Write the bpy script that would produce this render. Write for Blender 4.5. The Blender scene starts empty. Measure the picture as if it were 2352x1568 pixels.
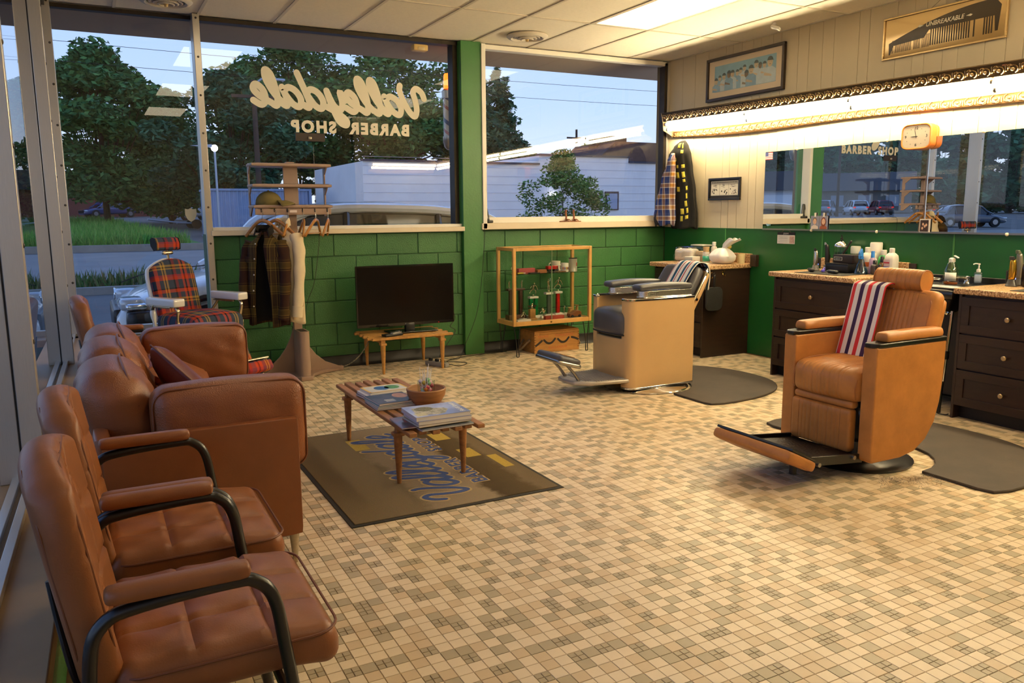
import bpy, bmesh, math, random
import numpy as np
from mathutils import Matrix, Vector, Euler
PI = math.pi
SC = bpy.context.scene
COL = SC.collection
random.seed(7)
RNG = np.random.default_rng(7)

# ------------------------------------------------------------------ camera
CAM_LOC = (-5.71902465, -7.20345494, 1.40347939)
YAW, PITCH, ROLL, FPX = 0.483248997, -0.160669467, -0.00781976280, 1837.12307
def set_camera():
    f = Vector((math.sin(YAW)*math.cos(PITCH), math.cos(YAW)*math.cos(PITCH), math.sin(PITCH)))
    r = Vector((math.cos(YAW), -math.sin(YAW), 0)); u = r.cross(f)
    c, s = math.cos(ROLL), math.sin(ROLL)
    R, U = c*r + s*u, -s*r + c*u
    cam = bpy.data.cameras.new('camera'); cam.sensor_fit = 'HORIZONTAL'; cam.sensor_width = 36.0
    cam.lens = FPX/2352*36.0; cam.clip_start = 0.02; cam.clip_end = 600
    o = bpy.data.objects.new('camera', cam); COL.objects.link(o)
    m = Matrix(((R.x, U.x, -f.x, CAM_LOC[0]), (R.y, U.y, -f.y, CAM_LOC[1]), (R.z, U.z, -f.z, CAM_LOC[2]), (0, 0, 0, 1)))
    o.matrix_world = m
    SC.camera = o
set_camera()

# ------------------------------------------------------------------ look, world
SC.view_settings.view_transform = 'Standard'
SC.view_settings.look = 'None'
SC.view_settings.gamma = 1.0
SC.view_settings.use_curve_mapping = False
SC.view_settings.exposure = 0.45
SC.cycles.caustics_reflective = False
SC.cycles.caustics_refractive = False
SC.cycles.sample_clamp_indirect = 6.0
SC.cycles.max_bounces = 10
SC.cycles.transparent_max_bounces = 16
TUBE_STRENGTH = 70.0
TUBE_COLOR = (1.0, 0.815, 0.49)
TROFFER_STRENGTH = 3.4
TROFFER_COLOR = (1.0, 0.83, 0.56)
SKY_STRENGTH = 0.95
def set_world():
    w = bpy.data.worlds.new('dusk_sky'); SC.world = w; w.use_nodes = True
    nt = w.node_tree; nt.nodes.clear()
    out = nt.nodes.new('ShaderNodeOutputWorld'); bg = nt.nodes.new('ShaderNodeBackground')
    tc = nt.nodes.new('ShaderNodeTexCoord'); sep = nt.nodes.new('ShaderNodeSeparateXYZ')
    rp = nt.nodes.new('ShaderNodeValToRGB')
    nt.links.new(tc.outputs['Generated'], sep.inputs[0]); nt.links.new(sep.outputs['Z'], rp.inputs[0])
    e = rp.color_ramp.elements
    e[0].position = 0.0; e[0].color = (0.80, 0.86, 1.0, 1)
    e[1].position = 1.0; e[1].color = (0.16, 0.32, 0.80, 1)
    m = rp.color_ramp.elements.new(0.12); m.color = (0.50, 0.67, 1.0, 1)
    m = rp.color_ramp.elements.new(0.35); m.color = (0.28, 0.47, 0.95, 1)
    nt.links.new(rp.outputs[0], bg.inputs[0]); bg.inputs[1].default_value = SKY_STRENGTH
    nt.links.new(bg.outputs[0], out.inputs[0])
set_world()

# ------------------------------------------------------------------ materials
def s2l(c):
    if isinstance(c, str):
        c = c.lstrip('#'); c = tuple(int(c[i:i+2], 16)/255 for i in (0, 2, 4))
    return tuple((x/12.92 if x <= 0.04045 else ((x+0.055)/1.055)**2.4) for x in c[:3])
def L4(c): return tuple(s2l(c)) + (1.0,)
MATS = {}
def nodemat(name):
    m = bpy.data.materials.new(name); m.use_nodes = True; nt = m.node_tree; nt.nodes.clear()
    out = nt.nodes.new('ShaderNodeOutputMaterial'); b = nt.nodes.new('ShaderNodeBsdfPrincipled')
    nt.links.new(b.outputs[0], out.inputs[0]); MATS[name] = m
    return m, nt, b, out
def N(nt, t, **kw):
    n = nt.nodes.new(t)
    for k, v in kw.items():
        if k == 'ins':
            for i, x in v.items(): n.inputs[i].default_value = x
        else: setattr(n, k, v)
    return n
def M(name, col, rough=.5, metal=0., var=0., vscale=6., col2=None, bump=0., bscale=60., bdet=4., stretch=None, spec=.5, coat=0., trans=0., alpha=1., emit=None, estr=0., sheen=0., vor=False, sharp=None):
    if name in MATS: return MATS[name]
    m, nt, b, out = nodemat(name)
    b.inputs['Base Color'].default_value = L4(col); b.inputs['Roughness'].default_value = rough
    b.inputs['Metallic'].default_value = metal; b.inputs['Specular IOR Level'].default_value = spec
    b.inputs['Coat Weight'].default_value = coat; b.inputs['Transmission Weight'].default_value = trans
    b.inputs['Alpha'].default_value = alpha; b.inputs['Sheen Weight'].default_value = sheen
    if emit is not None:
        b.inputs['Emission Color'].default_value = L4(emit); b.inputs['Emission Strength'].default_value = estr
    if var or bump or col2:
        tc = N(nt, 'ShaderNodeTexCoord'); src = tc.outputs['Object']
        if stretch:
            mp = N(nt, 'ShaderNodeMapping'); mp.inputs['Scale'].default_value = stretch
            nt.links.new(src, mp.inputs[0]); src = mp.outputs[0]
    if var or col2:
        n = N(nt, 'ShaderNodeTexNoise', ins={'Scale': vscale, 'Detail': 6.0, 'Roughness': .6}); nt.links.new(src, n.inputs['Vector'])
        r = N(nt, 'ShaderNodeValToRGB'); c = s2l(col)
        if col2: a0, a1 = s2l(col2), c
        else: a0, a1 = tuple(x*(1-var) for x in c), tuple(min(1, x*(1+var)) for x in c)
        lo, hi = sharp if sharp else (.32, .68)
        r.color_ramp.elements[0].position = lo; r.color_ramp.elements[1].position = hi
        r.color_ramp.elements[0].color = a0 + (1,); r.color_ramp.elements[1].color = a1 + (1,)
        nt.links.new(n.outputs['Fac'], r.inputs[0]); nt.links.new(r.outputs[0], b.inputs['Base Color'])
    if bump:
        if vor:
            n2 = N(nt, 'ShaderNodeTexVoronoi', ins={'Scale': bscale}); o2 = n2.outputs['Distance']
        else:
            n2 = N(nt, 'ShaderNodeTexNoise', ins={'Scale': bscale, 'Detail': bdet}); o2 = n2.outputs['Fac']
        nt.links.new(src, n2.inputs['Vector'])
        bp = N(nt, 'ShaderNodeBump', ins={'Strength': min(1., bump), 'Distance': .004}); nt.links.new(o2, bp.inputs['Height'])
        nt.links.new(bp.outputs[0], b.inputs['Normal'])
    return m
def stripes_nodes(nt, out_socket, period, stops, off=0.):
    a = N(nt, 'ShaderNodeMath', operation='MULTIPLY_ADD'); a.inputs[1].default_value = 1/period; a.inputs[2].default_value = off
    nt.links.new(out_socket, a.inputs[0])
    f = N(nt, 'ShaderNodeMath', operation='FRACT'); nt.links.new(a.outputs[0], f.inputs[0])
    r = N(nt, 'ShaderNodeValToRGB'); r.color_ramp.interpolation = 'CONSTANT'
    el = r.color_ramp.elements
    while len(el) > 1: el.remove(el[-1])
    for i, (p, c) in enumerate(stops):
        e = el[0] if i == 0 else el.new(p)
        e.position = p; e.color = L4(c)
    nt.links.new(f.outputs[0], r.inputs[0])
    return r.outputs[0]
def plaid_mat(name, ax, px, stx, pz, stz, rough=.9, fac=.5, coords='Object', bump=.3):
    m, nt, b, out = nodemat(name); b.inputs['Roughness'].default_value = rough; b.inputs['Specular IOR Level'].default_value = .15
    tc = N(nt, 'ShaderNodeTexCoord'); sp = N(nt, 'ShaderNodeSeparateXYZ'); nt.links.new(tc.outputs[coords], sp.inputs[0])
    A = stripes_nodes(nt, sp.outputs[ax[0]], px, stx); B = stripes_nodes(nt, sp.outputs[ax[1]], pz, stz)
    mx = N(nt, 'ShaderNodeMix', data_type='RGBA'); mx.inputs[0].default_value = fac
    nt.links.new(A, mx.inputs[6]); nt.links.new(B, mx.inputs[7]); nt.links.new(mx.outputs[2], b.inputs['Base Color'])
    n2 = N(nt, 'ShaderNodeTexNoise', ins={'Scale': 400., 'Detail': 2.}); nt.links.new(tc.outputs[coords], n2.inputs['Vector'])
    bp = N(nt, 'ShaderNodeBump', ins={'Strength': bump, 'Distance': .002}); nt.links.new(n2.outputs['Fac'], bp.inputs['Height']); nt.links.new(bp.outputs[0], b.inputs['Normal'])
    return m
def stripe_mat(name, axis, period, stops, rough=.9, coords='Object', off=0.):
    m, nt, b, out = nodemat(name); b.inputs['Roughness'].default_value = rough
    tc = N(nt, 'ShaderNodeTexCoord'); sp = N(nt, 'ShaderNodeSeparateXYZ'); nt.links.new(tc.outputs[coords], sp.inputs[0])
    nt.links.new(stripes_nodes(nt, sp.outputs[axis], period, stops, off), b.inputs['Base Color'])
    return m
def helix_mat(name, axis_pitch, stops, rough=.25):
    m, nt, b, out = nodemat(name); b.inputs['Roughness'].default_value = rough
    tc = N(nt, 'ShaderNodeTexCoord'); sp = N(nt, 'ShaderNodeSeparateXYZ'); nt.links.new(tc.outputs['Object'], sp.inputs[0])
    at = N(nt, 'ShaderNodeMath', operation='ARCTAN2'); nt.links.new(sp.outputs['Y'], at.inputs[0]); nt.links.new(sp.outputs['X'], at.inputs[1])
    k = N(nt, 'ShaderNodeMath', operation='MULTIPLY'); k.inputs[1].default_value = 1/(2*PI); nt.links.new(at.outputs[0], k.inputs[0])
    z = N(nt, 'ShaderNodeMath', operation='MULTIPLY_ADD'); z.inputs[1].default_value = 1/axis_pitch; nt.links.new(sp.outputs['Z'], z.inputs[0]); nt.links.new(k.outputs[0], z.inputs[2])
    nt.links.new(stripes_nodes(nt, z.outputs[0], 1.0, stops), b.inputs['Base Color'])
    return m
def glass_mat(name, tint=(1, 1, 1), base=.08, rough=0.0, gain=.9):
    m = bpy.data.materials.new(name); m.use_nodes = True; nt = m.node_tree; nt.nodes.clear(); MATS[name] = m
    out = N(nt, 'ShaderNodeOutputMaterial'); t = N(nt, 'ShaderNodeBsdfTransparent'); g = N(nt, 'ShaderNodeBsdfGlossy')
    t.inputs[0].default_value = tuple(tint) + (1,); g.inputs['Roughness'].default_value = rough
    lw = N(nt, 'ShaderNodeLayerWeight', ins={'Blend': .5}); p = N(nt, 'ShaderNodeMath', operation='POWER'); p.inputs[1].default_value = 5.0
    nt.links.new(lw.outputs['Facing'], p.inputs[0])
    a = N(nt, 'ShaderNodeMath', operation='MULTIPLY_ADD'); a.inputs[1].default_value = gain; a.inputs[2].default_value = base; nt.links.new(p.outputs[0], a.inputs[0])
    mx = N(nt, 'ShaderNodeMixShader'); nt.links.new(a.outputs[0], mx.inputs[0]); nt.links.new(t.outputs[0], mx.inputs[1]); nt.links.new(g.outputs[0], mx.inputs[2])
    nt.links.new(mx.outputs[0], out.inputs[0]); return m
def emit_mat(name, col, strength):
    m = bpy.data.materials.new(name); m.use_nodes = True; nt = m.node_tree; nt.nodes.clear(); MATS[name] = m
    out = N(nt, 'ShaderNodeOutputMaterial'); e = N(nt, 'ShaderNodeEmission'); e.inputs[0].default_value = tuple(col) + (1,); e.inputs[1].default_value = strength
    nt.links.new(e.outputs[0], out.inputs[0]); return m

# ------------------------------------------------------------------ mesh helpers
class MB:
    def __init__(s): s.v = []; s.f = []; s.m = []
    def add(s, vs, fs, mi=0):
        o = len(s.v); s.v.extend([tuple(map(float, p)) for p in vs]); s.f.extend([tuple(i+o for i in q) for q in fs]); s.m.extend([mi]*len(fs)); return s
    def xf(s, mat):
        s.v = [tuple(mat @ Vector(p)) for p in s.v]; return s
    def box(s, c, d, rot=None, mi=0, top=None):
        x, y, z = d[0]/2, d[1]/2, d[2]/2
        vs = [(-x, -y, -z), (x, -y, -z), (x, y, -z), (-x, y, -z), (-x, -y, z), (x, -y, z), (x, y, z), (-x, y, z)]
        if top: vs = vs[:4] + [(p[0]*top[0], p[1]*top[1], p[2]) for p in vs[4:]]
        if rot is not None:
            R = rot if isinstance(rot, Matrix) else Euler(rot).to_matrix()
            vs = [R @ Vector(p) for p in vs]
        vs = [(p[0]+c[0], p[1]+c[1], p[2]+c[2]) for p in vs]
        return s.add(vs, [(0, 3, 2, 1), (4, 5, 6, 7), (0, 1, 5, 4), (1, 2, 6, 5), (2, 3, 7, 6), (3, 0, 4, 7)], mi)
    def b2(s, a, b, mi=0):
        return s.box([(a[i]+b[i])/2 for i in range(3)], [abs(b[i]-a[i]) for i in range(3)], mi=mi)
    def tube(s, pts, r, n=10, closed=False, caps=True, mi=0, flat=None):
        P = [Vector(p) for p in pts]; k = len(P); rs = r if isinstance(r, (list, tuple)) else [r]*k
        T = []
        for i in range(k):
            a = P[(i-1) % k] if (closed or i > 0) else P[i]; b = P[(i+1) % k] if (closed or i < k-1) else P[i]
            T.append((b-a).normalized())
        ref = Vector((0, 0, 1)) if abs(T[0].z) < .9 else Vector((1, 0, 0))
        nx = T[0].cross(ref).normalized(); vs = []
        for i in range(k):
            if i: 
                nx = nx - T[i]*nx.dot(T[i])
                if nx.length < 1e-6: nx = T[i].cross(ref)
                nx.normalize()
            ny = T[i].cross(nx)
            for j in range(n):
                a = 2*PI*j/n; x, y = math.cos(a), math.sin(a)
                if flat: x, y = x*flat[0], y*flat[1]
                vs.append(P[i] + (nx*x + ny*y)*rs[i])
        fs = []
        for i in range(k if closed else k-1):
            a, b = i*n, ((i+1) % k)*n
            for j in range(n): fs.append((a+j, a+(j+1) % n, b+(j+1) % n, b+j))
        if caps and not closed:
            fs.append(tuple(range(n-1, -1, -1))); fs.append(tuple((k-1)*n+j for j in range(n)))
        return s.add(vs, fs, mi)
    def cyl(s, p0, p1, r0, r1=None, n=18, mi=0):
        return s.tube([p0, p1], [r0, r0 if r1 is None else r1], n=n, mi=mi)
    def lathe(s, prof, n=28, c=(0, 0, 0), mi=0, sx=1., sy=1.):
        vs = []; fs = []; k = len(prof)
        for r, z in prof:
            for j in range(n):
                a = 2*PI*j/n; vs.append((c[0]+r*math.cos(a)*sx, c[1]+r*math.sin(a)*sy, c[2]+z))
        for i in range(k-1):
            for j in range(n): fs.append((i*n+j, i*n+(j+1) % n, (i+1)*n+(j+1) % n, (i+1)*n+j))
        if prof[0][0] > 1e-4: fs.append(tuple(range(n-1, -1, -1)))
        if prof[-1][0] > 1e-4: fs.append(tuple((k-1)*n+j for j in range(n)))
        return s.add(vs, fs, mi)
    def prism(s, poly, ax, d0, d1, mi=0):
        n = len(poly)
        def P(p, d):
            return {'x': (d, p[0], p[1]), 'y': (p[0], d, p[1]), 'z': (p[0], p[1], d)}[ax]
        vs = [P(p, d0) for p in poly] + [P(p, d1) for p in poly]
        fs = [tuple(range(n-1, -1, -1)), tuple(range(n, 2*n))] + [(i, (i+1) % n, n+(i+1) % n, n+i) for i in range(n)]
        return s.add(vs, fs, mi)
    def rbox(s, c, d, r, n=8, puff=(0, 0, 0), rot=None, fn=None, mi=0):
        """rounded box; puff = extra bulge of each axis' faces; fn(p,face)->p extra displacement in local coords"""
        nn = n if isinstance(n, (tuple, list)) else (n, n, n)
        h = [x/2 for x in d]; r = min(r, *[x*.999 for x in h])
        def ts(m): return [math.sin(PI/2*(2*i/m-1)) for i in range(m+1)]
        R = None if rot is None else (rot if isinstance(rot, Matrix) else Euler(rot).to_matrix())
        for a in range(3):
            u, w = (a+1) % 3, (a+2) % 3
            tu, tw = ts(nn[u]), ts(nn[w])
            for sg in (-1, 1):
                vs = []
                for x in tu:
                    for y in tw:
                        q = [0, 0, 0]; q[a] = sg*h[a]; q[u] = x*h[u]; q[w] = y*h[w]
                        inn = [max(-(h[i]-r), min(h[i]-r, q[i])) for i in range(3)]
                        dv = Vector([q[i]-inn[i] for i in range(3)])
                        if dv.length > 1e-9: dv.normalize()
                        p = [inn[i]+dv[i]*r for i in range(3)]
                        nrm = [p[i]/h[i] if h[i] else 0 for i in range(3)]
                        for k in range(3):
                            if puff[k]:
                                o = [j for j in range(3) if j != k]
                                p[k] *= 1 + puff[k]*max(0, 1-nrm[o[0]]**2)*max(0, 1-nrm[o[1]]**2)
                        if fn: p = fn(p, (a, sg))
                        if R is not None: p = R @ Vector(p)
                        vs.append((p[0]+c[0], p[1]+c[1], p[2]+c[2]))
                k2 = len(tw); fs = []
                for i in range(len(tu)-1):
                    for j in range(k2-1):
                        f = (i*k2+j, (i+1)*k2+j, (i+1)*k2+j+1, i*k2+j+1)
                        fs.append(f if sg > 0 else f[::-1])
                s.add(vs, fs, mi)
        return s
    def grid(s, fn, nu, nv, mi=0, thick=0.):
        vs = [fn(i/nu, j/nv) for i in range(nu+1) for j in range(nv+1)]
        k = nv+1
        fs = [(i*k+j, (i+1)*k+j, (i+1)*k+j+1, i*k+j+1) for i in range(nu) for j in range(nv)]
        return s.add(vs, fs, mi)
    def sphere(s, c, r, n=14, m=9, sc=(1, 1, 1), mi=0):
        prof = [(max(1e-5, r*math.sin(PI*i/m)), -r*math.cos(PI*i/m)) for i in range(m+1)]
        o = len(s.v); s.lathe(prof, n, (0, 0, 0), mi)
        for i in range(o, len(s.v)):
            p = s.v[i]; s.v[i] = (p[0]*sc[0]+c[0], p[1]*sc[1]+c[1], p[2]*sc[2]+c[2])
        return s
    def mesh(s, name, mats, smooth=True, angle=38., merge=True):
        me = bpy.data.meshes.new(name); me.from_pydata(s.v, [], s.f)
        for m in (mats if isinstance(mats, (list, tuple)) else [mats]): me.materials.append(m)
        if any(s.m): me.polygons.foreach_set('material_index', s.m)
        if merge:
            bm = bmesh.new(); bm.from_mesh(me); bmesh.ops.remove_doubles(bm, verts=bm.verts, dist=1e-5); bmesh.ops.recalc_face_normals(bm, faces=bm.faces); bm.to_mesh(me); bm.free()
        if smooth: me.shade_smooth(); me.set_sharp_from_angle(angle=math.radians(angle))
        me.update(); return me
def obj(name, mb, mat, parent=None, bevel=0., seg=2, smooth=True, angle=38., loc=None, rot=None, subsurf=0, solid=0., label=None, kind=None, merge=True):
    me = mb.mesh(name, mat, smooth, angle, merge) if isinstance(mb, MB) else mb
    o = bpy.data.objects.new(name, me); COL.objects.link(o)
    if parent is not None: o.parent = parent
    if loc is not None: o.location = loc
    if rot is not None: o.rotation_euler = rot
    if solid: md = o.modifiers.new('solid', 'SOLIDIFY'); md.thickness = abs(solid); md.offset = 0 if solid > 0 else 1
    if subsurf: md = o.modifiers.new('sub', 'SUBSURF'); md.levels = subsurf; md.render_levels = subsurf
    if bevel: md = o.modifiers.new('bevel', 'BEVEL'); md.width = bevel; md.segments = seg; md.limit_method = 'ANGLE'; md.angle_limit = math.radians(40)
    if label: o['label'] = label
    if kind: o['kind'] = kind
    return o
def tag(o, label, cat, group=None):
    o['label'] = label; o['category'] = cat
    if group: o['group'] = group
    return o
def thing(name, label, cat, loc=(0, 0, 0), rz=0., group=None, rot=None):
    o = bpy.data.objects.new(name, None); COL.objects.link(o); o.empty_display_size = .1
    o.location = loc; o.rotation_euler = rot if rot else (0, 0, rz)
    return tag(o, label, cat, group)
def struct(name, mb=None, mat=None, loc=(0, 0, 0), rz=0., label=None, **kw):
    if mb is None:
        o = bpy.data.objects.new(name, None); COL.objects.link(o); o.location = loc; o.rotation_euler = (0, 0, rz)
    else:
        o = obj(name, mb, mat, **kw); o.location = loc; o.rotation_euler = (0, 0, rz)
    o['kind'] = 'structure'
    if label: o['label'] = label
    return o
def dup(root, loc=None, rz=None, label=None, group=None, rot=None):
    r = root.copy(); COL.objects.link(r)
    if loc is not None: r.location = loc
    if rz is not None: r.rotation_euler = (0, 0, rz)
    if rot is not None: r.rotation_euler = rot
    if label: r['label'] = label
    if group: r['group'] = group
    for ch in list(root.children):
        c = ch.copy(); COL.objects.link(c); c.parent = r
        for g in list(ch.children):
            d = g.copy(); COL.objects.link(d); d.parent = c
    return r
def catmull(pts, k=8, closed=False):
    P = [Vector(p) for p in pts]; out = []; n = len(P)
    for i in range(n if closed else n-1):
        if closed: a, b, c, d = P[(i-1) % n], P[i], P[(i+1) % n], P[(i+2) % n]
        else: a, b, c, d = P[max(0, i-1)], P[i], P[i+1], P[min(n-1, i+2)]
        for j in range(k):
            t = j/k
            out.append(.5*((2*b) + (c-a)*t + (2*a-5*b+4*c-d)*t*t + (3*b-a-3*c+d)*t**3))
    if not closed: out.append(P[-1])
    return out
def ribbon(mb, pts, w, mi=0, lift=0.):
    """flat stroke with round ends in the XY plane"""
    P = [Vector((p[0], p[1])) for p in pts]; n = len(P)
    L = []; R = []
    for i in range(n):
        t = (P[min(n-1, i+1)]-P[max(0, i-1)]).normalized(); nn = Vector((-t.y, t.x))
        ww = w[i] if isinstance(w, (list, tuple)) else w
        L.append(P[i]+nn*ww/2); R.append(P[i]-nn*ww/2)
    mb.add([(p.x, p.y, lift+.0006*i/n) for i, p in enumerate(L)]+[(p.x, p.y, lift+.0006*i/n) for i, p in enumerate(R)], [(i, n+i, n+i+1, i+1) for i in range(n-1)], mi)
    for e in (0, n-1):
        ww = w[e] if isinstance(w, (list, tuple)) else w
        k = 12; mb.add([(P[e].x+ww/2*math.cos(2*PI*j/k), P[e].y+ww/2*math.sin(2*PI*j/k), lift+.0006*e/n+.00004) for j in range(k)], [tuple(range(k))], mi)
def text_mesh(body, size, mat, depth=.0006, bold=0., align='CENTER', shear=0., spacing=1., name='lettering'):
    cu = bpy.data.curves.new(name, 'FONT'); cu.body = body; cu.size = size; cu.extrude = depth; cu.offset = bold
    cu.align_x = align; cu.align_y = 'CENTER'; cu.shear = shear; cu.space_character = spacing; cu.resolution_u = 3
    t = bpy.data.objects.new(name, cu); COL.objects.link(t)
    dg = bpy.context.evaluated_depsgraph_get(); me = bpy.data.meshes.new_from_object(t.evaluated_get(dg))
    bpy.data.objects.remove(t); me.materials.clear(); me.materials.append(mat); me.name = name
    return me
def text(body, size, mat, parent, loc, rot, name='lettering', **kw):
    return obj(name, text_mesh(body, size, mat, name=name, **kw), None, parent, loc=loc, rot=rot)
def rrect(w, h, r, k=5, cx=0., cy=0.):
    pts = []
    for (x, y, a0) in ((w/2-r, h/2-r, 0), (-w/2+r, h/2-r, PI/2), (-w/2+r, -h/2+r, PI), (w/2-r, -h/2+r, 1.5*PI)):
        for i in range(k+1):
            a = a0+PI/2*i/k; pts.append((cx+x+r*math.cos(a), cy+y+r*math.sin(a)))
    return pts
ROT_SOUTH = (PI/2, 0, 0)          # XY drawing stood up facing -Y
ROT_WEST = (PI/2, 0, -PI/2)       # stood up facing -X (reads left to right along -Y)
ROT_NORTH = (PI/2, 0, PI)
# ------------------------------------------------------------------ shared materials
GREEN = M('green_block_paint', '#366c37', rough=.42, var=.10, vscale=3., bump=1., bscale=95., bdet=10)
GREEN_S = M('green_smooth_paint', '#1d5c28', rough=.33, var=.08, vscale=2.5, bump=.08, bscale=60)
MORTAR = M('green_mortar', '#245227', rough=.55, bump=.4, bscale=90)
BEIGE = M('beige_panel_paint', '#d3c4a4', rough=.5, var=.03, vscale=2.)
CREAMTRIM = M('cream_sill_paint', '#e3d2b6', rough=.4, var=.04, vscale=5)
WHITEFR = M('white_window_frame', '#efe9dc', rough=.35, var=.03)
ALU = M('brushed_aluminium', '#cfc8bd', rough=.32, metal=.65, var=.06, vscale=20, stretch=(40, 40, .6))
ALU_D = M('dark_bronze_metal', '#3a332c', rough=.5, metal=.6, var=.2, vscale=10)
CHROME = M('chrome', '#d9d6d0', rough=.08, metal=1.)
STEEL = M('satin_steel', '#a8a49c', rough=.28, metal=1.)
BRASS = M('brass', '#c9a55a', rough=.25, metal=1.)
BLACKP = M('black_plastic', '#141312', rough=.35)
BLACKM = M('black_matte', '#171614', rough=.7)
BLACKMET = M('black_painted_steel', '#151413', rough=.3, spec=.6)
WHITEP = M('white_plastic', '#eeeae2', rough=.35)
PANE = glass_mat('window_glass', (.97, .985, .98), base=.085)
CLEAR = glass_mat('clear_glass', (.95, .98, .965), base=.06)
LEDGE = M('tan_ledge_laminate', '#a8885c', rough=.5, var=.08, vscale=4)
CEIL = M('ceiling_tile_fibre', '#f4ead8', rough=.9, var=.03, vscale=40, bump=.3, bscale=220, bdet=2)
CEILBAR = M('ceiling_grid_bar', '#d9cdb8', rough=.5, metal=.0)
BASEB = M('black_rubber_base', '#1d1a18', rough=.45)

H = 2.994; GX0 = -4.787; GS = .6096; GD = 1.132; B16 = .4064; B8 = .2032
# ------------------------------------------------------------------ floor with tiles
def build_floor():
    fl = struct('floor', MB().b2((-6.05, -8.4, -.10), (.06, .12, -.0035)), M('floor_grout', '#6b5238', rough=.85, var=.15, vscale=3), label='mosaic tile floor in cream, tan and grey', smooth=False)
    cols = ['#e8d3b0', '#d6bd95', '#b4a482', '#b1a07e']
    tm = []
    for i, c in enumerate(cols):
        tm.append(M('floor_tile_%d' % i, c, rough=.38, var=.05, vscale=2.2, bump=.05, bscale=300, spec=.45))
    S = .0508; g = .0011
    ox, oy = -4.111, -4.8737
    i0, i1 = math.floor((-5.86-ox)/S), math.ceil((0-ox)/S); j0, j1 = math.floor((-8.3-oy)/S), math.ceil((0-oy)/S)
    rng = np.random.default_rng(3)
    kind = {}
    for a in range(i0//3-1, i1//3+2):
        for b in range(j0//3-1, j1//3+2):
            cells = [(a*3+x, b*3+y) for x in range(3) for y in range(3)]
            perm = rng.permutation(9)
            kk = [3, 2, 2 if rng.random() < .55 else 1, 1, 1 if rng.random() < .6 else 0, 0, 0, 0, 0]
            for q, p in enumerate(perm): kind[cells[p]] = kk[q]
    f = Vector((math.sin(YAW)*math.cos(PITCH), math.cos(YAW)*math.cos(PITCH), math.sin(PITCH)))
    r = Vector((math.cos(YAW), -math.sin(YAW), 0)); u = r.cross(f); cl = Vector(CAM_LOC)
    cand = []; cells = []
    for i in range(i0, i1):
        for j in range(j0, j1):
            x, y = ox+i*S, oy+j*S
            if x < -5.84 or x+S > 0.0 or y+S > 0.0: continue
            cells.append((i, j))
            d = Vector((x+S/2, y+S/2, 0))-cl; z = d.dot(f)
            px, py = 1176+FPX*d.dot(r)/z, 784-FPX*d.dot(u)/z
            if 735 < px < 2330 and 0 < py < 1556: cand.append((z, i, j))
    cand.sort(); single = set(); n = 0
    for z, i, j in cand:
        c = 4 if kind[(i, j)] == 3 else 1
        if n+c > 300: break
        single.add((i, j)); n += c
    def pieces(i, j):
        k = kind[(i, j)]; x, y = ox+i*S, oy+j*S
        if k == 3: return [(x+a*S/2, y+b*S/2, S/2, 3) for a in (0, 1) for b in (0, 1)]
        return [(x, y, S, k)]
    def tilebox(mb, x, y, s, mi, dz=0.):
        a = g/2; e = .0012; zt = dz
        v = [(x+a, y+a, -.0035), (x+s-a, y+a, -.0035), (x+s-a, y+s-a, -.0035), (x+a, y+s-a, -.0035),
             (x+a+e, y+a+e, zt), (x+s-a-e, y+a+e, zt), (x+s-a-e, y+s-a-e, zt), (x+a+e, y+s-a-e, zt)]
        mb.add(v, [(4, 5, 6, 7), (0, 1, 5, 4), (1, 2, 6, 5), (2, 3, 7, 6), (3, 0, 4, 7)], mi)
    shared = {}
    field = MB()
    for (i, j) in cells:
        for (x, y, s, k) in pieces(i, j):
            if (i, j) in single:
                key = (k, s)
                if key not in shared:
                    mb = MB(); tilebox(mb, -s/2, -s/2, s, 0); shared[key] = mb.mesh('tile', tm[k], smooth=False, merge=False)
                o = bpy.data.objects.new('tile', shared[key]); COL.objects.link(o); o.parent = fl
                o.location = (x+s/2, y+s/2, rng.uniform(-.0003, .0003)); o.rotation_euler = (0, 0, 0)
            else: tilebox(field, x, y, s, k, rng.uniform(-.0003, .0003))
    obj('tile_field', field, tm, fl, smooth=False, kind='stuff', merge=False)
build_floor()

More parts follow.
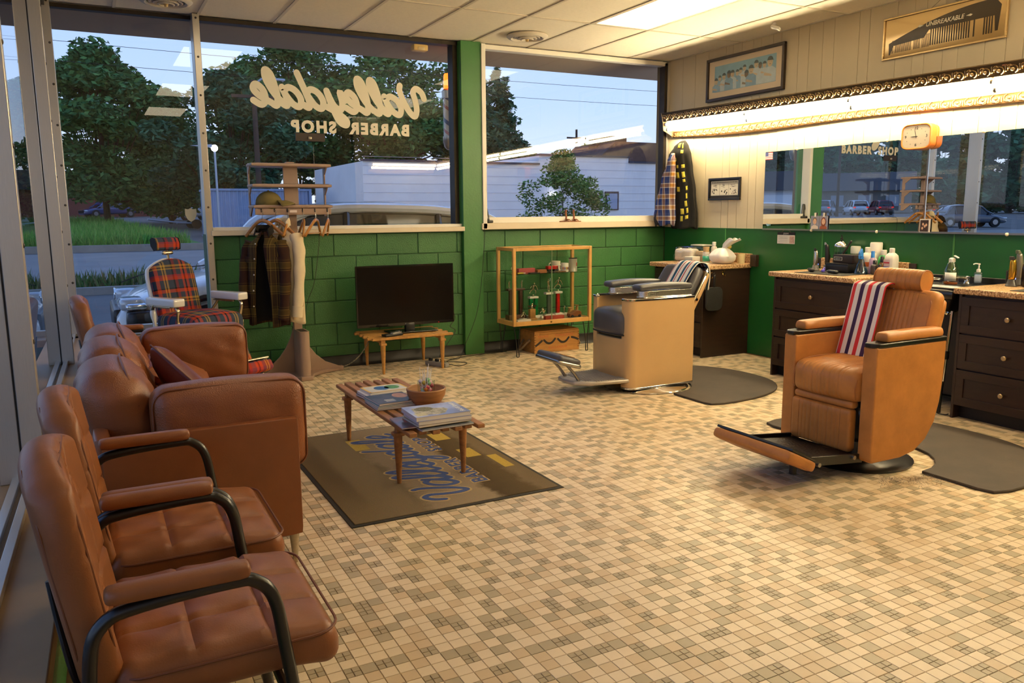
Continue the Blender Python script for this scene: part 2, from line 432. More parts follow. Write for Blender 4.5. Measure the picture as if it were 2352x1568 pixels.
# ------------------------------------------------------------------ ceiling
def build_ceiling():
    ce = struct('ceiling', MB().b2((-6.15, -8.45, H+.02), (.15, .2, H+.16)), CEIL, label='suspended ceiling of fibre tiles in a metal grid', smooth=False)
    xs = [-6.08, GX0-2*GS+.0, GX0-GS] + [GX0+k*GS for k in range(8)] + [0.0]
    ys = [0.02, -GD] + [-GD-1.2192*k for k in range(1, 6)] + [-8.35]
    trof = {(k, r) for k in (0, 5) for r in (1, 3, 5)}
    tmesh = {}
    for a in range(len(xs)-1):
        for b in range(len(ys)-1):
            x0, x1, y1, y0 = xs[a], xs[a+1], ys[b], ys[b+1]
            k = a-3
            if (k, b) in trof: continue
            key = (round(x1-x0, 3), round(y1-y0, 3))
            if key not in tmesh: tmesh[key] = MB().box((0, 0, 0), (x1-x0-.004, y1-y0-.004, .016)).mesh('ceiling_panel', CEIL, smooth=False)
            o = bpy.data.objects.new('ceiling_panel', tmesh[key]); COL.objects.link(o); o.parent = ce; o.location = ((x0+x1)/2, (y0+y1)/2, H+.011)
    for x in xs[1:-1]: obj('grid_bar', MB().b2((x-.012, -8.35, H-.004), (x+.012, .02, H+.004)), CEILBAR, ce, smooth=False)
    for y in ys[1:-1]: obj('grid_bar', MB().b2((-6.08, y-.012, H-.003), (0, y+.012, H+.0035)), CEILBAR, ce, smooth=False)
    obj('edge_trim', MB().b2((-.02, -8.35, H-.003), (0.0, .0, H+.02)), CEILBAR, ce, smooth=False)
    # troffers
    tm = emit_mat('troffer_diffuser', TROFFER_COLOR, TROFFER_STRENGTH)
    fr = M('troffer_frame', '#efe4cf', rough=.5)
    names = {(0, 1): 'by the plaid barber chair', (0, 3): 'above the brown sofa', (0, 5): 'above the two brown guest chairs', (5, 1): 'above the cream barber chair', (5, 3): 'above the tan leather barber chair', (5, 5): 'behind the tan leather barber chair'}
    for (k, r) in sorted(trof):
        x0, x1, y1, y0 = GX0+k*GS, GX0+(k+1)*GS, ys[r], ys[r+1]
        t = thing('ceiling_light', 'flat fluorescent ceiling panel ' + names[(k, r)], 'ceiling light', ((x0+x1)/2, (y0+y1)/2, H), group='fluorescent ceiling panels')
        w, d = (x1-x0)/2-.012, (y1-y0)/2-.012
        f = MB(); f.b2((-w, -d, -.002), (-w+.02, d, .02)); f.b2((w-.02, -d, -.002), (w, d, .02)); f.b2((-w, -d, -.002), (w, -d+.02, .02)); f.b2((-w, d-.02, -.002), (w, d, .02))
        obj('frame', f, fr, t, smooth=False)
        obj('diffuser', MB().b2((-w+.018, -d+.018, .004), (w-.018, d-.018, .009)), tm, t, smooth=False)
build_ceiling()
def vent(name, loc, label):
    t = thing(name, label, 'vent', loc, group='round ceiling vents')
    w = M('vent_enamel', '#d8cdbb', rough=.4); k = M('vent_throat_black', '#14110e', rough=.9)
    p = [(.185, 0), (.19, -.012), (.175, -.024), (.15, -.03), (.135, -.02), (.13, 0)]
    obj('rim', MB().lathe(p, 40), w, t)
    obj('throat', MB().lathe([(.001, .001), (.134, .001), (.134, -.004), (.001, -.004)], 36), k, t)
    for r, z in ((.10, -.022), (.07, -.03), (.04, -.038)):
        obj('cone_ring', MB().lathe([(r, 0), (r+.022, z), (r+.012, z-.004), (r-.012, -.002)], 36), w, t)
    obj('damper_knob', MB().lathe([(.001, -.055), (.012, -.053), (.014, -.04), (.02, -.03), (.006, -.004)], 14), M('vent_knob_ivory', '#d9b87a', rough=.5), t)
vent('ceiling_vent', (-5.06, -.42, H-.004), 'round ceiling vent over the plaid barber chair')
vent('ceiling_vent', (-2.02, -.50, H-.004), 'round ceiling vent near the green pillar')

# ------------------------------------------------------------------ back wall
def block_bed(wall, x0, x1, joint, name='block'):
    for c in range(6):
        z0, z1 = c*B8, (c+1)*B8
        off = joint if (5-c) % 2 == 0 else joint+B16/2
        k0 = math.floor((x0-off)/B16)
        x = off+k0*B16
        while x < x1:
            a, b = max(x, x0)+.004, min(x+B16, x1)-.004
            if b-a > .02:
                obj(name, MB().b2((a, 0, z0+.004), (b, .05, z1-.004)), GREEN, wall, bevel=.005, seg=2)
            x += B16
wb = struct('wall_back', MB().b2((-4.84, .007, 0), (.0, .2, 1.235)), MORTAR, label='green painted block wall under the windows', smooth=False)
block_bed(wb, -4.83, -2.48, -3.757); block_bed(wb, -2.28, 0.0, -2.011)
struct('pillar', MB().b2((-2.484, -.045, 0), (-2.275, .2, H)), M('green_pillar_paint', '#3a7439', rough=.4, var=.05, bump=.3, bscale=50), label='green painted pillar between the windows', bevel=.004)
wl = struct('wall_back_low', MB().b2((-6.0, .0, 0), (-4.84, .2, .40)), GREEN, label='low green wall under the tall window', smooth=False)
struct('baseboard_back', MB().prism([(-.012, 0), (-.045, 0), (-.03, .012), (-.018, .03), (-.012, .10), (-.002, .105), (-.002, 0)], 'x', -4.83, 0), BASEB, label='black rubber cove base')
# sills
def sill(name, x0, x1, z0, z1, lab):
    return struct(name, MB().b2((x0, -.06, z0), (x1, .16, z1)), CREAMTRIM, label=lab, bevel=.004)
sill('trim_1', -4.80, -2.475, 1.222, 1.265, 'cream window sill behind the coat rack')
sill('trim_2', -2.29, 0, 1.232, 1.295, 'cream window sill with wooden feet on it')
struct('trim_3', MB().b2((-6.0, -.15, .40), (-4.80, .14, .455)), LEDGE, label='tan ledge under the tall window', bevel=.004)
# ------------------------------------------------------------------ windows (back)
SCREW = MB().lathe([(.001, .0), (.009, .0), (.009, .002), (.004, .004), (.001, .0042)], 10).mesh('screw', M('screw_steel', '#5d564d', rough=.4, metal=1.), smooth=True)
def screw(parent, loc, rot):
    o = bpy.data.objects.new('screw', SCREW); COL.objects.link(o); o.parent = parent; o.location = loc; o.rotation_euler = rot
def pane(parent, a, b, axis):
    if axis == 'y': v = [(a[0], a[1], a[2]), (b[0], a[1], a[2]), (b[0], a[1], b[2]), (a[0], a[1], b[2])]
    else: v = [(a[0], a[1], a[2]), (a[0], b[1], a[2]), (a[0], b[1], b[2]), (a[0], a[1], b[2])]
    return obj('pane', MB().add(v, [(0, 1, 2, 3)]), PANE, parent, smooth=False)
GY = .10
w1 = struct('window_1', label='tall narrow storefront window beside the left corner')
obj('frame', MB().b2((-5.90, -.055, .455), (-5.835, .13, H)), ALU, w1, bevel=.003)
obj('mullion', MB().b2((-4.838, -.05, .455), (-4.785, .13, H)), ALU, w1, bevel=.003)
obj('rail', MB().b2((-5.835, .06, .455), (-4.838, .13, .50)), ALU, w1, bevel=.002)
obj('rail', MB().b2((-5.835, .06, H-.03), (-4.838, .13, H)), ALU_D, w1, bevel=.002)
pane(w1, (-5.84, GY, .49), (-4.83, GY, H-.02), 'y')
for z in np.arange(.56, 2.98, .30):
    screw(w1, (-4.811, -.05, z), (PI/2, 0, 0)); screw(w1, (-5.853, -.055, z+.02), (PI/2, 0, 0))
w2 = struct('window_2', label='wide shop window carrying the barber shop lettering')
obj('rail', MB().b2((-4.785, -.01, 1.265), (-2.484, .13, 1.292)), WHITEFR, w2, bevel=.002)
obj('rail', MB().b2((-4.785, .03, H-.035), (-2.484, .13, H)), ALU_D, w2, bevel=.002)
obj('jamb', MB().b2((-2.53, .04, 1.29), (-2.484, .16, H-.03)), ALU_D, w2, bevel=.002)
pane(w2, (-4.79, GY, 1.285), (-2.525, GY, H-.03), 'y')
w3 = struct('window_3', label='square shop window between the pillar and the corner')
obj('jamb', MB().b2((-2.275, -.06, 1.24), (-2.232, .06, H-.012)), WHITEFR, w3, bevel=.003)
obj('rail', MB().b2((-2.232, -.02, 1.295), (-.03, .06, 1.352)), WHITEFR, w3, bevel=.003)
obj('rail', MB().b2((-2.232, -.03, H-.055), (-.03, .06, H-.012)), WHITEFR, w3, bevel=.003)
obj('jamb', MB().b2((-.065, -.03, 1.295), (-.028, .06, H-.02)), ALU_D, w3, bevel=.002)
obj('trim_strip', MB().b2((-.03, -.04, 1.23), (.0, .06, H-.012)), ALU, w3, bevel=.002)
pane(w3, (-2.235, .035, 1.345), (-.06, .035, H-.04), 'y')
# ------------------------------------------------------------------ left glazed wall (runs slightly askew)
LWA = math.radians(-1.35)
wlf = struct('wall_left', MB().b2((-.12, -8.6, 0), (.12, .1, .40)), GREEN, loc=(-5.9, 0, 0), rz=LWA, label='low green wall under the storefront glass', smooth=False)
struct('trim_4', MB().b2((-.16, -8.6, .40), (.16, -.05, .455)), LEDGE, loc=(-5.9, 0, 0), rz=LWA, label='tan ledge along the storefront glass', bevel=.004)
posts = [1.36, 3.92, 6.48]
prev = .03
labs = ['storefront pane beside the plaid barber chair', 'storefront pane behind the brown sofa', 'storefront pane behind the brown guest chairs', 'storefront pane beyond the guest chairs']
for i, s in enumerate(posts + [8.5]):
    w = struct('window_%d' % (4+i), loc=(-5.9, 0, 0), rz=LWA, label=labs[i])
    t = MB().b2((-.036, -s, .455), (-.010, -prev, .475)); obj('track', t, ALU, w, bevel=.002)
    t = MB().b2((.010, -s, .455), (.036, -prev, .478)); obj('track', t, ALU, w, bevel=.002)
    obj('head_rail', MB().b2((-.036, -s, H-.05), (.036, -prev, H)), ALU_D, w, bevel=.002)
    pane(w, (0, -s+.02, .46), (0, -prev-.02, H-.03), 'x')
    if i < 3:
        obj('post', MB().b2((-.075, -s-.025, .455), (-.003, -s+.025, H)), ALU, w, bevel=.003)
        obj('post_joint', MB().b2((-.004, -s-.020, .455), (.004, -s+.020, H)), ALU_D, w, smooth=False)
        obj('post', MB().b2((.003, -s-.025, .455), (.072, -s+.025, H)), ALU, w, bevel=.003)
        for z in np.arange(.62, 2.9, .34): screw(w, (.072, -s, z), (0, PI/2, 0))
    prev = s
# ------------------------------------------------------------------ right wall: panels
wr = struct('wall_right', MB().b2((.012, -6.2, 0), (.16, .2, H+.02)), M('wall_core', '#8d7c5c', rough=.8), label='right wall, green panels below and beige planks above', smooth=False)
ycuts = [0.0]; rr = random.Random(5)
while ycuts[-1] > -6.1: ycuts.append(ycuts[-1]-rr.choice([.10, .15, .20, .12, .25]))
ycuts[-1] = -6.15
for a, b in zip(ycuts[:-1], ycuts[1:]):
    obj('plank', MB().b2((0, b+.0012, 1.222), (.013, a-.0012, H)), BEIGE, wr, bevel=.0015, seg=1)
gc = [0.0, -.98, -2.20, -3.42, -4.64, -6.15]
for a, b in zip(gc[:-1], gc[1:]):
    obj('panel', MB().b2((-.001, b+.004, .0), (.013, a-.004, 1.218)), GREEN_S, wr, bevel=.002, seg=1)
    if a < 0: obj('batten', MB().b2((-.005, a-.006, .0), (.012, a+.006, 1.216)), M('green_batten', '#3a7a3a', rough=.4), wr, bevel=.002)
obj('dado_edge', MB().b2((-.004, -6.15, 1.214), (.012, 0, 1.224)), GREEN_S, wr, bevel=.001)
# walls behind the camera
wf = struct('wall_front', MB().b2((-1.6, -6.3, 0), (.16, -6.15, H+.02)), BEIGE, label='beige return wall behind the counters', smooth=False)
obj('dado_panel', MB().b2((-1.6, -6.152, 0), (0, -6.14, 1.22)), GREEN_S, wf, smooth=False)
struct('wall_rear', MB().b2((-6.2, -8.6, 0), (-1.45, -8.4, H+.02)), BEIGE, label='beige rear wall', smooth=False)
struct('wall_side', MB().b2((-1.6, -8.5, 0), (-1.45, -6.2, H+.02)), BEIGE, label='beige side wall', smooth=False)
# ------------------------------------------------------------------ fluorescent cornice on the right wall
TUBEM = emit_mat('fluorescent_tube_glow', TUBE_COLOR, TUBE_STRENGTH)
ORN = M('pressed_tin', '#c9ac80', rough=.22, metal=.9, var=.12, vscale=14)
ORN_D = M('pressed_tin_dark', '#5c4a34', rough=.35, metal=.8, var=.2, vscale=14)
ORN_L = M('pressed_tin_tan', '#86653f', rough=.45, metal=.4, var=.2, vscale=14)
FIXW = M('fixture_white', '#efe6d6', rough=.45)
def ornament_mesh():
    mb = MB(); k = 10
    arc = [(.034*math.cos(a), .026*math.sin(a)-.004, .006) for a in np.linspace(-.35*PI, 1.1*PI, 14)]
    mb.tube(arc, [.0042]*14, 6)
    arc2 = [(.016*math.cos(a)-.018, .012*math.sin(a)+.016, .007) for a in np.linspace(0, 1.6*PI, 9)]
    mb.tube(arc2, [.003]*9, 5)
    mb.sphere((0, -.004, .004), .014, 8, 5, (1.1, .9, .6))
    for a in (-.7, 0, .7): mb.sphere((.044+.004*math.cos(a), .006+.016*a, .004), .012, 6, 4, (.55, 1.1, .5))
    return mb.mesh('ornament', ORN)
ORNM = ornament_mesh()
ORNM2 = ORNM.copy(); ORNM2.materials[0] = ORN_L
def cornice(name, label, loc, rot, length, wavy=True, tubes=5):
    t = thing(name, label, 'light fixture', loc, rot=rot)
    Lh = length
    obj('housing', MB().b2((-.085, -Lh, -.03), (-.004, 0, .05)), FIXW, t, bevel=.004)
    # upper moulding: slopes out from the wall and up
    prof = [(-.004, .050), (-.150, .044), (-.157, .048), (-.178, .128), (-.186, .130), (-.184, .137), (-.168, .137), (-.146, .060), (-.004, .062)]
    obj('upper_moulding', MB().prism(prof, 'y', -Lh, 0), ORN_D, t, smooth=False)
    obj('end_cap', MB().prism([(-.004, .085), (-.004, -.115), (-.06, -.085), (-.15, -.045), (-.160, .044), (-.186, .137)], 'y', -.004, .004), M('fixture_end', '#c9b48f', rough=.4, metal=.3), t)
    n = int(Lh/.094)
    for i in range(n):
        o = bpy.data.objects.new('ornament', ORNM); COL.objects.link(o); o.parent = t
        y = -.05-i*.094
        d = Vector((-.021, 0, .080)).normalized(); nn = Vector((-d.z, 0, d.x)); nn = nn if nn.x < 0 else -nn
        M3 = Matrix(((0, d.x, nn.x), (-1, d.y, nn.y), (0, d.z, nn.z)))
        o.matrix_local = Matrix.Translation((-.169, y, .088)) @ M3.to_4x4()
    # lower moulding with a sagging, wavy edge
    def low(u, v):
        y = -u*Lh; sag = (.012*math.sin(y*2.2+.6)+.012*math.sin(y*1.1)) if wavy else 0
        a = Vector((-.016, y, -.052)); b = Vector((-.026, y, -.118+sag)); p = a.lerp(b, v); return (p.x, p.y, p.z)
    obj('lower_moulding', MB().grid(low, 60, 3), ORN_L, t, solid=.006)
    for i in range(n):
        o = bpy.data.objects.new('ornament', ORNM2); COL.objects.link(o); o.parent = t
        y = -.05-i*.094; sag = (.012*math.sin(y*2.2+.6)+.012*math.sin(y*1.1))*.5 if wavy else 0
        d = Vector((-.010, 0, -.066)).normalized(); nn = Vector((d.z, 0, -d.x)); nn = nn if nn.x < 0 else -nn
        M3 = Matrix(((0, d.x, nn.x), (1, d.y, nn.y), (0, d.z, nn.z)))
        o.matrix_local = Matrix.Translation((-.024, y, -.085+sag)) @ M3.to_4x4()
    seg = (Lh-.06)/tubes
    for z, dy in ((.018, 0.0), (-.036, -.03)):
        for i in range(tubes):
            y0 = -.02-i*seg+dy
            tb = MB().cyl((-.135, y0-.02, z), (-.135, y0-seg+.03, z), .0185, n=14)
            o = obj('tube', tb, TUBEM, t)
            obj('tube_cap', MB().cyl((-.135, y0, z), (-.135, y0-.02, z), .0188, n=14), STEEL, t)
    return t
cornice('fluorescent_cornice', 'long fluorescent strip light with pressed tin cornice over the mirrors', (0, -.13, 2.295), (.016, 0, 0), 5.95)
cornice('fluorescent_cornice', 'short fluorescent strip light with tin cornice on the return wall', (-.14, -6.148, 2.20), (0, 0, -PI/2), 1.25, tubes=1)

# ------------------------------------------------------------------ mirrors
MIR = M('mirror_silver', '#e9eceb', rough=.0, metal=1., spec=.5)
def mirror(y0, y1, label, dz):
    t = thing('wall_mirror', label, 'mirror', (-abs(y1-y0)/2*dz-.001, (y0+y1)/2, 1.222), dz, group='wall mirrors over the counters')
    h = .715; w = abs(y1-y0)/2
    obj('glass', MB().b2((-.010, -w, .004), (-.004, w, h)), MIR, t, smooth=False)
    obj('channel', MB().prism([(-.002, -.006), (-.014, -.006), (-.014, .008), (-.011, .008), (-.011, .002), (-.002, .002)], 'y', -w, w), STEEL, t)
    kn = M('mirror_clip', '#e8dcc0', rough=.4)
    for yy, z in ((-.55*w, h+.004), (.3*w, -.002), (-.5*w, -.002), (.55*w, h+.004)):
        obj('clip', MB().sphere((-.013, yy, z), .013, 10, 6, (.7, 1, 1)), kn, t)
    return t
mirror(-1.50, -3.176, 'wall mirror between the framed comic and the orange clock', .0042)
mirror(-3.186, -5.00, 'wall mirror on the right of the orange clock', .0105)
tag(obj('mirror_joint_strip', MB().b2((-.034, -3.188, 1.225), (-.030, -3.174, 1.94)), CHROME), 'thin chrome strip joining the two wall mirrors', 'strip')

# ------------------------------------------------------------------ wall pictures
def frame_parts(t, w, h, fw, fd, mat):
    obj('frame_rail', MB().b2((-fd, -w/2, 0), (0, w/2, fw)), mat, t, bevel=.002)
    obj('frame_rail', MB().b2((-fd, -w/2, h-fw), (0, w/2, h)), mat, t, bevel=.002)
    obj('frame_rail', MB().b2((-fd, -w/2, fw), (0, -w/2+fw, h-fw)), mat, t, bevel=.002)
    obj('frame_rail', MB().b2((-fd, w/2-fw, fw), (0, w/2, h-fw)), mat, t, bevel=.002)
def blob(mb, cx, cy, rx, ry, x, n=16, mi=0):
    mb.add([(x, cx+rx*math.cos(2*PI*i/n), cy+ry*math.sin(2*PI*i/n)) for i in range(n)], [tuple(range(n))], mi)
def flatpoly(mb, pts, x, mi=0): mb.add([(x, p[0], p[1]) for p in pts], [tuple(range(len(pts)))], mi)
# A: team print   (local +y is the left edge as seen from the room)
t = thing('framed_print', 'dark framed pale blue print of a baseball team near the corner', 'picture', (-.001, -1.17, 2.485))
W, Hh = 1.035, .415
frame_parts(t, W, Hh, .028, .03, M('dark_walnut', '#2c1d12', rough=.35, var=.2, vscale=8))
obj('mat_board', MB().b2((-.012, -W/2+.02, .02), (-.004, W/2-.02, Hh-.02)), M('mat_board_cream', '#e2cfb4', rough=.8), t, smooth=False)
obj('print', MB().b2((-.0125, -.41, .085), (-.006, .41, .335)), M('print_sky', '#8fb3c4', rough=.7, var=.10, vscale=9), t, smooth=False)
fig = [M('print_jersey', '#c4d2d6', rough=.7, var=.08, vscale=20), M('print_skin', '#c9b79b', rough=.7, var=.1, vscale=20), M('print_cap', '#4d5a5c', rough=.7), M('print_skin_dark', '#77695c', rough=.7), M('print_trouser', '#86a5bd', rough=.7, var=.1, vscale=20)]
prng = random.Random(4)
people = [(-.385, .19, .030, 1), (-.335, .215, .026, 1), (-.275, .225, .030, 1), (-.205, .235, .034, 3), (-.155, .235, .032, 1), (-.09, .235, .028, 1), (-.045, .245, .027, 1), (.005, .265, .027, 1), (.035, .205, .034, 3), (.095, .235, .040, 1), (.16, .275, .034, 1), (.21, .255, .028, 3), (.265, .255, .028, 1), (.335, .27, .044, 1)]
for i, (x, z, r, sk) in enumerate(sorted(people, key=lambda q: q[2])):
    f = MB(); d = -.0128-.00012*i; y = -x
    f_b = [(y-1.75*r, .088), (y-1.7*r, z-1.6*r), (y-.6*r, z-.95*r), (y+.6*r, z-.95*r), (y+1.7*r, z-1.6*r), (y+1.75*r, .088)]
    flatpoly(f, f_b, d, 0 if i % 3 else 4)
    blob(f, y, z, r*.78, r*1.05, d-.00005, 16, sk)
    cap = [(y+r*.82*math.cos(a), z+r*.35+r*.75*math.sin(a)) for a in np.linspace(0, PI, 10)] + [(y-r*1.15, z+r*.30), (y-r*.8, z+r*.22), (y+r*.8, z+r*.3)]
    flatpoly(f, cap, d-.00008, 2)
    for e in (-.3, .3): blob(f, y+e*r, z+.02*r, r*.10, r*.06, d-.0001, 6, 2)
    blob(f, y, z-.5*r, r*.28, r*.05, d-.0001, 6, 2)
    arm = [(y+1.5*r, z-2.0*r), (y+1.7*r, z-2.6*r), (y-.5*r, z-3.0*r), (y-.5*r, z-2.6*r)]
    flatpoly(f, arm, d-.00006, sk)
    obj('print_player', f, fig, t, smooth=False, merge=False)
# B: comb mirror print
t = thing('comb_print', 'brown mirrored print of a large comb reading unbreakable', 'picture', (-.001, -3.195, 2.562))
W, Hh = .985, .315
frame_parts(t, W, Hh, .014, .02, M('gold_frame', '#c8ac7c', rough=.25, metal=.8))
obj('mirror_ground', MB().b2((-.010, -W/2+.01, .01), (-.004, W/2-.01, Hh-.01)), M('bronze_mirror', '#8f7a58', rough=.10, metal=.9), t, smooth=False)
cm = M('comb_dark', '#2a2118', rough=.2, metal=.5)
def comb_top(u): return .085+.195*math.sin(min(1, .10+u*.98)*PI*.5)**.9 - .05*max(0, (u-.93)/.07)**2
obj('comb_back', (lambda mb: (flatpoly(mb, [(.44-.88*u, comb_top(u)) for u in np.linspace(0, 1, 24)] + [(-.425, .06), (-.405, .06), (-.395, .165), (.10, .165), (.14, .115), (.40, .10), (.425, .035), (.435, .035)], -.0108), mb)[1])(MB()), cm, t, smooth=False, merge=False)
rr = random.Random(2); y = .41
while y > .09:
    if rr.random() > .08: obj('comb_tooth', MB().b2((-.0112, y-.0035, .045), (-.0105, y, .14)), cm, t, smooth=False)
    y -= .0085
k = 0
while y > -.39:
    if k not in (17, 19, 20, 21):
        obj('comb_tooth', MB().b2((-.0112, y-.010, .05), (-.0105, y, .17)), cm, t, smooth=False)
    y -= .0185; k += 1
text('UNBREAKABLE', .045, M('print_cream', '#f1e6cc', rough=.6), t, (-.0115, -.02, .205), (PI/2, 0, -PI/2), depth=.0002, bold=.0008, shear=.2)
for s in (1, -1):
    f = MB(); flatpoly(f, [(-.02+s*.165, .205), (-.02+s*.20, .213), (-.02+s*.215, .205), (-.02+s*.20, .197)], -.0115); obj('arrow', f, MATS['print_cream'], t, smooth=False, merge=False)
obj('hanging_wire', MB().tube([(-.006, .1, .315), (-.004, -.01, .385), (-.006, -.12, .315)], .0012, 5), BLACKM, t)
# C: framed comic strip
t = thing('framed_comic', 'small black framed comic strip beside the hanging coats', 'picture', (-.001, -.95, 1.503))
W, Hh = .455, .222
frame_parts(t, W, Hh, .02, .022, M('black_frame', '#120f0d', rough=.3))
obj('backing', MB().b2((-.010, -W/2+.015, .015), (-.004, W/2-.015, Hh-.015)), M('comic_mat', '#231f1d', rough=.6), t, smooth=False)
obj('paper', MB().b2((-.011, -.195, .045), (-.006, .195, .19)), M('newsprint', '#d8d2c4', rough=.8), t, smooth=False)
ink = M('ink', '#2a2826', rough=.8)
for px in (-.193, -.066, .066): 
    f = MB(); 
    for a in ((px, .047, px+.127, .049), (px, .163, px+.127, .165), (px, .047, px+.0015, .165), (px+.1255, .047, px+.127, .165)):
        flatpoly(f, [(-a[0], a[1]), (-a[2], a[1]), (-a[2], a[3]), (-a[0], a[3])], -.0113)
    q = random.Random(int(px*1000)+9)
    for i in range(9): blob(f, -(px+.02+q.random()*.085), .06+q.random()*.05, .003+q.random()*.006, .004+q.random()*.008, -.0113, 8)
    for i in range(7):
        xx, zz = px+.015+q.random()*.06, .125+q.random()*.032; flatpoly(f, [(-xx, zz), (-xx-.03, zz), (-xx-.03, zz+.0025), (-xx, zz+.0025)], -.0113)
    obj('comic_panel', f, ink, t, smooth=False, merge=False)
f = MB()
for i in range(30):
    xx = -.185+i*.0125; flatpoly(f, [(-xx, .171), (-xx-.009, .171), (-xx-.009, .183), (-xx, .183)], -.0113)
obj('comic_title', f, M('ink_grey', '#5a564f', rough=.8), t, smooth=False, merge=False)
# clock
t = thing('wall_clock', 'orange plastic wall clock with white face', 'clock', (-.0, -3.125, 1.848))
OR = M('orange_plastic', '#f08a3c', rough=.3, coat=.3)
def barrel(w, h, b, k=10):
    p = []
    for i in range(k): s = i/k; p.append((w/2-0*s, -h/2+h*s))
    pts = []
    for sx, sy in ((1, 1),):
        pass
    for a in np.linspace(-PI, PI, 56)[:-1]:
        c, s = math.cos(a), math.sin(a); e = .34
        pts.append((w/2*math.copysign(abs(c)**e, c)*(1-b*s*s), h/2*math.copysign(abs(s)**e, s)*(1-b*c*c)))
    return pts
obj('body', MB().prism([(p[0], p[1]+.095) for p in barrel(.225, .175, .05)], 'x', -.03, -.001), OR, t, bevel=.004)
obj('body_front', MB().prism([(p[0]+.012, p[1]+.095) for p in barrel(.25, .19, .05)], 'x', -.095, -.03), OR, t, bevel=.006)
obj('dial', MB().prism([(p[0]+.012, p[1]+.095) for p in barrel(.225, .165, .05)], 'x', -.098, -.09), M('clock_dial', '#dccfba', rough=.4), t)
CY, CZ = .012, .095
for d, (a, b) in (('12', (0, .062)), ('3', (-.088, 0)), ('6', (0, -.062)), ('9', (.088, 0))):
    text(d, .03, M('clock_ink', '#2b2118', rough=.6), t, (-.0985, CY+a, CZ+b), ROT_WEST, name='numeral', depth=.0003, bold=.0004)
for hh in range(12):
    if hh % 3: 
        a = 2*PI*hh/12; obj('hour_mark', MB().box((-.0985, CY-.088*math.sin(a), CZ+.062*math.cos(a)), (.001, .004, .004)), MATS['clock_ink'], t, smooth=False)
def hand(ang, ln, w, x): 
    d = Vector((0, -math.sin(ang), math.cos(ang))); q = Vector((0, d.z, -d.y))
    c = Vector((x, CY, CZ)); m = MB(); m.add([c-d*.012+q*w, c+d*ln*.6+q*w*.8, c+d*ln, c+d*ln*.6-q*w*.8, c-d*.012-q*w], [(0, 1, 2, 3, 4)]); return m
obj('hour_hand', hand(2*PI*(8.96/12), .05, .003, -.0992), BLACKM, t, smooth=False, solid=.0006)
obj('minute_hand', hand(2*PI*(57.6/60), .068, .0022, -.0996), BLACKM, t, smooth=False, solid=.0006)
obj('bezel', MB().tube([(-.097, p[0]+.012, p[1]+.095) for p in barrel(.238, .178, .05)], .006, 8, closed=True), OR, t)
# calendar card
t = thing('calendar_card', 'small wall calendar headed JEREMY hanging below the mirror', 'calendar', (-.002, -1.785, 1.092))
obj('sheet', MB().b2((-.004, -.105, 0), (-.001, .105, .105)), M('calendar_paper', '#e9e2d6', rough=.8), t, smooth=False)
obj('header', MB().b2((-.0045, -.105, .08), (-.0005, .105, .106)), M('calendar_black', '#1b1413', rough=.6), t, smooth=False)
text('JEREMY', .02, M('calendar_lettering', '#d8cfc2', rough=.6), t, (-.005, 0, .092), ROT_WEST, depth=.0002)
obj('photo_patch', MB().b2((-.0045, -.1, .004), (-.001, -.045, .07)), M('faded_pink', '#c9a79a', rough=.7, var=.25, vscale=60), t, smooth=False)
f = MB()
for i, z in enumerate((.062, .052, .045, .03, .016)): flatpoly(f, [(.09-.02*(i % 2), z), (-.02, z), (-.02, z+.0015), (.09-.02*(i % 2), z+.0015)], -.0046)
obj('print_lines', f, M('calendar_grey', '#8f8a82', rough=.8), t, smooth=False, merge=False)
obj('string', MB().tube([(-.003, .055, .106), (-.006, .0, .142), (-.003, -.055, .106)], .0012, 5), M('jute', '#a68a5d', rough=.9), t)
# photos standing on the mirror channel
def portrait(y0, y1, z1, label, hair, shirt, longhair):
    t = thing('school_photo', label, 'photo', (-.022, (y0+y1)/2, 1.232), group='portrait photos tucked at the mirror')
    w = abs(y1-y0); obj('card', MB().b2((-.003, -w/2, 0), (0, w/2, z1)), M('photo_backdrop', '#8d8ea0', rough=.5, var=.15, vscale=20), t, smooth=False)
    f = MB(); flatpoly(f, [(-.42*w, .001), (-.40*w, .022), (-.12*w, .036), (.12*w, .036), (.40*w, .022), (.42*w, .001)], -.0033, 0)
    if longhair: blob(f, 0, .062, .30*w, .042, -.00335, 14, 1)
    else: blob(f, 0, .078, .25*w, .022, -.00335, 14, 1)
    blob(f, 0, .066, .20*w, .026, -.0036, 14, 2)
    for e in (-.08, .08): blob(f, e*w, .070, .028*w, .0025, -.0038, 6, 3)
    blob(f, 0, .053, .07*w, .0025, -.0038, 6, 4)
    obj('figure', f, [M('shirt_'+shirt[1:], shirt, rough=.7), M('hair_'+hair[1:], hair, rough=.6), M('photo_skin', '#e0b595', rough=.6), ink, M('photo_lips', '#b0685c', rough=.6)], t, smooth=False, merge=False)
    obj('tape', MB().b2((-.0045, -.012, z1-.008), (-.0003, .008, z1+.028)), M('tape', '#d9d2c2', rough=.4), t, smooth=False)
portrait(-2.082, -2.172, .115, 'school photo of a short-haired sitter in a pale top on the mirror', '#7a5a3a', '#d8cbbd', False)
portrait(-2.176, -2.268, .115, 'school photo of a long-haired sitter in a rust top on the mirror', '#7d3f22', '#9a5234', True)
t = thing('holiday_card', 'small photo card of a group in dark clothes at the mirror joint', 'photo', (-.038, -3.20, 1.225))
obj('card', MB().b2((-.003, -.045, 0), (0, .045, .10)), M('card_white', '#e6ded2', rough=.5), t, smooth=False)
f = MB(); flatpoly(f, [(-.03, .004), (-.03, .092), (.04, .092), (.04, .004)], -.0033, 0)
for (a, b, m_) in ((.015, .06, 1), (.0, .045, 1), (-.012, .055, 1), (.02, .03, 1)): blob(f, a, b, .008, .011, -.0036, 10, m_)
